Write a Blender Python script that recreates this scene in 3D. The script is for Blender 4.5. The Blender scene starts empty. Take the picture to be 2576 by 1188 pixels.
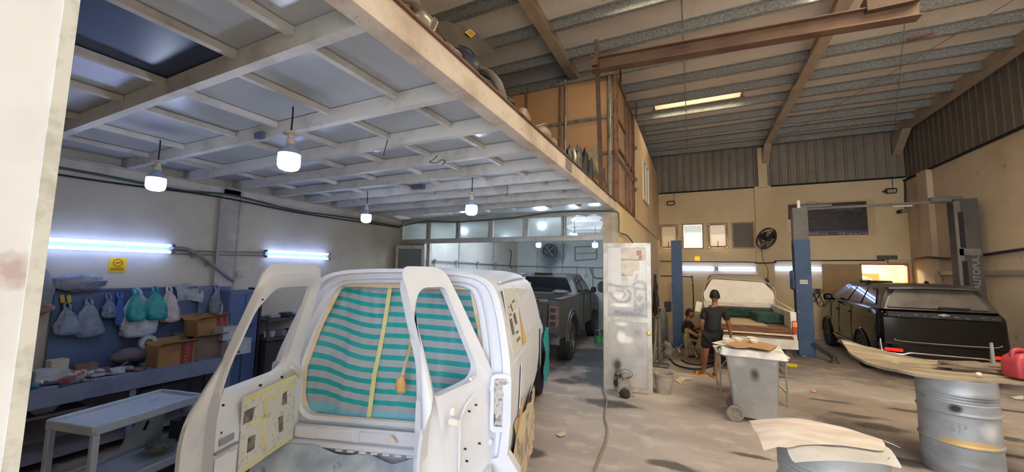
import bpy, math, random
from mathutils import Vector, Matrix, noise
rnd = random.Random(7)
COL = bpy.context.scene.collection
PI = math.pi
def V(*a): return Vector(a if len(a) > 1 else a[0])
def srgb(h):
    h = h.lstrip('#'); o = []
    for i in (0, 2, 4):
        c = int(h[i:i+2], 16) / 255
        o.append(c / 12.92 if c <= .04045 else ((c + .055) / 1.055) ** 2.4)
    return (*o, 1.0)

# ---------------------------------------------------------------- camera
FPX, YAW, PITCH, ROLL, CAMH = 955.426, .450779, .0921878, .0178749, 2.0
def cam_axes():
    f = V(-math.sin(YAW) * math.cos(PITCH), math.cos(YAW) * math.cos(PITCH), math.sin(PITCH))
    r = V(math.cos(YAW), math.sin(YAW), 0); u = r.cross(f)
    c, s = math.cos(ROLL), math.sin(ROLL)
    return c * r + s * u, -s * r + c * u, f
CR, CU, CF = cam_axes()
CAMP = V(0, 0, CAMH)
cam_data = bpy.data.cameras.new('camera'); cam = bpy.data.objects.new('camera', cam_data); COL.objects.link(cam)
cam.matrix_world = Matrix(((CR.x, CU.x, -CF.x, 0), (CR.y, CU.y, -CF.y, 0), (CR.z, CU.z, -CF.z, CAMH), (0, 0, 0, 1)))
cam_data.sensor_width = 36; cam_data.lens = 36 * FPX / 2576; cam_data.clip_start = .02; cam_data.clip_end = 200
bpy.context.scene.camera = cam
def ray(x, y): return CR * ((x - 1288) / FPX) - CU * ((y - 594) / FPX) + CF
def at_z(x, y, z): d = ray(x, y); return CAMP + d * ((z - CAMH) / d.z)
def at_y(x, y, Y): d = ray(x, y); return CAMP + d * (Y / d.y)
def at_x(x, y, X): d = ray(x, y); return CAMP + d * (X / d.x)

# ---------------------------------------------------------------- materials
MATS = {}
def mat(name, col, rough=.6, metal=0., col2=None, scale=4., mix=(.4, .65), bump=0., bscale=None, detail=6., emit=None, estr=0., trans=0., alpha=1., stretch=(1, 1, 1), col3=None, scale3=25., mix3=(.6, .7), spec=.5, coat=0., coords='Object', ior=1.45):
    if name in MATS: return MATS[name]
    m = bpy.data.materials.new(name); m.use_nodes = True; MATS[name] = m
    nt = m.node_tree; b = nt.nodes['Principled BSDF']
    c = srgb(col) if isinstance(col, str) else col
    b.inputs['Base Color'].default_value = c
    b.inputs['Roughness'].default_value = rough; b.inputs['Metallic'].default_value = metal
    b.inputs['Specular IOR Level'].default_value = spec; b.inputs['IOR'].default_value = ior
    b.inputs['Coat Weight'].default_value = coat; b.inputs['Coat Roughness'].default_value = .05
    b.inputs['Transmission Weight'].default_value = trans; b.inputs['Alpha'].default_value = alpha
    if emit:
        b.inputs['Emission Color'].default_value = srgb(emit); b.inputs['Emission Strength'].default_value = estr
    if col2 or bump or col3:
        tc = nt.nodes.new('ShaderNodeTexCoord'); mp = nt.nodes.new('ShaderNodeMapping'); mp.inputs['Scale'].default_value = stretch
        nt.links.new(tc.outputs[coords], mp.inputs['Vector'])
        def noise_node(s):
            n = nt.nodes.new('ShaderNodeTexNoise'); n.inputs['Scale'].default_value = s; n.inputs['Detail'].default_value = detail; n.inputs['Roughness'].default_value = .62
            nt.links.new(mp.outputs['Vector'], n.inputs['Vector']); return n
        def mixer(prev, colb, s, mm):
            n = noise_node(s); r = nt.nodes.new('ShaderNodeMapRange'); r.inputs['From Min'].default_value = mm[0]; r.inputs['From Max'].default_value = mm[1]
            nt.links.new(n.outputs['Fac'], r.inputs['Value'])
            x = nt.nodes.new('ShaderNodeMix'); x.data_type = 'RGBA'
            nt.links.new(r.outputs['Result'], x.inputs['Factor'])
            if prev is None: x.inputs['A'].default_value = c
            else: nt.links.new(prev, x.inputs['A'])
            x.inputs['B'].default_value = srgb(colb); return x.outputs['Result']
        p = None
        if col2: p = mixer(p, col2, scale, mix)
        if col3: p = mixer(p, col3, scale3, mix3)
        if p is not None: nt.links.new(p, b.inputs['Base Color'])
        if bump:
            n = noise_node(bscale or scale * 4); bp = nt.nodes.new('ShaderNodeBump'); bp.inputs['Strength'].default_value = bump; bp.inputs['Distance'].default_value = .02
            nt.links.new(n.outputs['Fac'], bp.inputs['Height']); nt.links.new(bp.outputs['Normal'], b.inputs['Normal'])
    return m

# ---------------------------------------------------------------- mesh builder
def rot(ax=0, ay=0, az=0): return Matrix.Rotation(az, 3, 'Z') @ Matrix.Rotation(ay, 3, 'Y') @ Matrix.Rotation(ax, 3, 'X')
def bez(pts, n=8):
    """Catmull-Rom through points"""
    P = [V(p) for p in pts]; out = []
    for i in range(len(P) - 1):
        p0 = P[i - 1] if i else P[0] * 2 - P[1]; p1, p2 = P[i], P[i + 1]; p3 = P[i + 2] if i + 2 < len(P) else P[-1] * 2 - P[-2]
        for k in range(n):
            t = k / n
            out.append(.5 * ((2 * p1) + (p2 - p0) * t + (2 * p0 - 5 * p1 + 4 * p2 - p3) * t * t + (3 * p1 - p0 - 3 * p2 + p3) * t ** 3))
    out.append(P[-1]); return out
class MB:
    def __init__(s): s.v = []; s.f = []; s.m = []; s.mi = 0
    def add(s, verts, faces):
        o = len(s.v); s.v += [V(p) for p in verts]; s.f += [[o + i for i in f] for f in faces]; s.m += [s.mi] * len(faces); return s
    def box(s, c, size, R=None, bev=0.):
        c = V(c); hx, hy, hz = (q / 2 for q in size)
        b = min(bev, hx * .9, hy * .9, hz * .9)
        if b <= 0:
            P = [V(x * hx, y * hy, z * hz) for z in (-1, 1) for y in (-1, 1) for x in (-1, 1)]
            F = [(0, 2, 3, 1), (4, 5, 7, 6), (0, 1, 5, 4), (2, 6, 7, 3), (0, 4, 6, 2), (1, 3, 7, 5)]
        else:
            P = []; idx = {}
            for x in (-1, 1):
                for y in (-1, 1):
                    for z in (-1, 1):
                        for k, q in enumerate(((x * hx, y * (hy - b), z * (hz - b)), (x * (hx - b), y * hy, z * (hz - b)), (x * (hx - b), y * (hy - b), z * hz))):
                            idx[x, y, z, k] = len(P); P.append(V(q))
            F = []
            for k in range(3):
                for sg in (-1, 1):
                    def g(u, w):
                        q = [0, 0, 0]; q[k] = sg; q[(k + 1) % 3] = u; q[(k + 2) % 3] = w; return idx[q[0], q[1], q[2], k]
                    f = [g(-1, -1), g(1, -1), g(1, 1), g(-1, 1)]; F.append(f if sg > 0 else f[::-1])
            for k in range(3):
                a, bb = (k + 1) % 3, (k + 2) % 3
                for u in (-1, 1):
                    for w in (-1, 1):
                        def g(t, axis):
                            q = [0, 0, 0]; q[k] = t; q[a] = u; q[bb] = w; return idx[q[0], q[1], q[2], axis]
                        f = [g(-1, a), g(1, a), g(1, bb), g(-1, bb)]; F.append(f if u * w < 0 else f[::-1])
            for x in (-1, 1):
                for y in (-1, 1):
                    for z in (-1, 1):
                        f = [idx[x, y, z, k] for k in range(3)]; F.append(f if x * y * z > 0 else f[::-1])
        if R is not None: P = [R @ p for p in P]
        return s.add([p + c for p in P], F)
    def bar(s, a, b, w, h, up=(0, 0, 1), bev=0.):
        """rectangular bar from a to b, w across, h along up"""
        a, b = V(a), V(b); d = b - a; L = d.length; y = d / L; u = V(up); x = y.cross(u)
        if x.length < 1e-4: x = y.cross(V(1, 0, 0))
        x.normalize(); z = x.cross(y)
        R = Matrix((x, y, z)).transposed()
        return s.box((a + b) / 2, (w, L, h), R, bev)
    def ring(s, c, x, y, r, n): return [c + (x * math.cos(2 * PI * i / n) + y * math.sin(2 * PI * i / n)) * r for i in range(n)]
    def tube(s, pts, r, n=8, cap=True, closed=False):
        P = [V(p) for p in pts]; m = len(P); R = r if isinstance(r, (list, tuple)) else [r] * m
        vs = []; pu = None
        for i, p in enumerate(P):
            if closed: d = P[(i + 1) % m] - P[i - 1]
            else: d = P[min(i + 1, m - 1)] - P[max(i - 1, 0)]
            d.normalize()
            if pu is None:
                x = d.orthogonal().normalized()
            else:
                x = pu - d * pu.dot(d)
                x = x.normalized() if x.length > 1e-6 else d.orthogonal().normalized()
            pu = x; y = d.cross(x); vs += s.ring(p, x, y, R[i], n)
        F = []
        for i in range(m if closed else m - 1):
            j = (i + 1) % m
            for k in range(n): F.append((i * n + k, i * n + (k + 1) % n, j * n + (k + 1) % n, j * n + k))
        if cap and not closed: F += [tuple(range(n))[::-1], tuple((m - 1) * n + k for k in range(n))]
        return s.add(vs, F)
    def cyl(s, a, b, r, r2=None, n=16, cap=True): return s.tube([a, b], [r, r if r2 is None else r2], n, cap)
    def lathe(s, c, prof, n=24, axis=(0, 0, 1), cap=(False, False)):
        c = V(c); z = V(axis).normalized(); x = z.orthogonal().normalized() if abs(z.z) < .99 else V(1, 0, 0); y = z.cross(x)
        vs = []
        for r, h in prof: vs += s.ring(c + z * h, x, y, max(r, 1e-4), n)
        m = len(prof); F = [(i * n + k, i * n + (k + 1) % n, (i + 1) * n + (k + 1) % n, (i + 1) * n + k) for i in range(m - 1) for k in range(n)]
        if cap[0]: F.append(tuple(range(n))[::-1])
        if cap[1]: F.append(tuple((m - 1) * n + k for k in range(n)))
        return s.add(vs, F)
    def grid(s, nu, nv, fn, thick=None):
        vs = [V(fn(i / (nu - 1), j / (nv - 1))) for j in range(nv) for i in range(nu)]
        F = [(j * nu + i, j * nu + i + 1, (j + 1) * nu + i + 1, (j + 1) * nu + i) for j in range(nv - 1) for i in range(nu - 1)]
        if thick:
            t = V(thick); m = len(vs); vs2 = vs + [p + t for p in vs]
            F2 = F + [tuple(q + m for q in f[::-1]) for f in F]
            bd = [i for i in range(nu)] + [j * nu + nu - 1 for j in range(1, nv)] + [(nv - 1) * nu + i for i in range(nu - 2, -1, -1)] + [j * nu for j in range(nv - 2, 0, -1)]
            for a, b in zip(bd, bd[1:] + bd[:1]): F2.append((b, a, a + m, b + m))
            return s.add(vs2, F2)
        return s.add(vs, F)
    def prism(s, pts, off, hole=None):
        """closed outline extruded by off; with hole = second outline of equal length a ring"""
        o = V(off); P = [V(p) for p in pts]; n = len(P)
        if hole is None:
            F = [tuple(range(n))[::-1], tuple(n + i for i in range(n))] + [(i, (i + 1) % n, n + (i + 1) % n, n + i) for i in range(n)]
            return s.add(P + [p + o for p in P], F)
        Q = [V(p) for p in hole]; vs = P + Q + [p + o for p in P] + [p + o for p in Q]; F = []
        for i in range(n):
            j = (i + 1) % n
            F += [(i, n + i, n + j, j), (2 * n + i, 2 * n + j, 3 * n + j, 3 * n + i), (i, j, 2 * n + j, 2 * n + i), (n + i, 3 * n + i, 3 * n + j, n + j)]
        return s.add(vs, F)
    def sphere(s, c, r, n=16, m=10, sc=(1, 1, 1), R=None):
        c = V(c); vs = []
        for j in range(m + 1):
            t = PI * j / m
            for i in range(n):
                p = V(math.sin(t) * math.cos(2 * PI * i / n) * sc[0], math.sin(t) * math.sin(2 * PI * i / n) * sc[1], -math.cos(t) * sc[2]) * r
                vs.append(c + (R @ p if R else p))
        return s.add(vs, [(j * n + i, j * n + (i + 1) % n, (j + 1) * n + (i + 1) % n, (j + 1) * n + i) for j in range(m) for i in range(n)])
    def loft(s, secs, closed=True, cap=True):
        n = len(secs[0]); vs = [V(p) for q in secs for p in q]; F = []
        for i in range(len(secs) - 1):
            for k in range(n if closed else n - 1):
                l = (k + 1) % n; F.append((i * n + k, i * n + l, (i + 1) * n + l, (i + 1) * n + k))
        if cap and closed: F += [tuple(range(n))[::-1], tuple((len(secs) - 1) * n + k for k in range(n))]
        return s.add(vs, F)
    def build(s, name, mats, parent=None, smooth=40, local=False, jig=0., sub=0, weld=False):
        me = bpy.data.meshes.new(name); vs = s.v
        if parent is not None and not local:
            M = world_of(parent).inverted(); vs = [M @ p for p in vs]
        if jig:
            vs = [p + noise.noise_vector(p * 9) * jig for p in vs]
        me.from_pydata([tuple(p) for p in vs], [], s.f); me.validate()
        if not isinstance(mats, (list, tuple)): mats = [mats]
        for m in mats: me.materials.append(m)
        if len(mats) > 1 and len(me.polygons) == len(s.m): me.polygons.foreach_set('material_index', s.m)
        import bmesh
        bm = bmesh.new(); bm.from_mesh(me)
        if weld: bmesh.ops.remove_doubles(bm, verts=bm.verts, dist=1e-4)
        bmesh.ops.recalc_face_normals(bm, faces=bm.faces); bm.to_mesh(me); bm.free()
        if smooth:
            me.polygons.foreach_set('use_smooth', [True] * len(me.polygons)); me.set_sharp_from_angle(angle=math.radians(smooth))
        o = bpy.data.objects.new(name, me); COL.objects.link(o)
        if parent is not None: o.parent = parent
        if sub:
            md = o.modifiers.new('sub', 'SUBSURF'); md.levels = sub; md.render_levels = sub
        return o
def world_of(o):
    M = o.matrix_basis.copy()
    while o.parent is not None: o = o.parent; M = o.matrix_basis @ M
    return M
def empty(name, loc=(0, 0, 0), rz=0., label=None, cat=None, group=None, kind=None):
    o = bpy.data.objects.new(name, None); COL.objects.link(o); o.empty_display_size = .1
    o.location = loc; o.rotation_euler = (0, 0, rz); tag(o, label, cat, group, kind); return o
def tag(o, label=None, cat=None, group=None, kind=None):
    if label: o['label'] = label
    if cat: o['category'] = cat
    if group: o['group'] = group
    if kind: o['kind'] = kind
    return o
def struct(o, label=None, cat=None): return tag(o, label, cat, None, 'structure')
def copy_tree(o, parent=None):
    c = o.copy(); COL.objects.link(c)
    if parent is not None: c.parent = parent
    for ch in list(o.children): copy_tree(ch, c)
    return c
def text_mesh(txt, size, name='lettering', depth=.002, align='CENTER'):
    cu = bpy.data.curves.new(name, 'FONT'); cu.body = txt; cu.size = size; cu.align_x = align; cu.align_y = 'CENTER'; cu.extrude = depth
    o = bpy.data.objects.new(name, cu); COL.objects.link(o)
    dg = bpy.context.evaluated_depsgraph_get(); me = bpy.data.meshes.new_from_object(o.evaluated_get(dg))
    bpy.data.objects.remove(o); bpy.data.curves.remove(cu); return me
def text_obj(txt, size, loc, R, m, parent=None, name='lettering', depth=.002, sx=1.):
    me = text_mesh(txt, size, name, depth); me.materials.clear(); me.materials.append(m)
    M = Matrix.Translation(V(loc)) @ R.to_4x4() @ Matrix.Diagonal((sx, 1, 1, 1))
    if parent is not None: M = world_of(parent).inverted() @ M
    me.transform(M); o = bpy.data.objects.new(name, me); COL.objects.link(o)
    if parent is not None: o.parent = parent
    return o
def blob(c, size, seed=0, amp=.25, n=14, m=10, freq=3.):
    """crumpled lump as MB"""
    b = MB(); b.sphere((0, 0, 0), 1, n, m); out = []
    for p in b.v:
        d = 1 + amp * noise.noise(p * freq + V(seed * 3.1, seed, -seed))
        out.append(V(c) + V(p.x * size[0] * d, p.y * size[1] * d, p.z * size[2] * d))
    b.v = out; return b
def crumple(fn, amp, freq, seed=0):
    def g(u, v):
        p = V(fn(u, v)); return p + noise.noise_vector(p * freq + V(seed, seed * 2, 0)) * amp
    return g
# ================================================================ the building
XL, XR, YB, YP, YB2, XM = -6.28, 5.8, 15.4, 6.91, 13.5, -1.27      # left / right / back wall, partition, booth back, mezzanine edge
M_floor = mat('dusty_concrete', '#a99b96', .85, col2='#8f8480', scale=.55, mix=(.42, .68), bump=.25, bscale=14, col3='#bbb0a8', scale3=2.3, mix3=(.52, .72), stretch=(1, 1.6, 1))
def floor_extra(m):
    nt = m.node_tree; b = nt.nodes['Principled BSDF']; src = b.inputs['Base Color'].links[0].from_socket
    tc = nt.nodes.new('ShaderNodeTexCoord')
    n = nt.nodes.new('ShaderNodeTexNoise'); n.inputs['Scale'].default_value = 1.7; n.inputs['Detail'].default_value = 9; n.inputs['Roughness'].default_value = .7
    nt.links.new(tc.outputs['Object'], n.inputs['Vector'])
    out = src
    # oil and water stains with a shape of their own: (x, y, rx, ry, colour, strength)
    for (x, y, rx, ry, colr, st) in ((2.3, 4.6, 1.5, .5, '#4c453f', 1.0), (1.5, 3.7, 1.0, .35, '#514a43', .9), (3.2, 5.7, .9, .6, '#58504a', .9), (-1.3, 6.1, .55, .22, '#4c4a49', .9), (-2.2, 9.2, .9, 1.8, '#3c474b', .9), (-1.75, 7.6, .5, .9, '#465052', .8), (.7, 2.7, 1.5, .5, '#5d544c', .8), (-4.6, 3.2, 1.2, 3.0, '#4a4c54', .75), (3.6, 12, 2.2, 2.6, '#6b5a4a', .7), (-.55, 6.85, .55, .32, '#c4b8aa', .9), (2.4, 7.6, 2.2, 1.0, '#7d6c5c', .6), (.2, 10.6, 1.6, 1.4, '#6a5b4d', .7), *[(*at_z(a_, c_, 0).xy, ra, rb_, '#4d4743', .9) for a_, c_, ra, rb_ in ((2150, 1046, .5, .12), (2215, 1075, .3, .16), (2330, 1040, .5, .1), (2290, 1165, .35, .14), (2240, 1150, .12, .06), (2545, 1105, .35, .12), (2560, 1150, .3, .08), (2550, 1035, .6, .08), (1560, 1019, .4, .1), (1700, 1175, .35, .1), (1900, 1150, .25, .06), (2090, 1010, .35, .06), (1930, 945, .5, .1), (1340, 1140, .2, .15), (1420, 960, .3, .2), (1480, 905, .4, .3))]):
        mp = nt.nodes.new('ShaderNodeVectorMath'); mp.operation = 'SUBTRACT'; mp.inputs[1].default_value = (x, y, 0); nt.links.new(tc.outputs['Object'], mp.inputs[0])
        sc = nt.nodes.new('ShaderNodeVectorMath'); sc.operation = 'DIVIDE'; sc.inputs[1].default_value = (rx, ry, 1); nt.links.new(mp.outputs[0], sc.inputs[0])
        ln = nt.nodes.new('ShaderNodeVectorMath'); ln.operation = 'LENGTH'; nt.links.new(sc.outputs[0], ln.inputs[0])
        ad = nt.nodes.new('ShaderNodeMath'); ad.operation = 'MULTIPLY_ADD'; ad.inputs[1].default_value = 2.6; nt.links.new(n.outputs['Fac'], ad.inputs[0])
        nt.links.new(ln.outputs['Value'], ad.inputs[2])
        mr = nt.nodes.new('ShaderNodeMapRange'); mr.inputs['From Min'].default_value = 2.35; mr.inputs['From Max'].default_value = 1.85; mr.inputs['To Max'].default_value = st
        nt.links.new(ad.outputs[0], mr.inputs['Value'])
        mx = nt.nodes.new('ShaderNodeMix'); mx.data_type = 'RGBA'; nt.links.new(mr.outputs[0], mx.inputs['Factor']); nt.links.new(out, mx.inputs['A']); mx.inputs['B'].default_value = srgb(colr); out = mx.outputs['Result']
    nt.links.new(out, b.inputs['Base Color'])
floor_extra(M_floor)
M_wallL = mat('whitewashed_wall', '#cbc8bd', .8, col2='#b4b1a6', scale=1.3, mix=(.45, .75), bump=.08, bscale=30, col3='#8d8a80', scale3=7, mix3=(.72, .8))
M_wallB = mat('cream_wall', '#dcc49c', .8, col2='#cbb087', scale=.7, mix=(.45, .75), bump=.06, bscale=30, col3='#8a7052', scale3=5, mix3=(.68, .78))
M_wallR = mat('cream_wall_grimy', '#c9b498', .8, col2='#b09a7e', scale=.6, mix=(.42, .72), bump=.06, bscale=30, col3='#6f5a42', scale3=4, mix3=(.66, .76))
M_booth = mat('booth_panel', '#c3cac6', .55, col2='#a5adac', scale=.9, mix=(.5, .8))
M_alu = mat('dusty_aluminium', '#bdb9b0', .45, .55, col2='#99958c', scale=5, mix=(.45, .75))
M_whitesteel = mat('white_painted_steel', '#cfcdc8', .6, col2='#a9a49c', scale=3, mix=(.5, .75), col3='#8b7f72', scale3=14, mix3=(.7, .78))
M_fascia = mat('fascia_paint', '#cfc1b2', .65, col2='#ab9785', scale=2.5, mix=(.42, .66), col3='#86705f', scale3=14, mix3=(.62, .72), bump=.1, bscale=20)
M_plate = mat('ceiling_plate', '#c2c6c8', .28, .15, col2='#aab0b5', scale=.8, mix=(.4, .7), col3='#8f979f', scale3=5, mix3=(.66, .8))
M_navy = mat('navy_plate', '#3a4968', .35, col2='#2e3a58', scale=1)
M_sheet = mat('roof_sheet', '#ece3d8', .6, .0, col2='#ddd1c3', scale=.6, mix=(.4, .7))
M_galv = mat('galvanised_spangle', '#a09f9a', .45, .25, col2='#868681', scale=26, mix=(.42, .58), col3='#bcbbb5', scale3=40, mix3=(.58, .66), detail=2)
M_rafter = mat('rafter_paint', '#b3a08a', .6, col2='#9a876f', scale=1.5, mix=(.4, .7))
M_clad = mat('wall_cladding', '#8f8475', .55, .2, col2='#7c7264', scale=1, mix=(.4, .7))
M_ply = mat('plywood_panel', '#b58a62', .6, col2='#a57b55', scale=1.2, mix=(.4, .7), stretch=(1, 1, .3))
M_plaster = mat('office_board', '#d2b48e', .7, col2='#bf9f79', scale=.8, mix=(.45, .75))
M_stud = mat('rusty_stud', '#7d5c48', .6, .3, col2='#5c4335', scale=5, mix=(.45, .65))
M_studg = mat('galvanised_stud', '#a7a297', .35, .7, col2='#77736a', scale=6, mix=(.45, .65))
M_dark = mat('dark_gap', '#1b1a1a', .8)
M_black = mat('black_rubber', '#1c1c1d', .7)
def add_ribs(m, scale, axis, strength=.5):
    nt = m.node_tree; b = nt.nodes['Principled BSDF']; tc = nt.nodes.new('ShaderNodeTexCoord'); w = nt.nodes.new('ShaderNodeTexWave')
    w.bands_direction = axis; w.inputs['Scale'].default_value = scale; nt.links.new(tc.outputs['Object'], w.inputs['Vector'])
    bp = nt.nodes.new('ShaderNodeBump'); bp.inputs['Strength'].default_value = strength; bp.inputs['Distance'].default_value = .02
    nt.links.new(w.outputs['Fac'], bp.inputs['Height']); nt.links.new(bp.outputs['Normal'], b.inputs['Normal'])
add_ribs(M_sheet, 9, 'X', .16)

b = MB(); b.grid(30, 40, lambda u, v: (-8 + 16 * u, -1.2 + 17.2 * v, 0)); struct(b.build('floor', M_floor, smooth=0))
b = MB(); b.box((0, -13.2, -.05), (40, 24, .1)); struct(b.build('ground', mat('yard_concrete', '#aeb0b2', .8), smooth=0))

def wall_x(x, t, y0, y1, z0, z1, name, m, holes=()):
    """wall in a plane x = const, thickness t outward (sign), holes (y0,y1,z0,z1)"""
    b = MB(); ys = sorted({y0, y1, *[h[0] for h in holes], *[h[1] for h in holes]}); zs = sorted({z0, z1, *[h[2] for h in holes], *[h[3] for h in holes]})
    for a, c in zip(ys, ys[1:]):
        for d, e in zip(zs, zs[1:]):
            if any(h[0] <= a and c <= h[1] and h[2] <= d and e <= h[3] for h in holes): continue
            b.box((x + t / 2, (a + c) / 2, (d + e) / 2), (abs(t), c - a, e - d))
    return struct(b.build(name, m, smooth=0))
def wall_y(y, t, x0, x1, z0, z1, name, m, holes=()):
    b = MB(); xs = sorted({x0, x1, *[h[0] for h in holes], *[h[1] for h in holes]}); zs = sorted({z0, z1, *[h[2] for h in holes], *[h[3] for h in holes]})
    for a, c in zip(xs, xs[1:]):
        for d, e in zip(zs, zs[1:]):
            if any(h[0] <= a and c <= h[1] and h[2] <= d and e <= h[3] for h in holes): continue
            b.box(((a + c) / 2, y + t / 2, (d + e) / 2), (c - a, abs(t), e - d))
    return struct(b.build(name, m, smooth=0))
wall_x(XL, -.2, .0, YB + .2, 0, 6.75, 'wall_left', M_wallL)
WR = wall_x(XR, .2, -1.2, YB + .2, 0, 4.96, 'wall_right', M_wallR)
BW = [(-1.22, -.56), (-.42, .28), (.40, 1.06), (1.17, 1.86)]
WB = wall_y(YB, .2, XL, XR, 0, 5.06, 'wall_back', M_wallB, holes=[(a, c, 2.93, 3.86) for a, c in BW] + [(4.63, 5.68, 0, 2.39)])
wall_x(XM, -.1, YP + .1, YB, 0, 3.3, 'wall_side', M_wallB)
wb2 = wall_y(YB2, .15, XL, XM - .1, 0, 3.27, 'wall_booth', M_booth)
# corrugated cladding over the back and right walls
def clad(name, p0, p1, z0, z1, out, amp=.03, m=None):
    p0, p1, out = V(p0), V(p1), V(out); L = (p1 - p0).length; d = (p1 - p0) / L; pr = []; x = 0
    while x < L:
        for dx, o in ((0, 0), (.17, 0), (.19, amp), (.23, amp), (.25, 0)):
            if x + dx <= L: pr.append(p0 + d * (x + dx) + out * o)
        x += .25
    b = MB(); b.loft([[q + V(0, 0, z0) for q in pr], [q + V(0, 0, z1) for q in pr]], closed=False)
    return struct(b.build(name, m or M_clad, smooth=0))
clad('wall_cladding_back', (XL, YB + .02, 0), (XR + .2, YB + .02, 0), 5.06, 6.75, (0, -1, 0))
clad('wall_cladding_right', (XR + .02, .3, 0), (XR + .02, YB + .3, 0), 4.96, 6.75, (-1, 0, 0), .012, mat('wall_cladding_dim', '#736a5e', .6, .1, col2='#655d52', scale=1))  # right side: darker copy of the cladding paint, dimness put into its colour
b = MB(); b.box(((XM + XR) / 2, YB - .02, 5.06), (XR - XM, .06, .05)); b.box((XR - .02, 7, 4.96), (.06, 17, .05)); struct(b.build('trim_1', M_dark, smooth=0))
b = MB(); b.box((2.13, YB - .06, 2.53), (.48, .14, 5.06)); b.box((2.14, YB - .1, 5.7), (.26, .2, 1.4)); struct(b.build('column_back', M_wallB, smooth=0))
b = MB(); b.box((5.5, YB - .05, 2.5), (.5, .1, .1)); b.box((XR - .06, 14.2, 2.5), (.12, .5, 4.9)); struct(b.build('column_right', M_wallR, smooth=0))
b = MB(); b.box((XL + .03, 3.22, 1.57), (.06, .26, 3.13))
for y in (3.09, 3.35): b.box((XL + .05, y, 1.57), (.05, .03, 3.13))
struct(b.build('column_left', mat('pilaster_paint', '#c2c2c2', .7, col2='#a5a5a6', scale=2), smooth=0))
# front: white jamb beside the camera and the closed front of the left bay
M_jamb = mat('jamb_paint', '#d6d8dc', .7, col2='#c8c9cc', scale=2, mix=(.5, .75), col3='#b9b3a8', scale3=9, mix3=(.7, .8))
def jamb_stain(m):
    nt = m.node_tree; b = nt.nodes['Principled BSDF']; src = b.inputs['Base Color'].links[0].from_socket; tc = nt.nodes.new('ShaderNodeTexCoord')
    s = nt.nodes.new('ShaderNodeVectorMath'); s.operation = 'DISTANCE'; s.inputs[1].default_value = tuple(at_x(26, 682, -1.3)); nt.links.new(tc.outputs['Object'], s.inputs[0])
    n = nt.nodes.new('ShaderNodeTexNoise'); n.inputs['Scale'].default_value = 30; nt.links.new(tc.outputs['Object'], n.inputs['Vector'])
    a = nt.nodes.new('ShaderNodeMath'); a.operation = 'MULTIPLY_ADD'; a.inputs[1].default_value = .06; nt.links.new(n.outputs['Fac'], a.inputs[0]); nt.links.new(s.outputs['Value'], a.inputs[2])
    r = nt.nodes.new('ShaderNodeMapRange'); r.inputs['From Min'].default_value = .075; r.inputs['From Max'].default_value = .045; r.inputs['To Max'].default_value = .55; nt.links.new(a.outputs[0], r.inputs['Value'])
    x = nt.nodes.new('ShaderNodeMix'); x.data_type = 'RGBA'; nt.links.new(r.outputs[0], x.inputs['Factor']); nt.links.new(src, x.inputs['A']); x.inputs['B'].default_value = srgb('#8a5f50'); nt.links.new(x.outputs['Result'], b.inputs['Base Color'])
jamb_stain(M_jamb)
JX = -1.3; jy = at_x(120, 300, JX).y
b = MB(); b.box((JX - .3, jy - .5, 2.4), (.6, 1.0, 4.8)); jb = struct(b.build('column_front', M_jamb, smooth=0))
b = MB(); b.box((JX - .02, jy + .012, 2.4), (.05, .024, 4.8)); b.build('edge_angle', mat('edge_angle_paint', '#c6c7c2', .6, col2='#adaca4', scale=12, mix=(.5, .65)), jb, smooth=0)
b = MB(); b.box(((XL + JX - .6) / 2, .1, 2.4), (JX - .6 - XL, .2, 4.8)); b.box(((XL + XR) / 2, .1, 5.75), (XR - XL, .2, 1.95)); struct(b.build('wall_front', M_wallB, smooth=0))

# ---- roof
roof = empty('ceiling', (0, 0, 0), kind='structure')
SK = [(-.95, 1.17, 10.45, 11.15), (-1.25, .3, 5.4, 6.1), (1.8, 5.3, 2.6, 7.2)]  # last opening: unseen front skylight added to brighten the hall
b = MB(); xs = sorted({XL - .2, XR + .2, *[s[0] for s in SK], *[s[1] for s in SK]}); ys = sorted({-.3, YB + .2, *[s[2] for s in SK], *[s[3] for s in SK]})
for a, c in zip(xs, xs[1:]):
    for d, e in zip(ys, ys[1:]):
        if not any(s[0] <= a and c <= s[1] and s[2] <= d and e <= s[3] for s in SK): b.box(((a + c) / 2, (d + e) / 2, 6.69), (c - a, e - d, .08))
b.build('roof_sheet', M_sheet, roof, smooth=0)
PY = [15.05, 14.1, 13.2, 12.27, 11.3, 10.35, 9.35, 8.32, 7.31, 6.3, 5.3, 4.3, 3.3, 2.3, 1.3]
for y in PY:
    b = MB(); b.box((-.24, y + .006, 6.55), (12.0, .012, .19)); b.box((-.24, y + .035, 6.456), (12.0, .07, .012)); b.box((-.24, y - .03, 6.64), (12.0, .07, .012)); b.box((-.24, y + .066, 6.468), (12., .008, .03)); b.build('purlin', M_galv, roof, smooth=0)
for x in (2.24, -2.37, 5.62):
    b = MB(); b.box((x, 7.7, 6.345), (.2, 15.2, .03)); b.box((x, 7.7, 6.53), (.03, 15.2, .36)); b.box((x, 7.7, 6.7), (.2, 15.2, .02))
    if x > 0:
        b.prism([(x - .1, 14.55, 6.35), (x - .1, 15.3, 6.35), (x - .1, 15.3, 5.75)], (.2, 0, 0))
    b.build('rafter', M_rafter, roof, smooth=0)
b = MB(); b.tube([(-.06, .6, 6.52), (-.17, 15.2, 6.52)], .012, 6); b.build('sag_rod', M_galv, roof)
b = MB(); b.tube([(5.5, 6.0, 6.42), (2.4, 15.0, 6.42)], .008, 6); b.build('brace_rod', M_galv, roof)
b = MB(); b.tube([(2.6, 6.2, 6.42), (5.5, 15.0, 6.42)], .008, 6); b.build('brace_rod', M_galv, roof)
M_sky = mat('translucent_sheet', '#fff4d8', .35, trans=.0)
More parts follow.
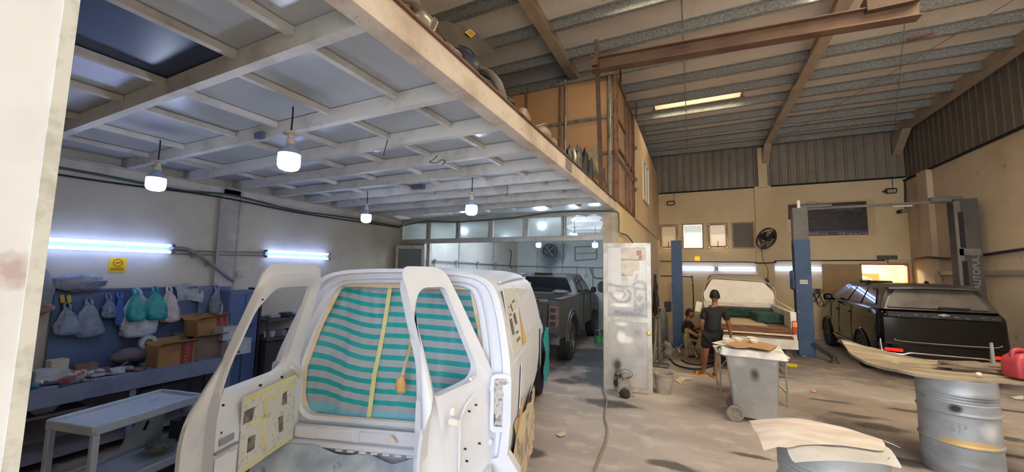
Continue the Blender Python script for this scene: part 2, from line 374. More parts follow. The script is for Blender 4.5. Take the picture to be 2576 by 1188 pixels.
def translucent(m, colr, w=.85):
    nt = m.node_tree; b = nt.nodes['Principled BSDF']; o = nt.nodes['Material Output']; t = nt.nodes.new('ShaderNodeBsdfTranslucent'); t.inputs['Color'].default_value = srgb(colr)
    mx = nt.nodes.new('ShaderNodeMixShader'); mx.inputs[0].default_value = w; nt.links.new(b.outputs[0], mx.inputs[1]); nt.links.new(t.outputs[0], mx.inputs[2]); nt.links.new(mx.outputs[0], o.inputs['Surface'])
translucent(M_sky, '#fff3d4', .97)
for i, s in enumerate(SK):
    w = empty('window_%d' % (11 + i if i < 2 else 14), ((s[0] + s[1]) / 2, (s[2] + s[3]) / 2, 6.7), kind='structure')
    b = MB(); n = 8; N = 126; x0, x1 = s[0] - .05, s[1] + .05
    b.grid(N + 1, 2, lambda u, v: (x0 + (x1 - x0) * u, s[2] - .05 + (s[3] - s[2] + .1) * v, 6.83 + .09 * abs(math.sin(u * 9 * PI)))); b.build('skylight_sheet', M_sky, w)
    b = MB()
    for yy in (s[2], s[3]): b.box(((s[0] + s[1]) / 2, yy, 6.76), (s[1] - s[0] + .16, .05, .26))
    for xx in (s[0], s[1]): b.box((xx, (s[2] + s[3]) / 2, 6.76), (.05, s[3] - s[2], .26))
    b.build('skylight_frame', mat('skylight_frame_paint', '#8d7c66', .6), w, smooth=0)

# ---- mezzanine
mez = empty('mezzanine_slab', (0, 0, 0), kind='structure')
BY = [1.2, 2.0, 2.62, 3.24, 3.84, 4.42, 4.97, 5.58, 6.14]
def split_beam(y, x0=XL, x1=-1.38):
    b = MB(); b.box(((x0 + x1) / 2, y + .006, 3.2075), (x1 - x0, .008, .101)); b.box(((x0 + x1) / 2, y + .03, 3.153), (x1 - x0, .06, .008)); b.box(((x0 + x1) / 2, y + .03, 3.262), (x1 - x0, .06, .008))
    b.build('cross_beam', M_whitesteel, mez, smooth=0)
for y in BY: split_beam(y)
for y in (7.6, 8.4, 9.2, 10, 10.8, 11.6, 12.4): split_beam(y, XL, XM - .1)
Yl = [.3] + BY + [YP]
# joist positions read bay by bay, the rest follow the same spacing
JB = {0: [-5.5, -4.71, -3.88, -3.24, -2.42, -1.90], 1: [-5.6, -4.84, -3.92, -3.29, -2.62, -1.92], 2: [-5.55] + [at_z(x_, y_, 3.22).x for x_, y_ in ((612, 436), (762, 402), (869, 381), (993, 357), (1140, 329))], 3: [-5.5, -4.8] + [at_z(x_, y_, 3.22).x for x_, y_ in ((877, 430), (978, 417), (1088, 399), (1224, 383))]}
for k, (a, c) in enumerate(zip(Yl, Yl[1:])):
    for i, x in enumerate(JB.get(k, [-5.6, -4.78, -3.95, -3.27, -2.6, -1.93])):
        xx = x + (((k * 37 + i * 11) % 7 - 3) * .03 if k > 3 else 0)
        b = MB(); b.box((xx, (a + c) / 2 + .03, 3.243), (.045, c - a - .06, .045)); b.build('joist', M_whitesteel, mez, smooth=0)
b = MB(); b.box(((XL + XM) / 2, (2.0 + YB2) / 2, 3.285), (XM - XL - .02, YB2 - 2.0, .03)); b.box(((-2.42 - 1.3) / 2, 1.15, 3.285), (1.12, 1.7, .03)); b.box(((XL - 3.24) / 2, 1.15, 3.285), (-3.24 - XL, 1.7, .03)); b.box((-2.83, 1.61, 3.285), (.82, .80, .03)); b.build('deck_plate', M_plate, mez, smooth=0)
b = MB(); b.box((-2.83, .755, 3.288), (.82, .91, .03)); b.build('navy_deck_plate', M_navy, mez, smooth=0)
b = MB(); yf0, yf1 = .3, 6.95
b.box((-1.325, (yf0 + yf1) / 2, 3.126), (.11, yf1 - yf0, .012)); b.box((-1.276, (yf0 + yf1) / 2, 3.2), (.014, yf1 - yf0, .14)); b.box((-1.325, (yf0 + yf1) / 2, 3.27), (.11, yf1 - yf0, .012)); b.box((-1.375, (yf0 + yf1) / 2, 3.2), (.008, yf1 - yf0, .14))
b.build('fascia_beam', M_fascia, mez, smooth=0)
b = MB(); b.bar((-1.275, .3, 3.285), (-1.275, 6.9, 3.285), .05, .012); b.build('rust_edge_strip', M_stud, mez, smooth=0)
b = MB(); b.box((-1.27, 4.05, 3.2), (.016, .22, .115)); b.build('fascia_splice', mat('bare_grey_steel', '#807872', .6), mez, smooth=0)
b = MB(); b.box((XL + .03, (jy + YP) / 2, 3.1), (.06, YP - jy, .1)); b.box((XL + .06, (jy + YP) / 2, 3.15), (.12, YP - jy, .012)); b.build('wall_channel', M_whitesteel, mez, smooth=0)

# ---- office on the mezzanine
off = empty('wall_office', (0, 0, 0), kind='structure')
ZO0, ZO1 = 3.3, 5.72
b = MB(); b.box(((XL + XM) / 2, 7.03, (ZO0 + ZO1) / 2), (XM - XL - .04, .05, ZO1 - ZO0)); b.build('plywood_front', M_ply, off, smooth=0)
b = MB(); b.box((XM - .03, 8.05, (ZO0 + ZO1) / 2), (.03, 2.1, ZO1 - ZO0)); b.build('plywood_side', mat('plywood_side_panel', '#a98a70', .7, col2='#967861', scale=1.5), off, smooth=0)
b = MB(); b.box((XM + .01, (9.2 + YB) / 2, 4.5), (.06, YB - 9.2, 2.45)); b.build('board_side', M_plaster, off, smooth=0)
b = MB(); b.box(((XL + XM) / 2, 6.98, ZO1 + .02), (XM - XL, .1, .05)); b.build('top_rail', M_studg, off, smooth=0)
for z, m in ((4.93, M_studg), (4.23, M_stud)):
    b = MB(); b.box(((XL + XM) / 2, 6.985, z), (XM - XL, .05, .06)); b.build('rail', m, off, smooth=0)
for x, m, w in ((XM - .02, M_stud, .06), (XM - .12, M_studg, .06), (-2.25, M_studg, .05), (-2.36, M_stud, .04), (-3.1, M_stud, .05), (-4.1, M_stud, .05), (-5.1, M_stud, .05)):
    b = MB(); b.box((x, 6.97, (ZO0 + ZO1) / 2 + .05), (w, .05, ZO1 - ZO0 + .1), bev=.01); b.build('stud', m, off, smooth=0)
for y in (7.05, 8.0, 8.45, 8.95, 9.18):
    b = MB(); b.box((XM + .0, y, (ZO0 + ZO1) / 2), (.05, .05, ZO1 - ZO0)); b.build('stud', M_stud, off, smooth=0)
for z, y0, y1 in ((5.7, 7, 9.2), (4.93, 7.05, 8.0), (4.35, 7.05, 9.2), (4.15, 7.05, 9.2), (3.32, 7, 9.2)):
    b = MB(); b.box((XM + .0, (y0 + y1) / 2, z), (.04, y1 - y0, .05)); b.build('rail', M_stud if z != 4.15 else M_studg, off, smooth=0)
for z in (4.95, 4.2, 3.95):
    b = MB(); b.box((XM + .06, 9.12, z), (.06, .16, .05), bev=.01); b.build('bracket', M_studg, off, smooth=0)
for y, z in ((7.6, 5.95), (9.9, 5.95), (11.5, 5.95)):
    b = MB(); b.box((XM - .02, y, 6.05), (.04, .04, .7)); b.build('hanger', M_stud, off, smooth=0)
w = empty('window_13', (XM + .04, 11.1, 4.6), kind='structure')
b = MB(); y0, y1, z0, z1 = 10.55, 11.75, 4.0, 5.1
for yy in (y0, y1, (y0 + y1) / 2): b.box((XM + .05, yy, (z0 + z1) / 2), (.05, .06, z1 - z0))
for zz in (z0, z1): b.box((XM + .05, (y0 + y1) / 2, zz), (.05, y1 - y0, .06))
b.build('window_frame', mat('white_upvc', '#ded6c8', .4), w, smooth=0)
b = MB(); b.box((XM + .045, (y0 + y1) / 2, (z0 + z1) / 2), (.01, y1 - y0, z1 - z0)); b.build('pane', mat('office_pane', '#8d8168', .1, spec=.6), w, smooth=0)

# ---- partition of the spray booth with six transom windows
part = empty('wall_partition', (0, YP, 0), kind='structure')
PXs = [(1013, 1075), (1082, 1149), (1156, 1230), (1239, 1317), (1327, 1413), (1423, 1518)]
b = MB(); b.box(((XL - 1.33) / 2, YP, 3.125), (-1.33 - XL, .08, .09)); b.box(((XL - 1.33) / 2, YP, 2.63), (-1.33 - XL, .08, .08))
b.build('transom_rail', M_alu, part, smooth=0)
b = MB(); b.box((-1.42, YP, 1.57), (.16, .1, 3.1)); b.box((-1.31, YP + .02, 1.57), (.1, .16, 3.1)); b.build('jamb', mat('jamb_render', '#c0b09a', .7, col2='#a3937e', scale=3), part, smooth=0)
b = MB(); b.box((-5.42, YP, 1.3), (.09, .08, 2.6)); b.box((-5.56, YP, 1.3), (.05, .06, 2.6)); b.build('mullion', M_alu, part, smooth=0)
b = MB(); b.box(((XL - 5.56) / 2, YP + .02, 1.3), (-5.56 - XL, .03, 2.6)); b.build('side_panel', mat('grey_panel', '#8e9290', .5), part, smooth=0)
M_pane = mat('misted_glass', '#dfe8e2', .22, trans=.75, spec=.5)
for i, (a, c) in enumerate(PXs):
    xa, xb = at_y(a, 585, YP).x, at_y(c, 580, YP).x; z0, z1 = 2.67, 3.08
    w = empty('window_%d' % (i + 1), ((xa + xb) / 2, YP, 2.67), kind='structure'); f = .02
    b = MB()
    for x in (xa - f, xb + f): b.box((x, YP, (z0 + z1) / 2), (.05, .07, z1 - z0))
    b.box(((xa + xb) / 2, YP - .01, z1 - .01), (xb - xa, .05, .02)); b.box(((xa + xb) / 2, YP - .01, z0 + .01), (xb - xa, .05, .02))
    b.build('window_frame', M_alu, w, smooth=0)
    b = MB()
    if i < 5: b.box(((xa + xb) / 2, YP + .01, (z0 + z1) / 2), (xb - xa, .006, z1 - z0))
    else:                                               # broken pane: jagged shards left round the edge
        W, Hh = xb - xa, z1 - z0
        for sh in ([(0, 0), (.0, .5), (.06, .38), (.2, .14), (.3, .18), (.26, 0)], [(0, .5), (0, 1), (.34, 1), (.12, .8), (.2, .62)], [(.34, 1), (.62, 1), (.56, .86), (.5, .93)], [(.75, 1), (1, 1), (1, .62), (.9, .7), (.97, .82)], [(1, .62), (1, .0), (.78, .0), (.83, .12), (.9, .08), (.93, .3)], [(.45, 0), (.55, .08), (.66, 0)]):
            b.prism([(xa + W * u, YP + .007, z0 + Hh * v) for u, v in sh], (0, .006, 0))
    b.build('pane', M_pane, w, smooth=0)

# ---- windows of the back wall
M_fr1 = mat('bright_frosted_pane', '#e9eae6', .4); translucent(M_fr1, '#dfe2df', .3)
M_fr2 = mat('beige_frosted_pane', '#cfc3ae', .5); translucent(M_fr2, '#c9bba4', .3)
M_fr3 = mat('white_frosted_pane', '#dcd3c4', .5); translucent(M_fr3, '#d5cdc0', .36)
M_scr = mat('grey_mesh_screen', '#7d756a', .8, col2='#6f675d', scale=60)
M_wfr = mat('window_frame_paint', '#b8996e', .5, col2='#9a7d58', scale=4)
for i, ((x0, x1), pm) in enumerate(zip(BW, (M_fr2, M_fr1, M_fr3, M_scr))):
    w = empty('window_%d' % (7 + i), ((x0 + x1) / 2, YB, 2.93), kind='structure'); z0, z1 = 2.93, 3.86
    b = MB()
    for x in (x0 + .02, x1 - .02): b.box((x, YB + .04, (z0 + z1) / 2), (.05, .1, z1 - z0))
    for z in (z0 + .02, z1 - .02): b.box(((x0 + x1) / 2, YB + .04, z), (x1 - x0 - .09, .1, .05))
    b.build('window_frame', M_wfr, w, smooth=0)
    tilt = .12 if i in (0, 2) else 0; mg = .06 if i != 3 else .03
    def tp(x, z, o=0): return V(x, YB - .02 - math.sin(tilt) * (z1 - z) + o, z1 - (z1 - z) * math.cos(tilt))
    b = MB(); a, c, lo, hi = x0 + mg, x1 - mg, z0 + mg, z1 - mg
    b.prism([tp(a, lo, .05), tp(c, lo, .05), tp(c, hi, .05), tp(a, hi, .05)], (0, .008, 0)); b.build('pane', pm, w, smooth=0)
    if tilt:
        b = MB()
        for x in (a, c): b.bar(tp(x, lo, .045), tp(x, hi, .045), .05, .03, up=(0, 1, 0))
        for z in (lo, hi): b.bar(tp(a, z, .045), tp(c, z, .045), .05, .03, up=(0, 1, 0))
        b.build('sash', M_wfr, w, smooth=0)
        b = MB(); b.bar((x0 * .5 + x1 * .5, YB - .18, lo - .02), (x0 * .5 + x1 * .5 - .0, YB - .17, lo + .2), .02, .02); b.build('stay', M_dark, w, smooth=0)
# doorway at the right: sliding panel and the lit store room behind
b = MB(); b.box((4.14, YB - .04, 1.2), (.98, .04, 2.4), bev=.01); struct(b.build('door_3', mat('sliding_door_paint', '#a98a62', .6, col2='#957652', scale=1.4, mix=(.4, .7), col3='#6d5439', scale3=5, mix3=(.64, .74)), smooth=0))
b = MB(); b.box((4.615, YB - .02, 1.2), (.03, .08, 2.4)); b.box((5.695, YB - .02, 1.2), (.03, .08, 2.4)); b.box((5.155, YB - .02, 2.405), (1.11, .08, .03)); struct(b.build('trim_2', mat('red_door_trim', '#a8432f', .5), smooth=0))
b = MB(); b.box((4.7, YB + 2.6, 1.5), (3.4, .1, 3)); b.box((3.0, YB + 1.4, 1.5), (.1, 2.4, 3)); b.box((6.4, YB + 1.4, 1.5), (.1, 2.4, 3)); b.box((4.7, YB + 1.4, 3.02), (3.5, 2.5, .06)); b.box((4.7, YB + 1.4, -.03), (3.5, 2.4, .06))
struct(b.build('wall_store', mat('yellow_store_wall', '#f3e4b4', .7), smooth=0))
# ================================================================ lamps, cables and wall fittings
M_tube = mat('tube_glow', '#dfe8ff', .4, emit='#a9bfff', estr=9)
M_bulb = mat('bulb_glow', '#eef3ff', .4, emit='#d4e2ff', estr=44)
M_lampbody = mat('glow_tinted_lamp_body', '#9dafdd', .4)  # blue glow of the tubes put into the body colour
M_lampcap = mat('tube_end_cap', '#6d6a72', .5)
M_cable = mat('dark_cable', '#26282a', .55)
M_gcable = mat('green_grey_cable', '#4d5a52', .6)
M_conduit = mat('grey_conduit', '#8f9192', .5)
def tube_lamp(length, label, wallpt, along, out):
    """twin fluorescent batten; wallpt = centre on the wall, along = unit vector, out = away from the wall"""
    t = empty('tube_light', wallpt, 0, label, 'lamp', 'twin tube battens on the walls')
    along, out, c = V(along), V(out), V(wallpt); up = V(0, 0, 1)
    b = MB(); b.bar(c + out * .025 - along * length / 2, c + out * .025 + along * length / 2, .1, .05, up=out, bev=.01); b.build('batten', M_lampbody, t)
    b = MB()
    for s in (-1, 1):
        for z in (-.045, .045): b.bar(c + out * .07 + along * (s * (length / 2 - .005)) + up * z - along * .02, c + out * .07 + along * (s * (length / 2 - .005)) + up * z + along * .02, .032, .05, up=out, bev=.006)
    b.build('lamp_holder', M_lampcap, t)
    for z in (-.045, .045):
        b = MB(); b.cyl(c + out * .075 + up * z - along * (length / 2 - .03), c + out * .075 + up * z + along * (length / 2 - .03), .014, n=10); b.build('fluorescent_tube', M_tube, t)
    return t
tube_lamp(1.18, 'twin fluorescent batten on the left wall nearest the white jamb, above the yellow notice', (XL, 1.98, 2.21), (0, 1, 0), (1, 0, 0))
tube_lamp(1.18, 'twin fluorescent batten on the left wall beyond the pilaster, above the left van door', (XL, 4.36, 2.21), (0, 1, 0), (1, 0, 0))
tube_lamp(1.18, 'twin fluorescent batten on the back wall just right of the short blue lift post', (.03, YB, 2.21), (1, 0, 0), (0, -1, 0))
tube_lamp(1.18, 'twin fluorescent batten on the back wall right above the masked pickup cab', (1.28, YB, 2.21), (1, 0, 0), (0, -1, 0))
tube_lamp(1.18, 'twin fluorescent batten on the back wall crossed by the tall blue lift post', (4.1 - .0, YB, 2.23), (1, 0, 0), (0, -1, 0)) if False else tube_lamp(1.3, 'twin fluorescent batten on the back wall crossed by the tall blue lift post', (3.01 + .0, YB, 2.24), (1, 0, 0), (0, -1, 0))
M_bulb2 = mat('booth_bulb_glow', '#eef3ff', .4, emit='#d4e6ff', estr=150)
def bulb(p, label, top, s=1.):
    """hanging LED bulb: p = centre of the glowing cap"""
    x, y, z = p; t = empty('hanging_bulb', (x, y, top), 0, label, 'lamp', 'hanging LED bulbs')
    b = MB(); b.tube([(x, y, top), (x + .004, y, top - .05), (x, y, z + .19 * s)], .006, 6); b.build('flex', M_cable, t)
    b = MB(); b.lathe((x, y, z), [(.0, .215 * s), (.045 * s, .213 * s), (.05 * s, .205 * s), (.05 * s, .195 * s), (.022 * s, .19 * s), (.02 * s, .165 * s), (.026 * s, .16 * s), (.028 * s, .125 * s), (.018 * s, .12 * s)], 16); b.build('lamp_holder', mat('bakelite_white', '#c9c8c4', .4), t)
    b = MB(); b.lathe((x, y, z), [(.02 * s, .125 * s), (.03 * s, .11 * s), (.062 * s, .07 * s), (.07 * s, .05 * s)], 20); b.build('bulb_neck', M_lampbody, t)
    b = MB(); b.lathe((x, y, z), [(.07 * s, .05 * s), (.072 * s, .0), (.07 * s, -.035 * s), (.06 * s, -.055 * s), (.035 * s, -.066 * s), (0, -.069 * s)], 20); b.build('bulb', M_bulb if s == 1 else M_bulb2, t)
    return t
bulb(at_y(392, 462, 1.66), 'glowing LED bulb hanging from the steel deck, nearest the left wall and the white jamb', 3.15)
bulb(at_y(727, 406, 1.68), 'largest glowing LED bulb hanging under the middle of the steel deck above the white van', 3.15)
bulb(at_y(921, 549, 4.08), 'glowing LED bulb hanging near the left wall just in front of the spray booth partition', 3.15)
bulb(at_y(1186, 528, 3.95), 'glowing LED bulb hanging in front of the misted transom panes above the van roof', 3.15)
bulb(at_y(1355, 617, 9.4), 'glowing LED bulb inside the booth to the left of the round exhaust fan', 3.15, .95)
bulb(at_y(1497, 617, 9.4), 'glowing LED bulb inside the booth to the right of the round exhaust fan', 3.15, .95)
bulb(at_y(1444, 594, 8.1), 'glowing LED bulb inside the booth seen through the broken transom pane', 3.15, .95)
bulb(at_y(1166, 581, 8.4), 'glowing LED bulb inside the booth blurred behind the third misted transom pane', 3.15, .95)
bulb(at_y(1275, 600, 10.2), 'glowing LED bulb deep inside the booth behind the fourth transom pane', 3.15, .95)
bulb(at_y(1363, 568, 7.9), 'glowing LED bulb inside the booth blurred behind the fifth misted transom pane', 3.15, .95)
def cable(pts, r, m, name, label, n=8, cat='cable', grp=None):
    b = MB(); b.tube(bez(pts, n), r, 7); return tag(b.build(name, m), label, cat, grp)
x = XL + .09
cable([(x, jy + .15, 3.02), (x, 1.6, 3.03), (x, 2.6, 3.0), (x, 3.2, 3.05), (x, 4.2, 2.98), (x, 5.4, 3.0), (x, 6.7, 2.99)], .016, M_gcable, 'cable_bundle', 'grey green cable bundle along the top of the left wall under the steel channel')
cable([(x + .03, jy + .15, 2.96), (x + .03, 1.8, 2.95), (x + .03, 3.0, 2.99), (x + .03, 4.4, 2.94), (x + .03, 6.75, 2.96)], .012, M_cable, 'hanging_cable', 'black cable sagging below the cable bundle on the left wall')
cable([(x + .03, 6.7, 2.98), (-5.4, YP - .12, 3.08), (-4.6, YP - .12, 3.03), (-3.4, YP - .12, 3.06), (-2.4, YP - .12, 3.13), (-1.6, YP - .12, 3.11), (-1.25, YP - .15, 3.08), (-1.2, YP - .14, 2.98), (-1.2, YP - .14, 2.7)], .015, M_gcable, 'hanging_cable', 'green cable drooping across the top of the booth partition above the panes')
cable([(-1.22, 7.0, 2.72), (-1.215, 7.8, 2.74), (-1.215, 8.8, 2.62), (-1.215, 9.8, 2.45), (-1.215, 11, 2.4)], .014, M_gcable, 'hanging_cable', 'green cable running down the side wall behind the open aluminium door')
cable([(-1.2, YB - .03, 2.47), (.8, YB - .03, 2.46), (1.80, YB - .03, 2.45), (1.86, YB - .16, 2.42), (2.4, YB - .16, 2.44), (2.46, YB - .03, 2.5), (4.0, YB - .03, 2.52), (5.2, YB - .03, 2.53)], .018, M_cable, 'hanging_cable', 'black cable strung straight across the back wall above the tube lights')
cable([(XR - .05, 15.0, 2.57), (XR - .17, 14.4, 2.56), (XR - .17, 14.0, 2.56), (XR - .05, 13.2, 2.5), (XR - .05, 11.0, 2.6), (XR - .05, 9.3, 2.66)], .03, M_cable, 'hanging_cable', 'thick dark hose sagging along the right wall behind the lift post')
b = MB(); b.box((XR - .03, 12.2, 2.15), (.05, 4.4, .1)); b.box((XR - .055, 12.2, 2.15), (.01, 4.4, .03)); tag(b.build('cable_trunking', mat('trunking_grey', '#9b8f7f', .5)), 'horizontal grey cable trunking on the right wall behind the dark estate car', 'trunking')
# conduits on the left wall between the two battens
b = MB()
for dz in (0, .045): b.tube([(XL + .03, 2.6, 2.2 - dz), (XL + .05, 3.1, 2.21 - dz), (XL + .1, 3.25, 2.21 - dz), (XL + .05, 3.45, 2.22 - dz), (XL + .03, 3.76, 2.23 - dz)], .01, 6)
tag(b.build('conduit', M_conduit), 'pair of thin grey conduits joining the two battens on the left wall', 'conduit')
b = MB(); p = [at_x(434, 624, XL + .08), at_x(475, 628, XL + .08), at_x(520, 655, XL + .08), at_x(565, 690, XL + .08), at_x(590, 708, XL + .1)]
b.tube(bez(p, 5), .022, 8)
for q in ((485, 640), (520, 662), (560, 690)):
    c = at_x(q[0], q[1], XL + .03); b.box(c, (.05, .03, .08))
tag(b.build('pipe', M_conduit), 'bent grey pipe sloping down the left wall from the first batten towards the blue board', 'pipe')
b = MB(); c = at_x(603, 690, XL + .09); b.box(c, (.03, .09, .1), bev=.008); b.box(c + V(.02, 0, -.01), (.01, .05, .03)); tag(b.build('wall_socket', mat('old_plastic', '#b9b6ae', .5)), 'square grey socket on the left wall pilaster above the bench', 'socket')
# yellow no smoking style notice
nt_ = empty('warning_sign', at_x(296, 668, XL), 0, 'small yellow notice with a red ring on the left wall under the batten', 'sign')
c = at_x(296, 667, XL + .004); b = MB(); b.box(c, (.004, .155, .165)); b.build('plate', mat('notice_yellow', '#f2d21c', .45), nt_)
m = mat('notice_red', '#b5502a', .5); b = MB(); cc = c + V(.004, 0, .03); b.tube([cc + V(0, .042 * math.cos(a * PI / 12), .042 * math.sin(a * PI / 12)) for a in range(24)], .004, 5, closed=True); b.bar(cc + V(0, -.022, 0), cc + V(0, .022, 0), .006, .01); b.bar(cc + V(0, .01, .0), cc + V(0, .022, .014), .005, .005); b.box(c + V(.003, 0, -.035), (.002, .12, .006)); b.box(c + V(.003, 0, -.055), (.002, .125, .012)); b.build('symbol', m, nt_)
# flood lights, yellow box, vent on the back wall
for (px, py, lab) in ((1688, 511, 'small black floodlight high on the back wall above the frosted windows'), (2242, 480, 'small black floodlight high on the back wall right of the banner')):
    c = at_y(px, py, YB - .18); t = empty('wall_floodlight', c + V(0, .18, .0), 0, lab, 'lamp', 'floodlights on the back wall')
    b = MB(); R = rot(.35); b.box(c, (.26, .07, .16), R, bev=.02); b.build('housing', mat('floodlight_black', '#2a2724', .5), t)
    b = MB(); b.box(c + R @ V(0, -.037, 0), (.2, .006, .1), R); b.build('lens', mat('floodlight_lens', '#b2a893', .2), t)
    b = MB(); b.bar(c + V(-.14, .02, 0), c + V(-.14, .17, .02), .02, .02); b.bar(c + V(.14, .02, 0), c + V(.14, .17, .02), .02, .02); b.box(c + V(0, .165, .02), (.3, .02, .04)); b.tube([c + V(.1, .16, .02), c + V(.1, .17, .5)], .008, 6); b.build('bracket', M_cable, t)
c = at_y(1754, 651, YB - .03); t = empty('alarm_box', c + V(0, .03, 0), 0, 'square bright yellow alarm box on the back wall above the tube lights', 'alarm box')
b = MB(); b.box(c, (.17, .06, .17), bev=.02); b.build('housing', mat('alarm_yellow_glow', '#ffd400', .4, emit='#ffc800', estr=.35), t)  # faint glow put into the housing, which is no lamp
c = at_y(2232, 648, YB - .06); t = empty('wall_vent', c + V(0, .06, 0), 0, 'grey louvred vent on the back wall above the lit doorway', 'vent')
b = MB(); b.box(c, (.46, .06, .13), bev=.01); b.build('housing', mat('vent_grey', '#77716a', .6), t)
b = MB()
for k in range(4): b.box(c + V(0, -.035, -.045 + k * .03), (.42, .02, .008), rot(.5))
b.build('louvre', mat('vent_dark', '#4b4742', .6), t)
# security camera and conduit drop at the right of the banner
b = MB(); p0 = at_y(2276, 452, YB - .03); p1 = at_y(2278, 525, YB - .03); b.tube([p0, p1], .02, 6); tag(b.build('conduit', M_cable), 'dark vertical conduit on the back wall right of the floodlight', 'conduit')
c = at_y(2262, 533, YB - .12); t = empty('security_camera', c + V(.1, .12, .05), 0, 'small security camera on the back wall under the dark conduit', 'camera')
b = MB(); b.sphere(c, .06, 12, 8); b.build('lens_ball', M_cable, t); b = MB(); b.box(c + V(.13, .07, .03), (.12, .1, .12), bev=.01); b.bar(c + V(0, .0, 0), c + V(.13, .06, .03), .03, .03); b.build('mount', mat('camera_mount', '#a08b6e', .5), t)
# wall fan
c = at_y(1929, 601, YB - .62); t = empty('wall_fan', (c.x - .08, YB - .1, c.z - .05), 0, 'black caged industrial fan on the back wall right of the windows', 'fan')
ax = V(.58, -.70, -.42).normalized(); xx = ax.cross(V(0, 0, 1)).normalized(); yy = xx.cross(ax)
M_fan = mat('fan_black', '#2b2622', .5)
b = MB()
for r, o in ((.36, 0), (.3, .07), (.22, .09), (.14, .1), (.36, -.04), (.3, -.09), (.18, -.11)):
    b.tube([c + ax * o + (xx * math.cos(a * PI / 18) + yy * math.sin(a * PI / 18)) * r for a in range(36)], .007 if r < .36 else .013, 5, closed=True)
for k in range(28):
    d = xx * math.cos(k * PI / 14) + yy * math.sin(k * PI / 14)
    b.tube([c + ax * .1 + d * .06, c + ax * .09 + d * .22, c + ax * .07 + d * .3, c + d * .36], .003, 4, cap=False)
    if k % 2: b.tube([c - ax * .11 + d * .06, c - ax * .1 + d * .2, c - ax * .08 + d * .3, c - ax * .04 + d * .36], .003, 4, cap=False)
b.build('cage', M_fan, t)
for k in range(3):
    a0 = k * 2 * PI / 3 + .5; bl = MB()
    bl.grid(7, 5, lambda u, v: c + (xx * math.cos(a0 + (v - .5) * (.5 + .5 * u)) + yy * math.sin(a0 + (v - .5) * (.5 + .5 * u))) * (.06 + .26 * u) + ax * (v - .5) * .08, thick=ax * .004); bl.build('blade', M_fan, t)
b = MB(); b.cyl(c - ax * .03, c - ax * .25, .07, .09); b.cyl(c + ax * .1, c + ax * .02, .06); b.build('motor', M_fan, t)
b = MB(); b.tube(bez([c - ax * .25, c - ax * .3 + V(0, .05, -.05), (c.x - .08, YB - .1, c.z - .12)], 4), .025, 8); b.box((c.x - .08, YB - .09, c.z - .12), (.14, .04, .2), bev=.01); b.build('wall_bracket', M_fan, t)
cable([(c.x - .1, YB - .13, c.z - .2), (c.x - .06, YB - .14, c.z - .7), (c.x + .06, YB - .14, c.z - 1.0), (c.x + .02, YB - .14, c.z - 1.5)], .008, M_cable, 'cord', 'thin dark cord hanging from the wall fan down the column')
# banner
bn = empty('hanging_banner', at_y(2085, 550, YB), 0, 'dark printed vinyl banner with a white border on the back wall behind the lift', 'banner')
x0, x1, z0, z1 = 2.83, 5.05, 3.3, 4.43; Yb = YB - .012
b = MB(); b.box(((x0 + x1) / 2, Yb, (z0 + z1) / 2), (x1 - x0, .008, z1 - z0)); b.build('sheet', mat('banner_vinyl', '#c9ae86', .5), bn)
M_bp = mat('banner_print', '#33262a', .45, col2='#453840', scale=1.6, mix=(.45, .7), col3='#241d22', scale3=4, mix3=(.5, .6))
b = MB(); b.box((4.02, Yb - .006, 3.92), (1.68, .004, .92)); b.build('photo_print', M_bp, bn)
b = MB(); b.box((2.98, Yb - .006, 4.14), (.28, .004, .5)); b.build('red_print', mat('banner_red', '#6b2b26', .5, col2='#3a2020', scale=9), bn)
b = MB(); b.box((3.0, Yb - .006, 3.66), (.4, .004, .42)); b.build('white_print', mat('banner_white', '#d8cbb8', .5), bn)
b = MB(); b.box((3.9, Yb - .006, 3.39), (1.92, .004, .13)); b.build('caption_band', mat('banner_purple', '#4a3a52', .5), bn)
M_lt = mat('banner_light_ink', '#c8bcb0', .5); RB = Matrix(((1, 0, 0), (0, 0, -1), (0, 1, 0)))
text_obj('GARAGE L.L.C', .1, (3.55, Yb - .01, 3.39), RB, M_lt, bn)
text_obj('\u0643\u0631\u0627\u062c \u0627\u0644\u0645\u0631\u0648\u0633 \u0630.\u0645.\u0645', .1, (4.5, Yb - .01, 3.39), RB, M_lt, bn)
b = MB()                                                # the faint car interior in the print
P = lambda u, v: (3.2 + u, Yb - .01, 3.5 + v)
b.tube(bez([P(.1, .62), P(.35, .72), P(.7, .73), P(.95, .68), P(1.3, .64), P(1.6, .5)], 5), .008, 4)
b.tube([P(1.0 + .16 * math.cos(a * PI / 10), .33 + .16 * math.sin(a * PI / 10)) for a in range(20)], .007, 4, closed=True)
b.tube([P(.62 + .1 * math.cos(a * PI / 8), .4 + .1 * math.sin(a * PI / 8)) for a in range(16)], .007, 4, closed=True)
b.tube([P(.3 + .06 * math.cos(a * PI / 8), .5 + .06 * math.sin(a * PI / 8)) for a in range(16)], .006, 4, closed=True)
b.box(P(1.15, .66), (.42, .006, .03)); b.box(P(.25, .3), (.3, .006, .02)); b.box(P(.9, .62), (.3, .006, .02)); b.tube(bez([P(1.25, .8), P(1.42, .78), P(1.48, .66), P(1.4, .55)], 5), .006, 4)
b.build('print_lines', mat('banner_grey_ink', '#5f5659', .5), bn)
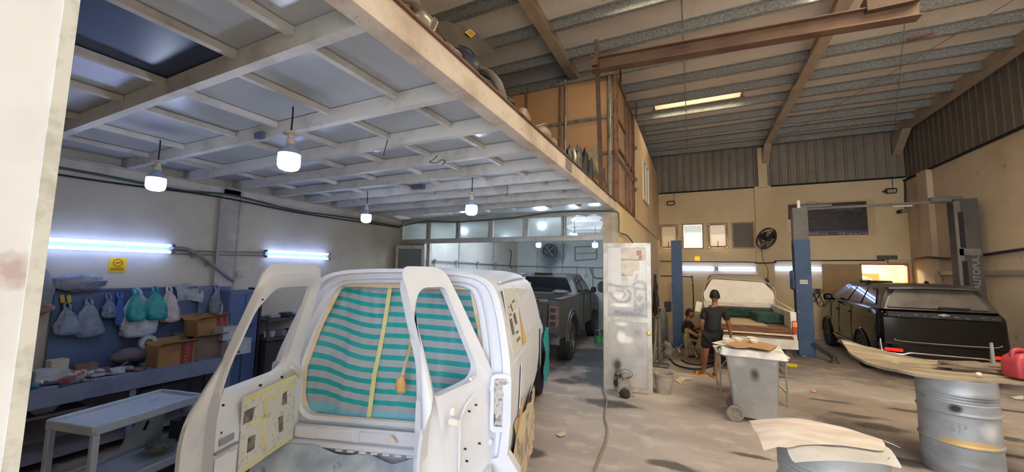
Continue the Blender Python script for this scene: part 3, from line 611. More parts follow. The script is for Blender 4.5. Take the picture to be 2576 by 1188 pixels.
# ================================================================ vehicles: helpers
def resample(poly, n, closed=True):
    P = [V(p) for p in poly]; Q = P + [P[0]] if closed else P
    L = [0]
    for a, b_ in zip(Q, Q[1:]): L.append(L[-1] + (b_ - a).length)
    out = []; T = L[-1]; j = 0
    for i in range(n):
        t = T * i / (n if closed else n - 1)
        while j < len(L) - 2 and L[j + 1] < t: j += 1
        d = L[j + 1] - L[j]; out.append(Q[j].lerp(Q[j + 1], (t - L[j]) / d if d else 0))
    return out
def rounded(poly, r, k=5):
    P = [V(p) for p in poly]; out = []; n = len(P)
    for i in range(n):
        a, p, c = P[i - 1], P[i], P[(i + 1) % n]; rr = r[i] if isinstance(r, (list, tuple)) else r
        d1 = (a - p); d2 = (c - p); q = min(rr, d1.length * .49, d2.length * .49)
        if q < 1e-4: out.append(p); continue
        s, e = p + d1.normalized() * q, p + d2.normalized() * q
        for j in range(k + 1):
            t = j / k; out.append(s * (1 - t) ** 2 + p * 2 * t * (1 - t) + e * t * t)
    return out
def interp(tab, x):
    for (a, va), (c, vc) in zip(tab, tab[1:]):
        if x <= c: return va + (vc - va) * max(0, min(1, (x - a) / (c - a)))
    return tab[-1][1]
M_tyre = mat('tyre_rubber', '#2b2a2b', .8, col2='#4a4644', scale=6, mix=(.45, .8))
M_rim = mat('alloy_rim', '#77777a', .4, .7, col2='#55534f', scale=6)
def wheel(parent, c, r=.38, w=.26, side=1, spokes=6, rim=None):
    """wheel with its axle along local x, outer face towards side*x"""
    c = V(c); wb = MB(); h = w / 2
    wb.lathe(c, [(r * .64, -h), (r * .8, -h * 1.02), (r * .95, -h * .9), (r, -h * .7), (r, -h * .42), (r * .975, -h * .4), (r * .975, -h * .32), (r, -h * .3), (r, -h * .04), (r * .975, -h * .02), (r * .975, h * .06), (r, h * .08), (r, h * .34), (r * .975, h * .36), (r * .975, h * .42), (r, h * .44), (r, h * .7), (r * .95, h * .9), (r * .8, h * 1.02), (r * .64, h)], 40, axis=(1, 0, 0))
    t = wb.build('wheel', M_tyre, parent, local=True)
    rb = MB(); o = side * h
    rb.lathe(c, [(r * .66, -h * .9), (r * .6, -h * .5), (r * .6, o * .6), (r * .66, o * .95)], 32, axis=(1, 0, 0))
    for k in range(spokes):
        a = 2 * PI * k / spokes; d = V(0, math.cos(a), math.sin(a)); rb.bar(c + V(o * .75, 0, 0) + d * r * .1, c + V(o * .82, 0, 0) + d * r * .62, r * .17, .035, up=(side, 0, 0), bev=.008)
    rb.lathe(c + V(o * .75, 0, 0), [(r * .17, -.02), (r * .17, .02), (r * .1, .03), (0, .03)], 16, axis=(side, 0, 0))
    rb.build('rim', rim or M_rim, t, local=True); return t

# ================================================================ white van in primer with two rear doors open
M_prim = mat('white_primer', '#d3d8e6', .5, col2='#c9cfdf', scale=2.5, mix=(.45, .75), spec=.35)
M_paper = mat('newsprint', '#cdcdcd', .85, col2='#b7b6b6', scale=30, mix=(.55, .62), col3='#6f6a66', scale3=55, mix3=(.66, .7))
M_ink = mat('newsprint_ink', '#4a4c50', .8, col2='#83807c', scale=20, mix=(.4, .6))
M_tape = mat('masking_tape', '#d6d3a0', .7, col2='#cbc48c', scale=8)
M_tapeO = mat('orange_masking_tape', '#d9a552', .7, col2='#c99244', scale=8)
M_film1 = mat('teal_film', '#23a0a4', .3, col2='#2b92a2', scale=1.4, spec=.4)
M_film2 = mat('grey_film', '#a0abb8', .3, col2='#929ba8', scale=1.2, mix=(.4, .7), spec=.4)
M_film3 = mat('pale_blue_film', '#6fb7cd', .3, col2='#7fafc8', scale=2)
M_plast = mat('cloudy_plastic', '#b6c0cc', .3, col2='#8f9cb0', scale=4, mix=(.4, .65), col3='#5a84ad', scale3=6, mix3=(.62, .7), spec=.5, bump=.3, bscale=10)
VA = math.radians(17.4)
van = empty('van', (-2.075, 2.195, 0), VA, 'large white primered van with both rear doors open and striped film over its rear opening', 'van')
def rake(z): return max(0, z - 1.2) * .30
HW = [(.5, .86), (.62, .9), (.8, .925), (1.0, .935), (1.25, .93), (1.36, .915), (1.6, .865), (1.8, .80)]
def outer_profile():
    R = [(interp(HW, z), z) for z in (.5, .62, .8, .95, 1.1, 1.25, 1.36, 1.5, 1.65, 1.78)]
    R += [(.775, 1.85), (.73, 1.91), (.655, 1.955), (.5, 1.985), (.25, 2.0), (0, 2.005)]
    return R
PR = outer_profile()
def ring_pts(prof, n=88):
    full = [(x, 0, z) for x, z in prof] + [(-x, 0, z) for x, z in prof[-2::-1]]
    # start at the bottom centre
    full = [(0, 0, prof[0][1])] + full
    return resample(full, n)
OUT = ring_pts(PR)
def section(y, sx=1., top=0., rk=0., n=88):
    return [V(p.x * sx, y + rk * rake(p.z), p.z + (top * max(0, p.z - 1.3) / .7)) for p in OUT]
b = MB()
secs = [section(0, 1, 0, 1), section(.05, 1.004, 0, .98), section(.6, 1.01, .0, .6), section(1.4, 1.01, .02, .2), section(2.4, 1.01, .01, 0), section(2.95, 1.0, -.04, -.3)]
vs = [p for q in secs for p in q]; n = 88
F = []
for i in range(len(secs) - 1):
    for k in range(n):
        l = (k + 1) % n; m_ = (secs[i][k] + secs[i + 1][l]) / 2
        if m_.z < .52: continue
        F.append((i * n + k, i * n + l, (i + 1) * n + l, (i + 1) * n + k))
b.add(vs, F)
# rear face: rings stepping in from the skin to the door opening
inn = ring_pts([(.62, .85), (.69, .88), (.725, .95), (.735, 1.15), (.725, 1.3), (.69, 1.5), (.645, 1.68), (.60, 1.80), (.56, 1.85), (.48, 1.875), (.25, 1.885), (0, 1.89)])
def mixr(t, dy, lift=0): return [V(a.x + (c.x - a.x) * t, rake(a.z + (c.z - a.z) * t) + dy, a.z + (c.z - a.z) * t) for a, c in zip(OUT, inn)]
b.loft([mixr(0, 0), mixr(.10, -.012), mixr(.26, -.008), mixr(.34, .03), mixr(.62, .035), mixr(.70, .02), mixr(.80, .05), mixr(.93, .05), mixr(1., .035), mixr(1.06, .06), mixr(1.04, .14)], closed=True, cap=False)
# bonnet and front
fs = []
for y, w, zt in ((2.9, .93, 1.34), (3.2, .92, 1.3), (4.0, .9, 1.24), (4.5, .86, 1.15), (4.62, .8, .95), (4.62, .78, .6)):
    fs.append([V(x * w, y, z) for x, z in ((-1, .6), (-1, zt - .2), (-.95, zt - .06), (-.7, zt), (0, zt + .03), (.7, zt), (.95, zt - .06), (1, zt - .2), (1, .6))])
b.loft(fs, closed=False)
vbody = b.build('body', M_prim, van, smooth=38, local=True)
# sill panel under the opening
b = MB()
b.box((0, -.012, .785), (1.36, .03, .105), bev=.012); b.box((0, -.03, .715), (1.5, .07, .04), bev=.012); b.box((-.36, -.025, .785), (.3, .02, .08), bev=.008); b.box((-.62, -.018, .785), (.14, .02, .085), bev=.008); b.box((.08, -.025, .785), (.5, .02, .08), bev=.008); b.box((.5, -.025, .785), (.24, .02, .08), bev=.008)
for i in range(9): b.box((-.3 + .09 * i, -.05, .693), (.05, .03, .012))
for sx in (-1, 1):
    b.prism([(sx * .92, -.01, .74), (sx * .66, -.02, .66), (sx * .70, -.02, .585), (sx * .84, -.02, .57), (sx * .88, -.02, .46), (sx * .99, -.01, .46), (sx * 1.0, 0, .62)], (0, .1, 0))
b.build('rear_sill', M_prim, vbody, local=True, smooth=40)
b = MB(); b.prism([(.06, -.045, .77), (.11, -.045, .765), (.14, -.04, .775), (.1, -.06, .83)], (0, -.03, .01)); b.build('masked_latch', mat('white_tape', '#d9d6d2', .7), vbody, local=True, smooth=0)
b = MB()
for x, z in ((.28, .80), (.42, .80), (.35, .77)): b.cyl((x, -.042, z), (x, -.034, z), .006, n=8)
b.build('screw_hole', M_dark, vbody, local=True)
# striped film taped inside the opening
def film(x0f, x1f, name, xa, seed):
    b = MB(); NZ, NX = 34, 30; z0, z1 = .83, 1.875
    def zc(u, v):
        x = x0f(v) + (x1f(v) - x0f(v)) * u; t = max(0, min(1, (-.22 - x) / .5)); z = z0 + (z1 - z0) * v
        zz = z + .10 * t * t * (3 - 2 * t) * (1 - .75 * abs(v - .45) / .55) - .012 * math.sin(x * 3 + seed)
        zz = min(max(zz, z0 - .0 + .02 * v), z1 + .0)
        y = rake(z) + .10 + .05 * math.sin(PI * v) * math.sin(PI * (x + .75) / 1.5) + .012 * noise.noise(V(x * 5, z * 3, seed)) + .006 * math.sin(x * 60 + 3 * math.sin(z * 4)) * (.3 + abs(v - .5))
        if t > .35: y += .03 * math.sin((t - .35) * 5)
        return V(x, y, zz)
    vs = []; F = []; Ms = []
    rows = []
    # stripe rows: every stripe is three rows of quads
    zs = [0]; kinds = []
    period = .0815 / (z1 - z0); v = .07; zs = [0, .035, .07]; kinds = [2, 2]
    k = 0
    while v < .93:
        for fr, kd in ((.57, 1), (.43, 0)):
            st = period * fr
            for q in range(2): v += st / 2; zs.append(min(v, .965)); kinds.append(kd)
    zs.append(1.0); kinds.append(2)
    for v in zs:
        for i in range(NX + 1): vs.append(zc(i / NX, v))
    for j, kd in enumerate(kinds):
        for i in range(NX): F.append((j * (NX + 1) + i, j * (NX + 1) + i + 1, (j + 1) * (NX + 1) + i + 1, (j + 1) * (NX + 1) + i)); Ms.append(kd)
    b.add(vs, F); b.m = Ms
    return b.build(name, [M_film1, M_film2, M_film3], van, local=True, smooth=60)
edge = lambda v: interp([(.83, .67), (.95, .735), (1.2, .735), (1.5, .69), (1.8, .60), (1.9, .57)], .83 + 1.045 * v)
film(lambda v: -edge(v), lambda v: -.165 + .035 * v, 'striped_film', 0, 1)
film(lambda v: -.17 + .035 * v, lambda v: edge(v), 'striped_film', 0, 5)
b = MB(); b.grid(2, 16, lambda u, v: (-.185 + .035 * v + .035 * u, rake(.85 + v) + .098 + .05 * math.sin(PI * v) * math.sin(PI * (-.165 + .035 * v + .75) / 1.5) - .012, .83 + v * 1.04), thick=(0, .004, 0)); b.build('tape_seam', M_tape, van, local=True)
# tape round the opening
b = MB()
for sx in (-1, 1): b.grid(2, 20, lambda u, v: (sx * (edge(.05 + .9 * v) - .045 + .05 * u), rake(.93 + .9 * v) + .075 - .012 * u, .93 + .92 * v), thick=(0, .004, 0))
b.grid(20, 2, lambda u, v: (-.64 + 1.28 * u, .075 - .01 * v, .852 + .03 * v), thick=(0, .004, 0)); b.grid(20, 2, lambda u, v: (-.56 + 1.12 * u, rake(1.85) + .07, 1.845 + .035 * v), thick=(0, .004, 0))
b.build('tape_border', mat('cream_tape', '#d2c6b2', .7, col2='#c9b489', scale=6, mix=(.5, .65)), van, local=True)
# hanging wiring loom with a taped end
b = MB(); pts = [(.15, .10, 1.56), (.17, .05, 1.5), (.165, .02, 1.4), (.145, .0, 1.3), (.135, -.01, 1.23)]; b.tube(bez(pts, 6), .011, 8); pts = [(.17, .09, 1.52), (.21, .05, 1.42), (.25, .03, 1.3), (.29, .02, 1.2)]; b.tube(bez(pts, 6), .016, 8); lm = b.build('wiring_loom', mat('taped_loom', '#cfc4a4', .7, col2='#b39f6e', scale=9), van, local=True)
q = blob((.13, -.02, 1.165), (.038, .03, .062), 3, .35); q.build('taped_plug', mat('pale_plug_tape', '#d9b57c', .7, col2='#c79c5c', scale=12), lm, local=True, smooth=50)
# crumpled plastic over the missing bumper
b = MB(); b.grid(34, 14, crumple(lambda u, v: (-.86 + 1.7 * u, -.07 - .20 * math.sin(PI * min(1, v * 1.3)) - .03 * v, .69 - .58 * v + .02 * math.sin(u * 9)), .06, 5, 2)); b.build('bumper_film', M_plast, van, local=True, smooth=25)
b = MB(); b.box((0, .3, .42), (1.3, .7, .25), bev=.05); b.box((0, 2.4, .42), (.9, 4.0, .22), bev=.05); b.build('chassis', M_dark, van, local=True, smooth=0)
# wheels
for sx in (-1, 1):
    for y in (.85, 3.75): wheel(van, (sx * .80, y, .37), .37, .25, sx)
# side panels: window masks, tail lamp pocket, masked arch
def sidex(z): return interp(HW, z) * 1.008
def side_patch(pts, off, m, name, parent=van, th=.006, sx=1):
    b = MB(); P = [V(sx * (sidex(z) + off), y, z) for y, z in pts]; b.prism(P, (sx * th, 0, 0)); return b.build(name, m, parent, local=True, smooth=0)
for sx in (-1, 1):
    nw = side_patch([(.14, 1.36), (1.02, 1.32), (1.0, 1.83), (.30, 1.86)], .0, M_paper, 'window_mask', sx=sx)
    side_patch([(.72, 1.345), (.95, 1.335), (.92, 1.66)], .008, M_tapeO, 'tape_patch', nw, .003, sx=sx)
    for (y0, z0, y1, z1) in ((.36, 1.70, .44, 1.73), (.3, 1.5, .38, 1.62), (.55, 1.55, .63, 1.64), (.50, 1.66, .56, 1.74), (.44, 1.42, .62, 1.44), (.34, 1.64, .42, 1.655), (.48, 1.48, .6, 1.495), (.62, 1.72, .8, 1.74)): side_patch([(y0, z0), (y1, z0), (y1, z1), (y0, z1)], .008, M_ink, 'printed_column', nw, .002, sx=sx)
    b = MB(); zz = lambda y: 1.37
    b.bar((sx * .915, .2, 1.30), (sx * .925, .9, 1.27), .05, .03, up=(sx, 0, 0), bev=.01); b.build('waist_moulding', M_prim, vbody, local=True)
    side_patch([(1.14, 1.33), (2.1, 1.31), (2.0, 1.78), (1.16, 1.83)], .0, M_paper, 'window_mask', sx=sx)
    b = MB(); b.tube(bez([(sx * .765, .42, 1.905), (sx * .775, 1.2, 1.925), (sx * .775, 2.2, 1.92)], 5), .010, 8); b.build('roof_gutter', M_prim, vbody, local=True)
    # tail lamp pocket on the rear corner
    cx_ = sx * .865
    o = rounded([(cx_ - sx * .07, -.018, .89), (cx_ + sx * .07, .02, .89), (cx_ + sx * .07, .02, 1.28), (cx_ - sx * .07, -.018, 1.28)], .045); i_ = rounded([(cx_ - sx * .045, -.012, .925), (cx_ + sx * .05, .012, .925), (cx_ + sx * .05, .012, 1.25), (cx_ - sx * .045, -.012, 1.25)], .02)
    b = MB(); b.prism(o, (0, -.02, 0), hole=i_); lp = b.build('lamp_frame', M_prim, vbody, local=True)
    b = MB(); b.grid(6, 14, crumple(lambda u, v: (cx_ + sx * (-.045 + .098 * u), -.02 + .028 * u, .93 + .31 * v), .016, 22, 4)); b.build('lamp_mask', mat('crumpled_mask_paper', '#b5b3b6', .6, col2='#6f7176', scale=30, mix=(.5, .62)), van, local=True, smooth=20)
    b = MB(); b.grid(22, 12, crumple(lambda u, v: (sx * (.955 + .03 * math.sin(PI * u)), .12 + 1.5 * u, .35 + .55 * v - .1 * u), .035, 6, 7)); b.build('arch_mask', mat('arch_mask_paper', '#c3b5a2', .75, col2='#8f8175', scale=9, mix=(.5, .62), col3='#d1a85c', scale3=4, mix3=(.62, .66)), van, local=True, smooth=25)
    side_patch([(.14, .6), (.2, .6), (.5, .98), (.42, 1.0)], .03, M_tapeO, 'tape_patch', sx=sx)
    side_patch([(.35, .93), (.55, .95), (.55, 1.2), (.45, 1.25)], .012, M_prim, 'fuel_flap', vbody, sx=sx)
    b = MB(); b.grid(14, 14, crumple(lambda u, v: (sx * (.97 + .03 * math.sin(PI * v)), 3.2 + .9 * u, .2 + .85 * v), .05, 4, 9)); b.build('wheel_film', M_film1 if sx > 0 else M_plast, van, local=True, smooth=25)
    b = MB(); b.prism([(sx * .92, 2.55, 1.2), (sx * .92, 2.62, 1.22), (sx * .92, 2.66, .6), (sx * .92, 2.58, .6)], (sx * .03, 0, 0)); b.build('door_gap', M_dark, van, local=True, smooth=0)

# ---- the two rear doors
def rear_door(name, hx, width, theta, sgn, zlo=.66, hole=None, thk=1.):
    """closed door runs from the hinge at x = hx towards -sgn; sgn = +1 right-hand door. Opened by theta."""
    a = sgn * theta
    d = empty(name, (hx, .0, 0), a); d.parent = van
    top = 1.98
    inset = lambda z: interp([(.6, -.07), (1.2, -.05), (1.36, -.02), (1.8, .10), (2.0, .17)], z)          # hinge side follows the body
    w = width
    fr = w + .09
    outer = [(inset(.66), zlo), (fr - .05, zlo), (fr, zlo + .07), (fr, 1.02), (fr - .03, 1.14), (fr - .10, 1.24), (w - .03, 1.27), (w - .03, 1.88), (w - .02, top - .02), (w - .06, top + .04), (.25, top + .04), (inset(1.97), top - .0), (inset(1.8), 1.8), (inset(1.6), 1.6), (inset(1.36), 1.36), (inset(1.1), 1.1), (inset(.8), .8)]
    innr = [(inset(.7) + .03, zlo + .05), (w - .05, zlo + .05), (w - .03, zlo + .1), (w - .03, 1.88), (w - .07, 1.95), (.25, 1.96), (inset(1.95) + .03, 1.94), (inset(1.8) + .03, 1.8), (inset(1.6) + .03, 1.6), (inset(1.36) + .03, 1.36), (inset(1.1) + .03, 1.1), (inset(.8) + .03, .8)]
    hole = rounded(hole, [.13, .03, .07, .05])
    N = 150
    outer = [(p.x, p.y) for p in rounded([(q[0], q[1], 0) for q in outer], [.02, .06, .06, .1, .06, .06, .08, .1, .05, .05, .04, .06, .05, .05, .05, .05, .05], 4)]; innr = [(p.x, p.y) for p in rounded([(q[0], q[1], 0) for q in innr], .04, 4)]
    def start(poly):                                   # rotate so that sampling begins near the lower hinge corner
        P = resample([(p[0], 0, p[1]) if len(p) == 2 else p for p in poly], N); c = sum(P, V(0, 0, 0)) / N
        k = min(range(N), key=lambda i: abs(math.atan2(P[i].z - 1.5, P[i].x - w / 2) + 2.2)); return P[k:] + P[:k]
    O, I, Hh = start(outer), start(innr), start([(p.x, p.y) for p in [V(q[0], q[1], 0) for q in hole]])
    tk = lambda z: interp([(0, 1), (1.20, 1), (1.34, .5), (2.1, .42)], z)
    def mp(p, dy): return V(-sgn * p.x, rake(p.z) * 1.4 + dy * tk(p.z) * (thk if dy > .02 else 1), p.z)
    b = MB()
    layers = [[mp(p, .0) for p in Hh], [mp(p, -.014) for p in O], [mp(p, .012) for p in O], [mp(p * .25 + q * .75, .02) for p, q in zip(O, I)], [mp(p, .03) for p in I], [mp(p * .96 + q * .04, .10 if True else 0) for p, q in zip(I, Hh)], [mp(p * .45 + q * .55, .105) for p, q in zip(I, Hh)], [mp(p * .2 + q * .8, .07) for p, q in zip(I, Hh)], [mp(p * .02 + q * .98, .065) for p, q in zip(I, Hh)]]
    b.loft(layers + [layers[0]], closed=True, cap=False)
    shell = b.build('door_shell', M_prim, d, local=True, smooth=45)
    return d, mp, shell, w
# left door: inside faces the camera, newspaper mask, latch
dl, mp, sh, w = rear_door('rear_door', -.80, .74, math.radians(88), -1, hole=[(.12, 1.26), (.675, 1.25), (.672, 1.87), (.235, 1.87)])
dl['label'] = 'left rear door standing open with a newspaper masked inner panel'
def dpatch(pts, dy, m, name, par, th=.004):
    b = MB(); b.prism([mp(V(s, 0, z), dy) for s, z in pts], (0, th, 0)); return b.build(name, m, par, local=True, smooth=0)
nm = dpatch([(.05, .75), (.54, .73), (.545, 1.185), (.05, 1.205)], .108, M_paper, 'newspaper_mask', dl, .006)
for pts in ([(.46, 1.02), (.53, 1.02), (.53, 1.1), (.44, 1.1)], [(.42, .83), (.48, .83), (.48, .92), (.42, .92)], [(.16, .84), (.2, .84), (.22, .95), (.17, .95)], [(.14, 1.02), (.19, 1.02), (.19, 1.1), (.15, 1.11)]): dpatch(pts, .113, M_ink, 'news_photo', nm, .003)
for pts in ([(.05, 1.12), (.36, 1.10), (.36, 1.125), (.05, 1.15)], [(.33, .80), (.355, .80), (.37, 1.12), (.34, 1.12)], [(.05, 1.175), (.54, 1.15), (.54, 1.18), (.05, 1.205)], [(.05, .74), (.54, .72), (.54, .745), (.05, .765)], [(.34, 1.0), (.47, .99), (.47, 1.01), (.34, 1.02)]): dpatch(pts, .113, M_tape, 'tape_strip', nm, .003)
for k in range(8): z = .72 + k * .155; b = MB(); b.cyl(mp(V(.675, 0, z), .098), mp(V(.675, 0, z), .106), .007, n=8); b.build('clip_hole', M_dark, dl, local=True)
for s, z in ((.2, 1.22), (.4, 1.22)): b = MB(); b.cyl(mp(V(s, 0, z), .1), mp(V(s, 0, z), .112), .008, n=8); b.build('clip_hole', M_dark, dl, local=True)
b = MB(); b.box(mp(V(.64, 0, .98), .113), (.1, .01, .04), bev=.01); b.box(mp(V(.64, 0, .93), .115), (.16, .02, .012)); b.build('latch_cutout', mat('latch_grey', '#8b8d96', .5), dl, local=True)
b = MB(); b.box(mp(V(.64, 0, .80), .115), (.15, .018, .2), bev=.02); b.build('inner_pressing', M_prim, dl, local=True)
b = MB(); b.tube(bez([mp(V(.1, 0, 1.25), .11), mp(V(.14, 0, 1.27), .14), mp(V(.03, 0, 1.2), .12), mp(V(.0, 0, 1.16), .10)], 6), .014, 8); b.build('taped_cable', mat('white_cable_wrap', '#d5d5c8', .6), dl, local=True)
# right door
dr, mp, sh, w = rear_door('rear_door', .80, .60, math.radians(66), 1, thk=1.6, hole=[(.09, 1.27), (.55, 1.25), (.545, 1.88), (.21, 1.88)])
dr['label'] = 'right rear door standing open with an empty window frame'
b = MB(); b.tube(bez([mp(V(.16, 0, 1.27), .03), mp(V(.2, 0, 1.3), -.05), mp(V(.27, 0, 1.3), -.09)], 6), .011, 8); b.build('wiper_spindle', mat('white_tape', '#d9d6d2', .7), dr, local=True)
b = MB(); b.cyl(mp(V(.44, 0, 1.09), -.01), mp(V(.44, 0, 1.09), -.07), .025, .018); b.box(mp(V(.44, 0, 1.15), -.02), (.03, .03, .05), bev=.008); b.build('door_handle', mat('white_tape', '#d9d6d2', .7), dr, local=True)
b = MB(); b.tube([mp(V(.36, 0, .70), -.016), mp(V(.36, 0, 1.08), -.016), mp(V(.31, 0, 1.15), -.016), mp(V(.22, 0, 1.2), -.016)], .006, 6); b.build('swage_line', M_prim, dr, local=True)
b = MB()
for s, z in ((.2, 1.12), (.27, 1.1), (.3, .88), (.28, .8), (.15, .86)): b.cyl(mp(V(s, 0, z), -.02), mp(V(s, 0, z), -.005), .006, n=8)
b.build('screw_hole', M_dark, dr, local=True)
b = MB()
for sx, dd in ((-1, dl), (1, dr)):
    for z in (.82, 1.18): b.box((sx * .80, -.015, z), (.03, .05, .05), bev=.01)
b.build('hinge', M_prim, van, local=True)
# ================================================================ grey pickup in the booth
def rrect(x, y0, y1, z, r, k=5):
    return rounded([(-x, y0, z), (x, y0, z), (x, y1, z), (-x, y1, z)], r, k)
def greenhouse(parent, m, lo, mid, hi, dome=.03, name='cabin'):
    """lo/mid/hi = (half width, y0, y1, z, corner radius): cabin shell from the belt line to the roof"""
    mid = tuple((p + q) / 2 + (.012 if i in (0,) else 0) for i, (p, q) in enumerate(zip(lo, hi)))
    b = MB(); L = [rrect(*q) for q in (lo, mid, hi)]
    x, y0, y1, z, r = hi; L.append(rrect(x * .93, y0 + .06, y1 - .06, z + dome * .7, r)); L.append(rrect(x * .6, y0 + .3, y1 - .3, z + dome, r)); b.loft(L, closed=True, cap=True)
    return b.build(name, m, parent, local=True, smooth=50)
def facept(lo, hi, face, u, v, off):
    """a point on the straight face between the lo and hi rectangles"""
    def P(q, u):
        x, y0, y1, z, r = q
        return {'rear': V(-x + 2 * x * u, y0, z), 'right': V(x, y0 + (y1 - y0) * u, z), 'left': V(-x, y0 + (y1 - y0) * u, z), 'front': V(-x + 2 * x * u, y1, z)}[face]
    n = {'rear': V(0, -1, .3), 'right': V(1, 0, .3), 'left': V(-1, 0, .3), 'front': V(0, 1, .3)}[face].normalized()
    return P(lo, u).lerp(P(hi, u), v) + n * off
def glass(parent, m, lo, hi, face, uv, name='window_glass', off=.008, r=.05, th=.006):
    P = rounded([facept(lo, hi, face, u, v, off) for u, v in uv], r, 4); n = {'rear': V(0, -1, .3), 'right': V(1, 0, .3), 'left': V(-1, 0, .3), 'front': V(0, 1, .3)}[face].normalized()
    b = MB(); b.prism(P, n * th); return b.build(name, m, parent, local=True, smooth=0)
def arch_pts(yc, r, zb, up=True, k=12, zc=None):
    zc = zb if zc is None else zc
    return [(yc - r * math.cos(PI * i / k), zc + r * math.sin(PI * i / k)) for i in range(k + 1)]
M_grey = mat('dull_grey_paint', '#4b4846', .42, .3, col2='#635c57', scale=1.6, mix=(.45, .75), col3='#7b7672', scale3=5, mix3=(.62, .74), spec=.5)
M_glassd = mat('dark_tinted_glass', '#0c0e12', .04, spec=.7)
M_chrome = mat('dull_chrome', '#aab0b8', .18, .95, col2='#7d838b', scale=4)
pk = empty('pickup_truck', (-3.52, 7.4, 0), math.radians(4.5), 'dusty dark grey pickup truck parked inside the spray booth', 'pickup truck')
def side_sil(sx, x, t, pts, m, parent, name): b = MB(); b.prism([(sx * x, y, z) for y, z in pts], (-sx * t, 0, 0)); return b.build(name, m, parent, local=True, smooth=30)
bed = MB()
for sx in (-1, 1):
    out = [(.02, .62), (.02, 1.36), (.06, 1.42), (2.06, 1.44), (2.06, .58), (1.78, .58)] + [(1.25 + .53 * math.cos(PI * i / 14), .5 + .53 * math.sin(PI * i / 14)) for i in range(15)] + [(.6, .62)]
    bed.prism([(sx * 1.0, y, z) for y, z in out], (-sx * .1, 0, 0))
    bed.box((sx * .95, 1.05, 1.435), (.14, 2.0, .03), bev=.01)
    for k in range(2):                                   # flared arch
        P = [V(sx * (1.0 + .03 * (1 - k)), 1.25 + (.55 + .06 * k) * math.cos(PI * i / 16), .5 + (.55 + .08 * k) * math.sin(PI * i / 16)) for i in range(17)]
        bed.tube(P, .02 + .008 * k, 6)
bed.box((0, 1.05, .74), (1.8, 2.0, .06)); bed.box((0, 2.02, 1.05), (1.85, .05, .72))
pb = bed.build('cargo_bed', M_grey, pk, local=True, smooth=40)
b = MB(); b.box((0, .035, 1.07), (1.52, .07, .70), bev=.025); b.box((0, -.005, 1.36), (1.5, .03, .06), bev=.01); b.box((0, -.002, 1.04), (1.3, .015, .42), bev=.01); b.build('tailgate', M_grey, pk, local=True)
for x in (-.5, -.25, 0, .28, .52): b = MB(); b.box((x, -.012, 1.395), (.13, .03, .035), bev=.01); b.build('latch_slot', M_dark, pk, local=True)
for sx in (-1, 1):
    b = MB(); b.prism(rounded([(sx * .78, -.01, .72), (sx * 1.0, -.0, .76), (sx * 1.0, -.0, 1.4), (sx * .78, -.01, 1.4)], .03), (0, .14, 0)); b.build('corner_post', M_grey, pk, local=True)
    b = MB(); b.prism(rounded([(sx * .80, -.02, .86), (sx * 1.0, -.012, .9), (sx * 1.0, -.012, 1.29), (sx * .80, -.02, 1.31)], .03), (0, -.02, 0)); tl = b.build('tail_lamp', mat('dusty_lamp', '#5b4440', .35, col2='#7a6a62', scale=8), pk, local=True)
    b = MB()
    for z in (.94, 1.08, 1.22): b.box((sx * .875, -.042, z), (.11, .008, .09), bev=.02)
    b.build('lamp_cell', mat('lamp_cell_dark', '#35292a', .3), tl, local=True)
b = MB(); b.loft([[V(x, -.10 + .06 * abs(x) ** 3 + (.05 if z < .6 else 0), z) for z in (.52, .56, .66, .72)] + [V(x, .05, z) for z in (.72, .52)] for x in [-1.0 + .1 * i for i in range(21)]], closed=True); b.build('rear_bumper', M_chrome, pk, local=True)
b = MB(); b.box((-.05, -.115, .62), (.7, .02, .09), bev=.01); b.build('number_plate_recess', mat('plate_recess', '#3c4a63', .4), pk, local=True)
# cab
clo, cmid, chi = (.97, 2.08, 4.1, 1.42, .12), (.90, 2.14, 3.9, 1.72, .14), (.76, 2.24, 3.55, 1.93, .2)
cb = greenhouse(pk, M_grey, clo, cmid, chi)
b = MB(); b.box((0, 3.1, 1.0), (1.96, 2.05, .88), bev=.06); b.build('cab_body', M_grey, pk, local=True)
glass(pk, M_glassd, clo, chi, 'rear', [(.07, .12), (.93, .12), (.90, .86), (.10, .86)], 'rear_glass')
for f in ('right', 'left'):
    glass(pk, M_glassd, clo, chi, f, [(.07, .14), (.28, .14), (.26, .84), (.12, .84)], 'side_glass', .02); glass(pk, M_glassd, clo, chi, f, [(.34, .12), (.86, .12), (.66, .86), (.34, .86)], 'side_glass', .02)
sx = 1
for sx in (-1, 1):
    b = MB()
    for y in (2.12, 2.75, 3.9): b.box((sx * .985, y, 1.02), (.012, .012, .78))
    b.build('door_gap', M_dark, pk, local=True, smooth=0)
    b = MB(); b.box((sx * 1.09, 3.75, 1.5), (.15, .08, .16), bev=.03); b.bar((sx * .98, 3.8, 1.45), (sx * 1.08, 3.78, 1.48), .05, .05); b.build('door_mirror', M_black, pk, local=True)
    b = MB(); b.box((sx * 1.0, 2.9, 1.32), (.03, .18, .04), bev=.01); b.build('door_handle', M_chrome, pk, local=True)
    wheel(pk, (sx * .86, 1.25, .42), .42, .29, sx); wheel(pk, (sx * .86, 4.75, .42), .42, .29, sx)
b = MB(); P = []
for y, w, zt, zb in ((4.05, .97, 1.42, .6), (4.3, .97, 1.4, .95), (4.75, 1.0, 1.38, 1.0), (5.2, .98, 1.34, .95), (5.6, .95, 1.28, .6), (5.68, .9, 1.1, .6)): P.append([V(-w, y, zb), V(-w, y, zt - .12), V(-w * .9, y, zt), V(0, y, zt + .05), V(w * .9, y, zt), V(w, y, zt - .12), V(w, y, zb)])
b.loft(P, closed=False); b.build('bonnet', M_grey, pk, local=True)
b = MB(); b.tube([(.3, 2, .5), (.4, .6, .5), (.5, .1, .46), (.52, -.05, .45)], .06, 12); b.build('exhaust_pipe', mat('exhaust_rust', '#6a4f42', .7), pk, local=True)
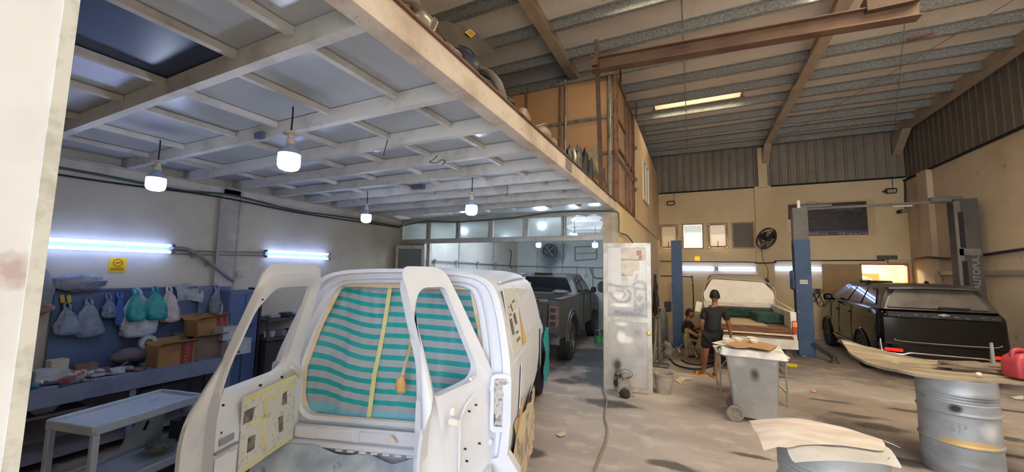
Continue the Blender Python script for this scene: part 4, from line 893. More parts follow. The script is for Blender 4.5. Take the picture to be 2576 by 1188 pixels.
b = MB(); b.box((0, 2.6, .52), (.95, 5.0, .18)); b.build('chassis', M_dark, pk, local=True, smooth=0)
b = MB(); b.box((0, 2.22, 1.955), (.5, .06, .05), bev=.015); b.build('brake_lamp', M_dark, pk, local=True)
# loose things lying on the bed edge
q = blob((-3.05, 9.15, 1.5), (.22, .1, .05), 5, .4); tag(q.build('rag', mat('dark_rag', '#4f4c4b', .9, col2='#6b6866', scale=8), smooth=50), 'crumpled dark rag lying on the grey pickup bed rail behind its rear glass', 'rag')
b = MB(); c = at_y(1319, 725, 7.3); R = rot(.2, .2, .1); b.box(c, (.26, .015, .30), R); tag(b.build('cardboard_sheet', mat('yellowish_board', '#a99a55', .8)), 'yellowish square of board standing against the grey pickup tailgate', 'board')

# ================================================================ dark estate car
M_blk = mat('black_car_paint', '#060608', .10, spec=.35, coat=.15)
M_blkd = mat('dusty_black_paint', '#4a4440', .45, col2='#2c2a2a', scale=2, mix=(.42, .62), spec=.5, coat=.3)
M_gl2 = mat('dusty_window', '#5b554e', .25, spec=.6, col2='#48433e', scale=3)
M_gls = mat('side_window_glass', '#1a1b1e', .05, spec=.8)
M_trim = mat('silver_trim', '#b9b4ae', .25, .9)
M_red = mat('red_reflector_glow', '#e01808', .25, emit='#ff1a08', estr=.9)  # red glow put into the material; the reflectors are no lamps
sv = empty('suv', (4.24, 10.3, 0), -.028, 'black dusty sport utility car at the right wall under the overhead lift', 'car')
W = .90
lo, mid, hi = (.845, .10, 3.9, 1.37, .1), (.83, .20, 3.55, 1.50, .14), (.67, .30, 2.9, 1.83, .16)
greenhouse(sv, M_blkd, lo, mid, hi, .06)
b = MB(); P = []; WS = .955
for y, w, z1, z0 in ((.0, .86, 1.22, .42), (.05, .92, 1.32, .38), (.2, .94, 1.37, .36), (.6, .95, 1.38, .36), (2.5, .95, 1.36, .34), (3.9, .95, 1.32, .34), (4.5, .93, 1.22, .36), (4.85, .85, 1.1, .38), (4.95, .7, .9, .42)):
    w *= WS; P.append([V(-w * .97, y, z0), V(-w, y, z0 + .12), V(-w * 1.01, y, z0 + .4), V(-w * .985, y, z1 - .06), V(-w * .94, y, z1), V(0, y, z1 + .02), V(w * .94, y, z1), V(w * .985, y, z1 - .06), V(w * 1.01, y, z0 + .4), V(w, y, z0 + .12), V(w * .97, y, z0)])
b.loft(P, closed=True); body2 = b.build('body', M_blk, sv, local=True, smooth=50)
glass(sv, M_gl2, lo, hi, 'rear', [(.05, .08), (.92, .08), (.89, .84), (.09, .84)], 'rear_glass', .03, .04)
b = MB(); b.grid(14, 4, lambda u, v: (-.68 + 1.36 * u, .30 - .20 * (1 - v) + .1 * abs(u - .5) ** 2 * 2, 1.835 - .03 * (1 - v) + .02 * math.sin(PI * u)), thick=(0, 0, -.03)); b.build('roof_spoiler', M_blkd, sv, local=True)
b = MB(); b.bar(facept(lo, hi, 'rear', .52, .12, .05), facept(lo, hi, 'rear', .76, .1, .05), .03, .025, bev=.008); b.box(facept(lo, hi, 'rear', .52, .1, .04), (.07, .05, .05), bev=.015); b.build('rear_wiper', M_black, sv, local=True)
for f in ('left', 'right'):
    for uv in ([(.06, .12), (.27, .12), (.29, .86), (.13, .86)], [(.30, .1), (.53, .1), (.55, .88), (.315, .88)], [(.56, .1), (.83, .1), (.70, .88), (.58, .88)]): glass(sv, M_gls, lo, hi, f, uv, 'side_glass', .022, .04)
# tail: recesses, strip, bumper, lights
b = MB(); b.box((0, -.005, 1.275), (1.58, .05, .12), bev=.02); b.build('lamp_recess', mat('bare_lamp_recess', '#1e1d1f', .5), sv, local=True)
for i, x in enumerate((-.62, -.36, -.24, -.1, .06, .2, .34, .55, .68)): b = MB(); b.box((x, -.035, 1.27 + .012 * ((i * 5) % 3 - 1)), (.06 + .03 * (i % 2), .02, .035), bev=.01); b.build('bare_bracket', mat('bracket_metal', '#5d5a5a', .35, .7), sv, local=True)
b = MB(); bt = V(.03, -.035, 1.30); b.box(bt, (.17, .015, .028), bev=.005); b.box(bt, (.07, .016, .055), bev=.005); b.build('emblem', M_trim, sv, local=True)
b = MB(); b.loft([[V(x, -.10 + .10 * abs(x / .94) ** 4, z) for z in (.40, .46, .62, .70)] + [V(x, .1, z) for z in (.70, .40)] for x in [-.91 + .091 * i for i in range(21)]], closed=True); b.build('rear_bumper', M_blk, sv, local=True)
b = MB(); b.loft([[V(x, -.022 + .03 * abs(x) ** 3, z) for z in (.70, .85, 1.08, 1.21)] + [V(x, .06, z) for z in (1.21, .70)] for x in [-.84 + .084 * i for i in range(21)]], closed=True); b.build('tailgate', M_blk, sv, local=True)
b = MB(); b.tube(bez([(-.72, -.05, .80), (-.66, -.06, .765), (-.4, -.065, .755), (0, -.065, .75), (.4, -.065, .755), (.66, -.06, .765), (.75, -.04, .80)], 4), .011, 6); b.build('chrome_strip', M_trim, sv, local=True)
b = MB(); yb = lambda x: -.115 + .10 * abs(x / .94) ** 4
b.tube(bez([(-.91, yb(.95), .78), (-.905, yb(.94), .64), (-.89, yb(.92), .55), (-.80, yb(.82), .52), (-.62, yb(.62), .51), (-.5, yb(.5), .55), (-.2, yb(.2), .55), (.2, yb(.2), .55), (.5, yb(.5), .55), (.62, yb(.62), .51), (.80, yb(.82), .52), (.89, yb(.92), .55), (.905, yb(.94), .64), (.91, yb(.95), .78)], 4), .016, 6); b.build('bumper_trim', M_trim, sv, local=True)
for s in (-1, 1):
    b = MB(); b.box((s * .74, yb(.76) - .006, .585), (.26, .02, .06), rot(0, 0, s * .25), bev=.01); b.build('reflector', M_red, sv, local=True)
    b = MB(); b.box((s * .55, yb(.55) + .01, .425), (.3, .03, .025), bev=.01); b.build('exhaust_trim', M_trim, sv, local=True)
    b = MB(); b.tube([(s * .925, .9, .46), (s * .932, 2.0, .45), (s * .925, 3.3, .45)], .014, 6); b.build('sill_trim', M_trim, sv, local=True)
    b = MB(); b.box((s * 1.03, 3.15, 1.45), (.2, .12, .17), bev=.04); b.bar((s * .88, 3.2, 1.38), (s * .98, 3.17, 1.42), .06, .05); b.build('door_mirror', M_blk, sv, local=True)
    for y in (1.1, 3.95): wheel(sv, (s * .80, y, .38), .38, .26, s, 8, M_rim)
    for y in (1.1, 3.95):
        b = MB(); b.tube([V(s * .915, y + .44 * math.cos(PI * i / 14), .40 + .44 * math.sin(PI * i / 14)) for i in range(15)], .03, 6); b.build('wheel_arch', M_blk, sv, local=True)
    for y in (1.1, 3.95): b = MB(); b.cyl((s * .77, y, .40), (s * .922, y, .40), .415, n=28); b.build('wheel_well', M_dark, sv, local=True)
    b = MB()
    for y in (1.75, 2.75, 3.5): b.bar((s * .92, y, .5), (s * .905, y, 1.34), .008, .01)
    b.build('door_gap', M_dark, sv, local=True, smooth=0)
    b = MB(); b.box((s * .92, 1.9, 1.17), (.03, .2, .035), bev=.01); b.box((s * .92, 2.9, 1.16), (.03, .2, .035), bev=.01); b.build('door_handle', M_blk, sv, local=True)
b = MB(); b.sphere((.18, .95, 1.91), .05, 10, 6, (.7, 1.4, .8)); b.build('antenna_fin', M_black, sv, local=True)
b = MB(); b.box((-.45, 1.6, 1.905), (.55, .2, .05), bev=.02); b.build('roof_bar', M_black, sv, local=True)

# ================================================================ stripped white pickup on the lift
M_wp = mat('old_white_paint', '#d6d0c6', .5, col2='#b8ab98', scale=3, mix=(.45, .7), col3='#8a715a', scale3=8, mix3=(.66, .72))
M_rust = mat('rusty_brown_bed', '#5d3b2b', .8, col2='#8a684c', scale=6, mix=(.42, .6), stretch=(.3, 2, 2))
M_mask = mat('white_mask_paper', '#e5dbcf', .8, col2='#d6cabb', scale=2, mix=(.45, .7), col3='#b9b4ae', scale3=16, mix3=(.66, .72))
wp = empty('pickup_truck', (.97, 9.4, 0), 0, 'old white pickup truck with a paper masked cab, raised behind the walking man', 'pickup truck')
bb = MB()
for s in (-1, 1):
    bb.prism([(s * .80, 0, .68), (s * .80, .0, 1.24), (s * .80, 2.2, 1.28), (s * .80, 2.2, .6), (s * .80, 1.55, .6), (s * .80, 1.4, .85), (s * .80, 1.15, .95), (s * .80, .9, .85), (s * .80, .75, .62)], (-s * .07, 0, 0)); bb.box((s * .765, 1.1, 1.265), (.1, 2.2, .04), bev=.01); bb.box((s * .765, .02, .95), (.1, .06, .62), bev=.01)
bb.box((0, 2.2, 1.05), (1.6, .05, .5))
bb.build('cargo_bed', M_wp, wp, local=True)
b = MB(); b.box((0, 1.1, .92), (1.46, 2.2, .05)); b.box((0, 2.14, 1.04), (1.44, .06, .3)); b.build('bed_floor', M_rust, wp, local=True, smooth=0)
b = MB(); b.box((0, -.01, .885), (1.5, .06, .13), bev=.02); b.box((0, -.02, .76), (1.5, .05, .06), bev=.015); b.build('rear_crossmember', M_rust, wp, local=True)
b = MB(); b.box((0, -.05, .82), (1.48, .03, .035), bev=.008); b.build('cream_rail', mat('cream_rail', '#cfb596', .7), wp, local=True)
for s in (-1, 1):
    b = MB(); b.box((s * .775, -.03, .98), (.085, .03, .26), bev=.01); lp = b.build('tail_lamp', mat('red_lamp', '#9c2f20', .3), wp, local=True); b = MB(); b.box((s * .775, -.048, 1.04), (.08, .012, .1), bev=.006); b.build('indicator_lens', mat('amber_lens', '#d98430', .3), lp, local=True)
b = MB(); b.loft([[V(x, -.16 + .10 * abs(x / .85) ** 4, z) for z in (.56, .61, .70, .74)] + [V(x, -.03, z) for z in (.74, .56)] for x in [-.81 + .081 * i for i in range(21)]], closed=True); b.build('rear_bumper', mat('white_bumper', '#d5d1cc', .4, col2='#b6aea4', scale=3), wp, local=True)
wlo, wmid, whi = (.79, 2.25, 4.0, 1.3, .1), (.74, 2.3, 3.8, 1.65, .12), (.64, 2.4, 3.4, 1.97, .14)
greenhouse(wp, mat('grey_primed_roof', '#8d8377', .7), wlo, wmid, whi, .05)
b = MB(); b.box((0, 3.1, .98), (1.58, 1.7, .72), bev=.05); b.box((0, 4.4, .95), (1.56, 1.2, .6), bev=.08); b.build('cab_body', M_wp, wp, local=True)
b = MB(); MK = rounded([(-.78, 1.30), (.80, 1.22), (.80, 1.58), (.60, 1.82), (-.58, 1.88), (-.80, 1.5)], .05, 3)
b.prism([(p.x, 2.22 + .2 * max(0, p.y - 1.3) / .6 - .05, p.y) for p in [V(q.x, q.y, 0) for q in MK]], (0, .012, 0)); pm_ = b.build('paper_mask', M_mask, wp, local=True, smooth=0)
b = MB(); b.tube(bez([(.80, 2.16, 1.24), (.82, 2.2, 1.6), (.62, 2.3, 1.84), (0, 2.36, 1.885), (-.60, 2.34, 1.9), (-.83, 2.2, 1.5), (-.80, 2.16, 1.3)], 5), .009, 6); b.build('tape_border', mat('pale_orange_tape', '#c9a878', .75), pm_, local=True)
b = MB(); b.bar((.80, 2.15, 1.40), (.82, .3, 1.30), .06, .012); b.bar((.78, 2.2, 1.2), (.79, .9, 1.27), .1, .02); b.build('taped_rail', mat('torn_tape_paper', '#cdb48e', .8, col2='#b0854f', scale=5), wp, local=True)
for s in (-1, 1):
    for y in (1.15, 3.9): wheel(wp, (s * .66, y, .45), .34, .2, s)
b = MB(); b.box((0, 2.4, .55), (.8, 4.6, .16)); b.build('chassis', M_dark, wp, local=True, smooth=0)
b = MB(); b.cyl((.55, -.02, .44), (.55, .4, .44), .05); b.build('exhaust_pipe', M_dark, wp, local=True)
# foam pieces and card in the bed
M_foam = mat('dark_green_foam', '#2c4a3f', .95, col2='#1f352e', scale=9)
b = MB(); b.box((1.0, 11.35, 1.06), (1.38, .2, .22), bev=.03); tag(b.build('foam_block', M_foam), 'long dark green foam strip lying across the white pickup bed below the masked cab', 'foam')
b = MB(); b.box((1.42, 10.5, 1.055), (.5, .8, .2), rot(0, 0, .1), bev=.02); tag(b.build('foam_block', M_foam), 'dark green foam block at the right side of the white pickup bed', 'foam')
b = MB(); b.box((.75, 10.15, .955), (1.1, 1.2, .012), rot(0, 0, .04)); tag(b.build('cardboard_sheet', mat('bed_card', '#b49c7c', .85)), 'flat beige card covering the floor of the white pickup bed', 'cardboard')

# ================================================================ vehicle lifts
M_liftb = mat('lift_blue', '#3f5578', .6, col2='#354762', scale=4, mix=(.4, .65), col3='#6d7480', scale3=12, mix3=(.63, .7))
M_liftg = mat('lift_grey', '#6e6862', .55, col2='#5d5853', scale=3)
M_liftd = mat('lift_dark', '#4b4743', .55, col2='#3c3936', scale=3)
b = empty('car_lift', (-.48, 11.72, 0), 0, 'short blue two post lift column standing alone left of the white pickup', 'car lift'); t = b
m = MB(); x, y = -.48, 11.72
m.box((x, y - .13, 1.47), (.27, .012, 2.94)); m.box((x - .13, y, 1.47), (.012, .26, 2.94)); m.box((x + .13, y, 1.47), (.012, .26, 2.94)); m.box((x, y, 2.935), (.27, .27, .012)); m.build('post', M_liftb, t, smooth=0)
m = MB(); m.box((x, y, .012), (.5, .5, .024), bev=.006); m.build('base_plate', M_liftb, t)
m = MB(); m.bar((x + .16, y - .05, .52), (x + .72, y - .42, .5), .1, .1); m.cyl((x + .72, y - .42, .5), (x + .72, y - .42, .62), .06); m.build('lift_arm', mat('lift_yellow', '#b69255', .6), t)
t = empty('car_lift', (2.42, 11.9, 0), 0, 'tall two post lift, blue lower column and thin overhead bar before the banner', 'car lift')
x, y, H1, H2 = 2.43, 11.95, 2.92, 3.74
def post(x, y, z0, z1, m, w=.32, d=.26, nm='post', face=-1):
    b = MB(); b.box((x, y - d / 2, (z0 + z1) / 2), (w, .014, z1 - z0)); b.box((x - w / 2, y, (z0 + z1) / 2), (.014, d, z1 - z0)); b.box((x + w / 2, y, (z0 + z1) / 2), (.014, d, z1 - z0)); b.box((x, y, z1), (w, d, .014)); return b.build(nm, m, t, smooth=0)
post(x, y, 0, H1, M_liftb); post(x, y, H1, H2, M_liftg, .30, .24, 'post_extension')
m = MB(); m.box((x - .17, y - .06, 1.5), (.03, .12, 2.6)); m.build('carriage_slot', M_dark, t, smooth=0)
m = MB(); m.box((x, y - .14, 1.86), (.16, .008, .1)); m.build('maker_plate', mat('plate_cream', '#c9c2ae', .5), t, smooth=0)
text_obj('GULF', .06, (x, y - .146, 1.86), RB, mat('plate_ink', '#4a4d58', .5), t)
m = MB(); m.box((x, y, .014), (.5, .46, .028), bev=.006); m.box((x - .1, y - .2, .05), (.12, .1, .06), bev=.01); m.build('base_plate', M_liftg, t)
m = MB(); m.bar((x + .12, y - .15, .35), (x + .42, y - .5, .12), .08, .08); m.cyl((x + .42, y - .5, .04), (x + .42, y - .5, .16), .06); m.cyl((x + .42, y - .5, .0), (x + .42, y - .5, .05), .1, .08); m.build('lift_arm', M_liftd, t)
m = MB(); m.box((x - .19, y, 1.9), (.12, .22, .5), bev=.04); m.build('motor_cover', M_liftb, t)
x2, y2 = 5.50, 12.15
post(x2, y2, 0, 3.8, M_liftd, .36, .3, 'post'); m = MB(); m.box((x2 - .17, y2 - .17, 1.9), (.1, .03, 3.7)); m.box((x2 - .02, y2 - .17, 2.6), (.34, .03, .15)); m.build('carriage', M_liftg, t, smooth=0)
m = MB(); m.box((x2 - .125, y2 - .19, 3.1), (.08, .02, .8)); m.box((x2 - .125, y2 - .19, 1.6), (.08, .02, 1.6)); m.build('carriage_slot', M_dark, t, smooth=0)
RV = Matrix(((0, -1, 0), (0, 0, -1), (1, 0, 0)))
text_obj('AUTOPULSE', .16, (x2 + .06, y2 - .168, 2.22), RV, mat('post_letter', '#8f857b', .5), t)
m = MB(); m.bar((x, y, 3.72), (x2, y2, 3.78), .05, .06); m.bar((x, y, 3.78), (x + .7, y + .05, 3.79), .09, .1, bev=.02); m.bar((x2, y2, 3.82), (x2 - .55, y2 - .05, 3.82), .14, .12, bev=.02); m.tube([V(x + .28 + .16 * math.cos(PI * i / 10), y - .02, 3.78 + .12 * math.sin(PI * i / 10)) for i in range(11)], .01, 6); m.build('overhead_bar', M_liftg, t)
m = MB(); m.box((x - .02, y - .1, 3.84), (.06, .05, .2)); m.build('limit_switch', mat('switch_white', '#ded8cc', .5), t)
m = MB(); m.box((4.45, 12.05, 3.7), (.35, .05, .03)); m.build('label_strip', mat('strip_cream', '#bfb4a4', .5), t)
# ================================================================ things on the right-hand floor
def add_spots(m, spots, nscale=3., namp=1.0, base='Object'):
    """stains with a place of their own: (x, y, z, rx, ry, rz, colour, strength, softness)"""
    nt = m.node_tree; b = nt.nodes['Principled BSDF']; tc = nt.nodes.new('ShaderNodeTexCoord')
    inp = b.inputs['Base Color']; out = inp.links[0].from_socket if inp.is_linked else None; c0 = tuple(inp.default_value)
    n = nt.nodes.new('ShaderNodeTexNoise'); n.inputs['Scale'].default_value = nscale; n.inputs['Detail'].default_value = 7; nt.links.new(tc.outputs[base], n.inputs['Vector'])
    for (x, y, z, rx, ry, rz, colr, st, soft) in spots:
        a = nt.nodes.new('ShaderNodeVectorMath'); a.operation = 'SUBTRACT'; a.inputs[1].default_value = (x, y, z); nt.links.new(tc.outputs[base], a.inputs[0])
        d = nt.nodes.new('ShaderNodeVectorMath'); d.operation = 'DIVIDE'; d.inputs[1].default_value = (rx, ry, rz); nt.links.new(a.outputs[0], d.inputs[0])
        l = nt.nodes.new('ShaderNodeVectorMath'); l.operation = 'LENGTH'; nt.links.new(d.outputs[0], l.inputs[0])
        q = nt.nodes.new('ShaderNodeMath'); q.operation = 'MULTIPLY_ADD'; q.inputs[1].default_value = namp; nt.links.new(n.outputs['Fac'], q.inputs[0]); nt.links.new(l.outputs['Value'], q.inputs[2])
        r = nt.nodes.new('ShaderNodeMapRange'); r.inputs['From Min'].default_value = 1 + namp * .5; r.inputs['From Max'].default_value = 1 + namp * .5 - soft; r.inputs['To Max'].default_value = st; nt.links.new(q.outputs[0], r.inputs['Value'])
        x_ = nt.nodes.new('ShaderNodeMix'); x_.data_type = 'RGBA'; nt.links.new(r.outputs[0], x_.inputs['Factor'])
        if out is None: x_.inputs['A'].default_value = c0
        else: nt.links.new(out, x_.inputs['A'])
        x_.inputs['B'].default_value = srgb(colr); out = x_.outputs['Result']
    nt.links.new(out, inp)
def radial_sheet(outline, zf, th=.004, rings=8, wob=.008, seed=0):
    P = [V(p) for p in outline]; P = resample(P, 64); c = sum(P, V(0, 0, 0)) / len(P); b = MB(); vs = [c.copy()]; F = []; n = len(P)
    for r in range(1, rings + 1):
        for p in P: vs.append(c.lerp(p, r / rings))
    for v in vs: v.z += zf(v) + wob * noise.noise(V(v.x * 5 + seed, v.y * 5, seed))
    for k in range(n): F.append((0, 1 + k, 1 + (k + 1) % n))
    for r in range(rings - 1):
        for k in range(n): a = 1 + r * n; F.append((a + k, a + n + k, a + n + (k + 1) % n, a + (k + 1) % n))
    m = len(vs); vs2 = vs + [v - V(0, 0, th) for v in vs]; F2 = F + [tuple(q + m for q in f[::-1]) for f in F]; a = 1 + (rings - 1) * n
    for k in range(n): F2.append((a + k, a + m + k, a + m + (k + 1) % n, a + (k + 1) % n))
    b.add(vs2, F2); return b
# open aluminium door
dh = V(-1.475, 6.80, 0); ang = math.radians(7)
d1 = empty('door_1', dh, ang, kind='structure'); DW, DH = .79, 2.52
b = MB()
for x in (.035, DW - .035): b.box((x, 0, DH / 2), (.07, .045, DH))
for z in (.05, 1.21, DH - .035): b.box((DW / 2, 0, z), (DW - .14, .045, .08))
b.build('door_frame', mat('door_frame_aluminium', '#b7b0a4', .42, .5, col2='#979085', scale=5), d1, local=True, smooth=0)
M_dl = mat('overspray_sheet', '#b0aaa2', .42, .45, col2='#97928c', scale=2.2, mix=(.4, .7), col3='#d2ccc2', scale3=7, mix3=(.64, .72))
add_spots(M_dl, [(.22, -.02, .42, .10, .3, .16, '#2c2b2d', .9, .7), (.30, -.02, .90, .10, .3, .13, '#e3ddd0', .9, .5), (.40, -.02, .86, .1, .3, .08, '#d9d3c8', .8, .6), (.3, -.02, 1.13, .13, .3, .05, '#d5d0c8', .8, .6), (.55, -.02, 1.0, .12, .3, .12, '#77746f', .6, .8), (.62, -.02, .7, .14, .3, .2, '#8b8782', .5, .8), (.4, -.02, .12, .5, .3, .2, '#c2ae94', .8, .9)], 7, .8)
b = MB(); b.box((DW / 2, 0, .63), (DW - .13, .02, 1.1)); b.build('door_panel', M_dl, d1, local=True, smooth=0)
M_du = mat('sprayed_glass', '#b4aba0', .2, .1, col2='#a49b90', scale=1.5, spec=.6)
add_spots(M_du, [(.45, -.02, 1.36, .5, .3, .1, '#8f8c89', .9, .8), (.2, -.02, 1.47, .2, .3, .04, '#b98a80', .8, .7), (.3, -.02, 1.45, .25, .3, .045, '#d8cfc8', .8, .6), (.25, -.02, 1.6, .16, .3, .05, '#cfc8c0', .6, .7), (.45, -.02, 1.285, .5, .3, .045, '#7a7a7a', .8, .6)], 6, .7)
b = MB(); b.box((DW / 2, 0, 1.86), (DW - .13, .014, 1.24)); gl = b.build('door_glass', M_du, d1, local=True, smooth=0)
# soft grey spray strokes, painted as a pigment layer on the front of the pane
STR = [([(.07, 1.80), (.25, 1.77), (.45, 1.77), (.62, 1.73), (.72, 1.74)], .030), ([(.48, 1.78), (.54, 1.84), (.62, 1.86), (.69, 1.82), (.71, 1.72), (.71, 1.42)], .034), ([(.25, 1.75), (.38, 1.74), (.45, 1.66), (.44, 1.55), (.36, 1.50), (.26, 1.50), (.18, 1.55), (.12, 1.64)], .032), ([(.22, 1.70), (.33, 1.69), (.37, 1.63), (.33, 1.58)], .022), ([(.53, 1.72), (.53, 1.55), (.52, 1.36)], .028), ([(.60, 1.62), (.64, 1.58), (.60, 1.54), (.57, 1.58), (.60, 1.62)], .034), ([(.55, 1.44), (.62, 1.38), (.66, 1.46)], .06), ([(.2, 1.33), (.4, 1.31), (.6, 1.32)], .05)]
def seg_d(p, a, c):
    d = c - a; t = max(0, min(1, (p - a).dot(d) / d.length_squared)); return (p - a - d * t).length
SEG = [(V(a[0], 0, a[1]), V(c[0], 0, c[1]), r) for pts, r in STR for a, c in zip(pts, pts[1:])]
b = MB(); NU, NV = 70, 120; b.grid(NU, NV, lambda u, v: (.065 + (DW - .13) * u, -.0095, 1.24 + 1.24 * v)); lay = b.build('spray_drawing', M_du, gl, local=True, smooth=0)
at = lay.data.attributes.new('paint', 'FLOAT', 'POINT'); vals = []
for v_ in lay.data.vertices:
    p = V(v_.co.x, 0, v_.co.z); vals.append(max(math.exp(-(seg_d(p, a, c) / r) ** 2 * 1.4) for a, c, r in SEG) * (.75 + .5 * noise.noise(V(p.x * 20, 0, p.z * 20))))
at.data.foreach_set('value', vals)
M_dp = M_du.copy(); M_dp.name = 'spray_paint_layer'; lay.data.materials.clear(); lay.data.materials.append(M_dp)
nt = M_dp.node_tree; pb_ = nt.nodes['Principled BSDF']; src = pb_.inputs['Base Color'].links[0].from_socket; an = nt.nodes.new('ShaderNodeAttribute'); an.attribute_name = 'paint'; mx = nt.nodes.new('ShaderNodeMix'); mx.data_type = 'RGBA'; nt.links.new(an.outputs['Fac'], mx.inputs['Factor']); nt.links.new(src, mx.inputs['A']); mx.inputs['B'].default_value = srgb('#66625f'); nt.links.new(mx.outputs['Result'], pb_.inputs['Base Color'])
b = MB(); b.box((.50, -.011, 2.33), (.40, .004, .22)); b.box((.40, -.011, 2.1), (.2, .004, .3)); b.box((.55, -.011, 2.14), (.1, .004, .2)); b.box((.36, -.011, 1.9), (.1, .004, .18)); b.box((.55, -.011, 1.92), (.05, .004, .16), rot(0, .3, 0)); b.build('torn_paper', mat('pasted_paper', '#e0d6c8', .7, col2='#c9bdae', scale=6), gl, local=True, smooth=0)
b = MB(); b.box((.60, -.0145, 2.35), (.08, .002, .09)); b.box((.62, -.0145, 2.27), (.05, .002, .08), rot(0, .3, 0)); b.build('faded_print', mat('faded_pink_print', '#b98f84', .7), gl, local=True, smooth=0)
b = MB(); b.lathe((DW - .05, -.022, 1.0), [(.034, 0), (.036, .012), (.016, .016), (.014, .045), (.03, .05), (.033, .065), (.025, .078), (0, .08)], 18, axis=(0, -1, 0)); b.build('door_knob', mat('brass_knob', '#c7a15a', .3, .8), d1, local=True)
# the other leaf folded back at the far left of the partition
d2 = empty('door_2', (-5.5, YP - .06, 0), math.radians(180 + 22), kind='structure'); b = MB()
for x in (.03, .62): b.box((x, 0, 1.27), (.06, .045, 2.54))
for z in (.05, 1.2, 2.5): b.box((.325, 0, z), (.53, .045, .08))
b.build('door_frame', M_alu, d2, local=True, smooth=0)
b = MB(); b.box((.325, 0, 1.85), (.53, .012, 1.24)); b.build('door_glass', mat('smoked_glass', '#6f7577', .15, spec=.6), d2, local=True, smooth=0)
b = MB(); b.box((.325, 0, .62), (.53, .016, 1.1)); b.build('door_panel', M_dl, d2, local=True, smooth=0)
# frame stand with black cloth in front of the door
c = at_z(1572, 999, 0); t = empty('axle_stand', c, 0, 'small grey A shaped axle stand in front of the open aluminium door', 'axle stand'); M_st = mat('stand_grey', '#a5a09a', .6, col2='#7c7872', scale=8)
b = MB(); b.prism(rounded([(-.13, 0, 0), (-.05, 0, .26), (.05, 0, .26), (.14, 0, 0), (.08, 0, 0), (.03, 0, .13), (0, 0, .17), (-.03, 0, .13), (-.07, 0, 0)], .012), (0, .05, .0)); b.build('frame', M_st, t, local=True); b = MB(); b.lathe((0, .02, .26), [(.05, 0), (.055, .04), (.09, .055), (.1, .07)], 14); b.build('saddle', M_st, t, local=True)
b = MB(); b.tube([V(.02 + .1 * math.cos(k * PI / 10), .03, .36 + .07 * math.sin(k * PI / 10)) for k in range(20)], .004, 5, closed=True); b.build('wire_ring', M_cable, t, local=True)
q = blob(c + V(-.10, -.03, .33), (.06, .05, .045), 2, .4); q2 = blob(c + V(-.14, -.03, .22), (.035, .025, .12), 8, .4); q.v += []; o_ = len(q.v); q.f += [[i + o_ for i in f] for f in q2.f]; q.v += q2.v; q.m += q2.m
tag(q.build('cloth', mat('black_cloth', '#242224', .9, col2='#77736f', scale=9, mix=(.55, .6)), smooth=50), 'black and grey cloth hanging from the small axle stand by the door', 'cloth')
q = blob(c + V(.005, -.05, .06), (.085, .06, .075), 4, .4); tag(q.build('rag', mat('brown_rag', '#3a302d', .95), smooth=50), 'dark brown rag lying between the legs of the small axle stand', 'rag')
# bucket and floor bits
c = at_z(1670, 990, 0) + V(0, .02, 0); t = empty('bucket', c, 0, 'dusty grey plastic bucket on the floor beside the open aluminium door', 'bucket'); M_bk = mat('dusty_bucket', '#a8998c', .75, col2='#857a71', scale=7, mix=(.45, .7))
b = MB(); b.lathe((0, 0, 0), [(0, .005), (.115, 0), (.12, .02), (.155, .30), (.168, .305), (.17, .325), (.155, .33), (.15, .31), (.112, .04), (0, .035)], 28); b.build('bucket_body', M_bk, t, local=True); b = MB(); b.tube([V(.165 * math.cos(k * PI / 14), -.165 * math.sin(k * PI / 14) * .75, .29 - .13 * math.sin(k * PI / 14)) for k in range(15)], .004, 5); b.build('wire_handle', M_conduit, t, local=True)
def scrap(pts, label, m, name='paper_scrap', z=.012, cat='paper', wob=.02, grp=None):
    P = [at_z(x, y, 0) for x, y in pts]; s = radial_sheet(P, lambda v: z, .004, 5, wob, len(pts)); return tag(s.build(name, m, smooth=40), label, cat, grp)
M_scrap = mat('cream_scrap', '#d2c4ae', .85, col2='#b9a78f', scale=9)
scrap([(1698, 958), (1712, 949), (1738, 951), (1741, 957), (1722, 957), (1712, 968)], 'crumpled cream paper on the floor right of the grey bucket', M_scrap)
scrap([(2538, 1000), (2576, 998), (2574, 1008), (2556, 1006)], 'white paper scrap on the floor right of the big drum', mat('white_scrap', '#e0dcd4', .8))
scrap([(2040, 981), (2058, 983), (2052, 989), (2040, 987)], 'small tan scrap on the bare floor behind the small drum', mat('tan_scrap', '#c08f62', .8))
scrap([(1398, 1096), (1416, 1090), (1424, 1097), (1410, 1103)], 'pale flattened scrap on the floor right of the white van', M_scrap)
b = MB(); c = at_z(1991, 922, 0); b.box(c + V(0, 0, .03), (.2, .1, .06), rot(0, 0, -.1), bev=.004); tag(b.build('carton', mat('yellow_carton', '#e0c41f', .5)), 'small yellow carton lying on the floor near the blue lift post', 'carton')
# items along the side wall behind the door
wx = XM + .02
def cylinder_thing(name, label, c, r, h, m, neck=True, cat='cylinder'):
    t = empty(name, c, 0, label, cat); b = MB(); b.lathe((0, 0, 0), [(0, .01), (r * .9, 0), (r, .03), (r, h * .82), (r * .8, h * .92), (r * .35, h * .97), (0, h * .97)], 22); b.build('shell', m, t, local=True)
    b = MB(); b.cyl((0, 0, h * .96), (0, 0, h * 1.03), r * .25, r * .22); b.tube([V(r * .6 * math.cos(k * PI / 8), r * .6 * math.sin(k * PI / 8), h * 1.06) for k in range(16)], .01, 5, closed=True); b.bar((-r * .6, 0, h * .93), (-r * .6, 0, h * 1.06), .02, .02); b.bar((r * .6, 0, h * .93), (r * .6, 0, h * 1.06), .02, .02); b.build('valve_guard', M_conduit, t, local=True); return t
M_cylg = mat('cylinder_grey', '#5d5a58', .55, .3, col2='#75706b', scale=6)
cylinder_thing('gas_cylinder', 'grey gas cylinder on the floor just left of the short blue lift post', (-.88, 11.45, 0), .15, 1.0, M_cylg)
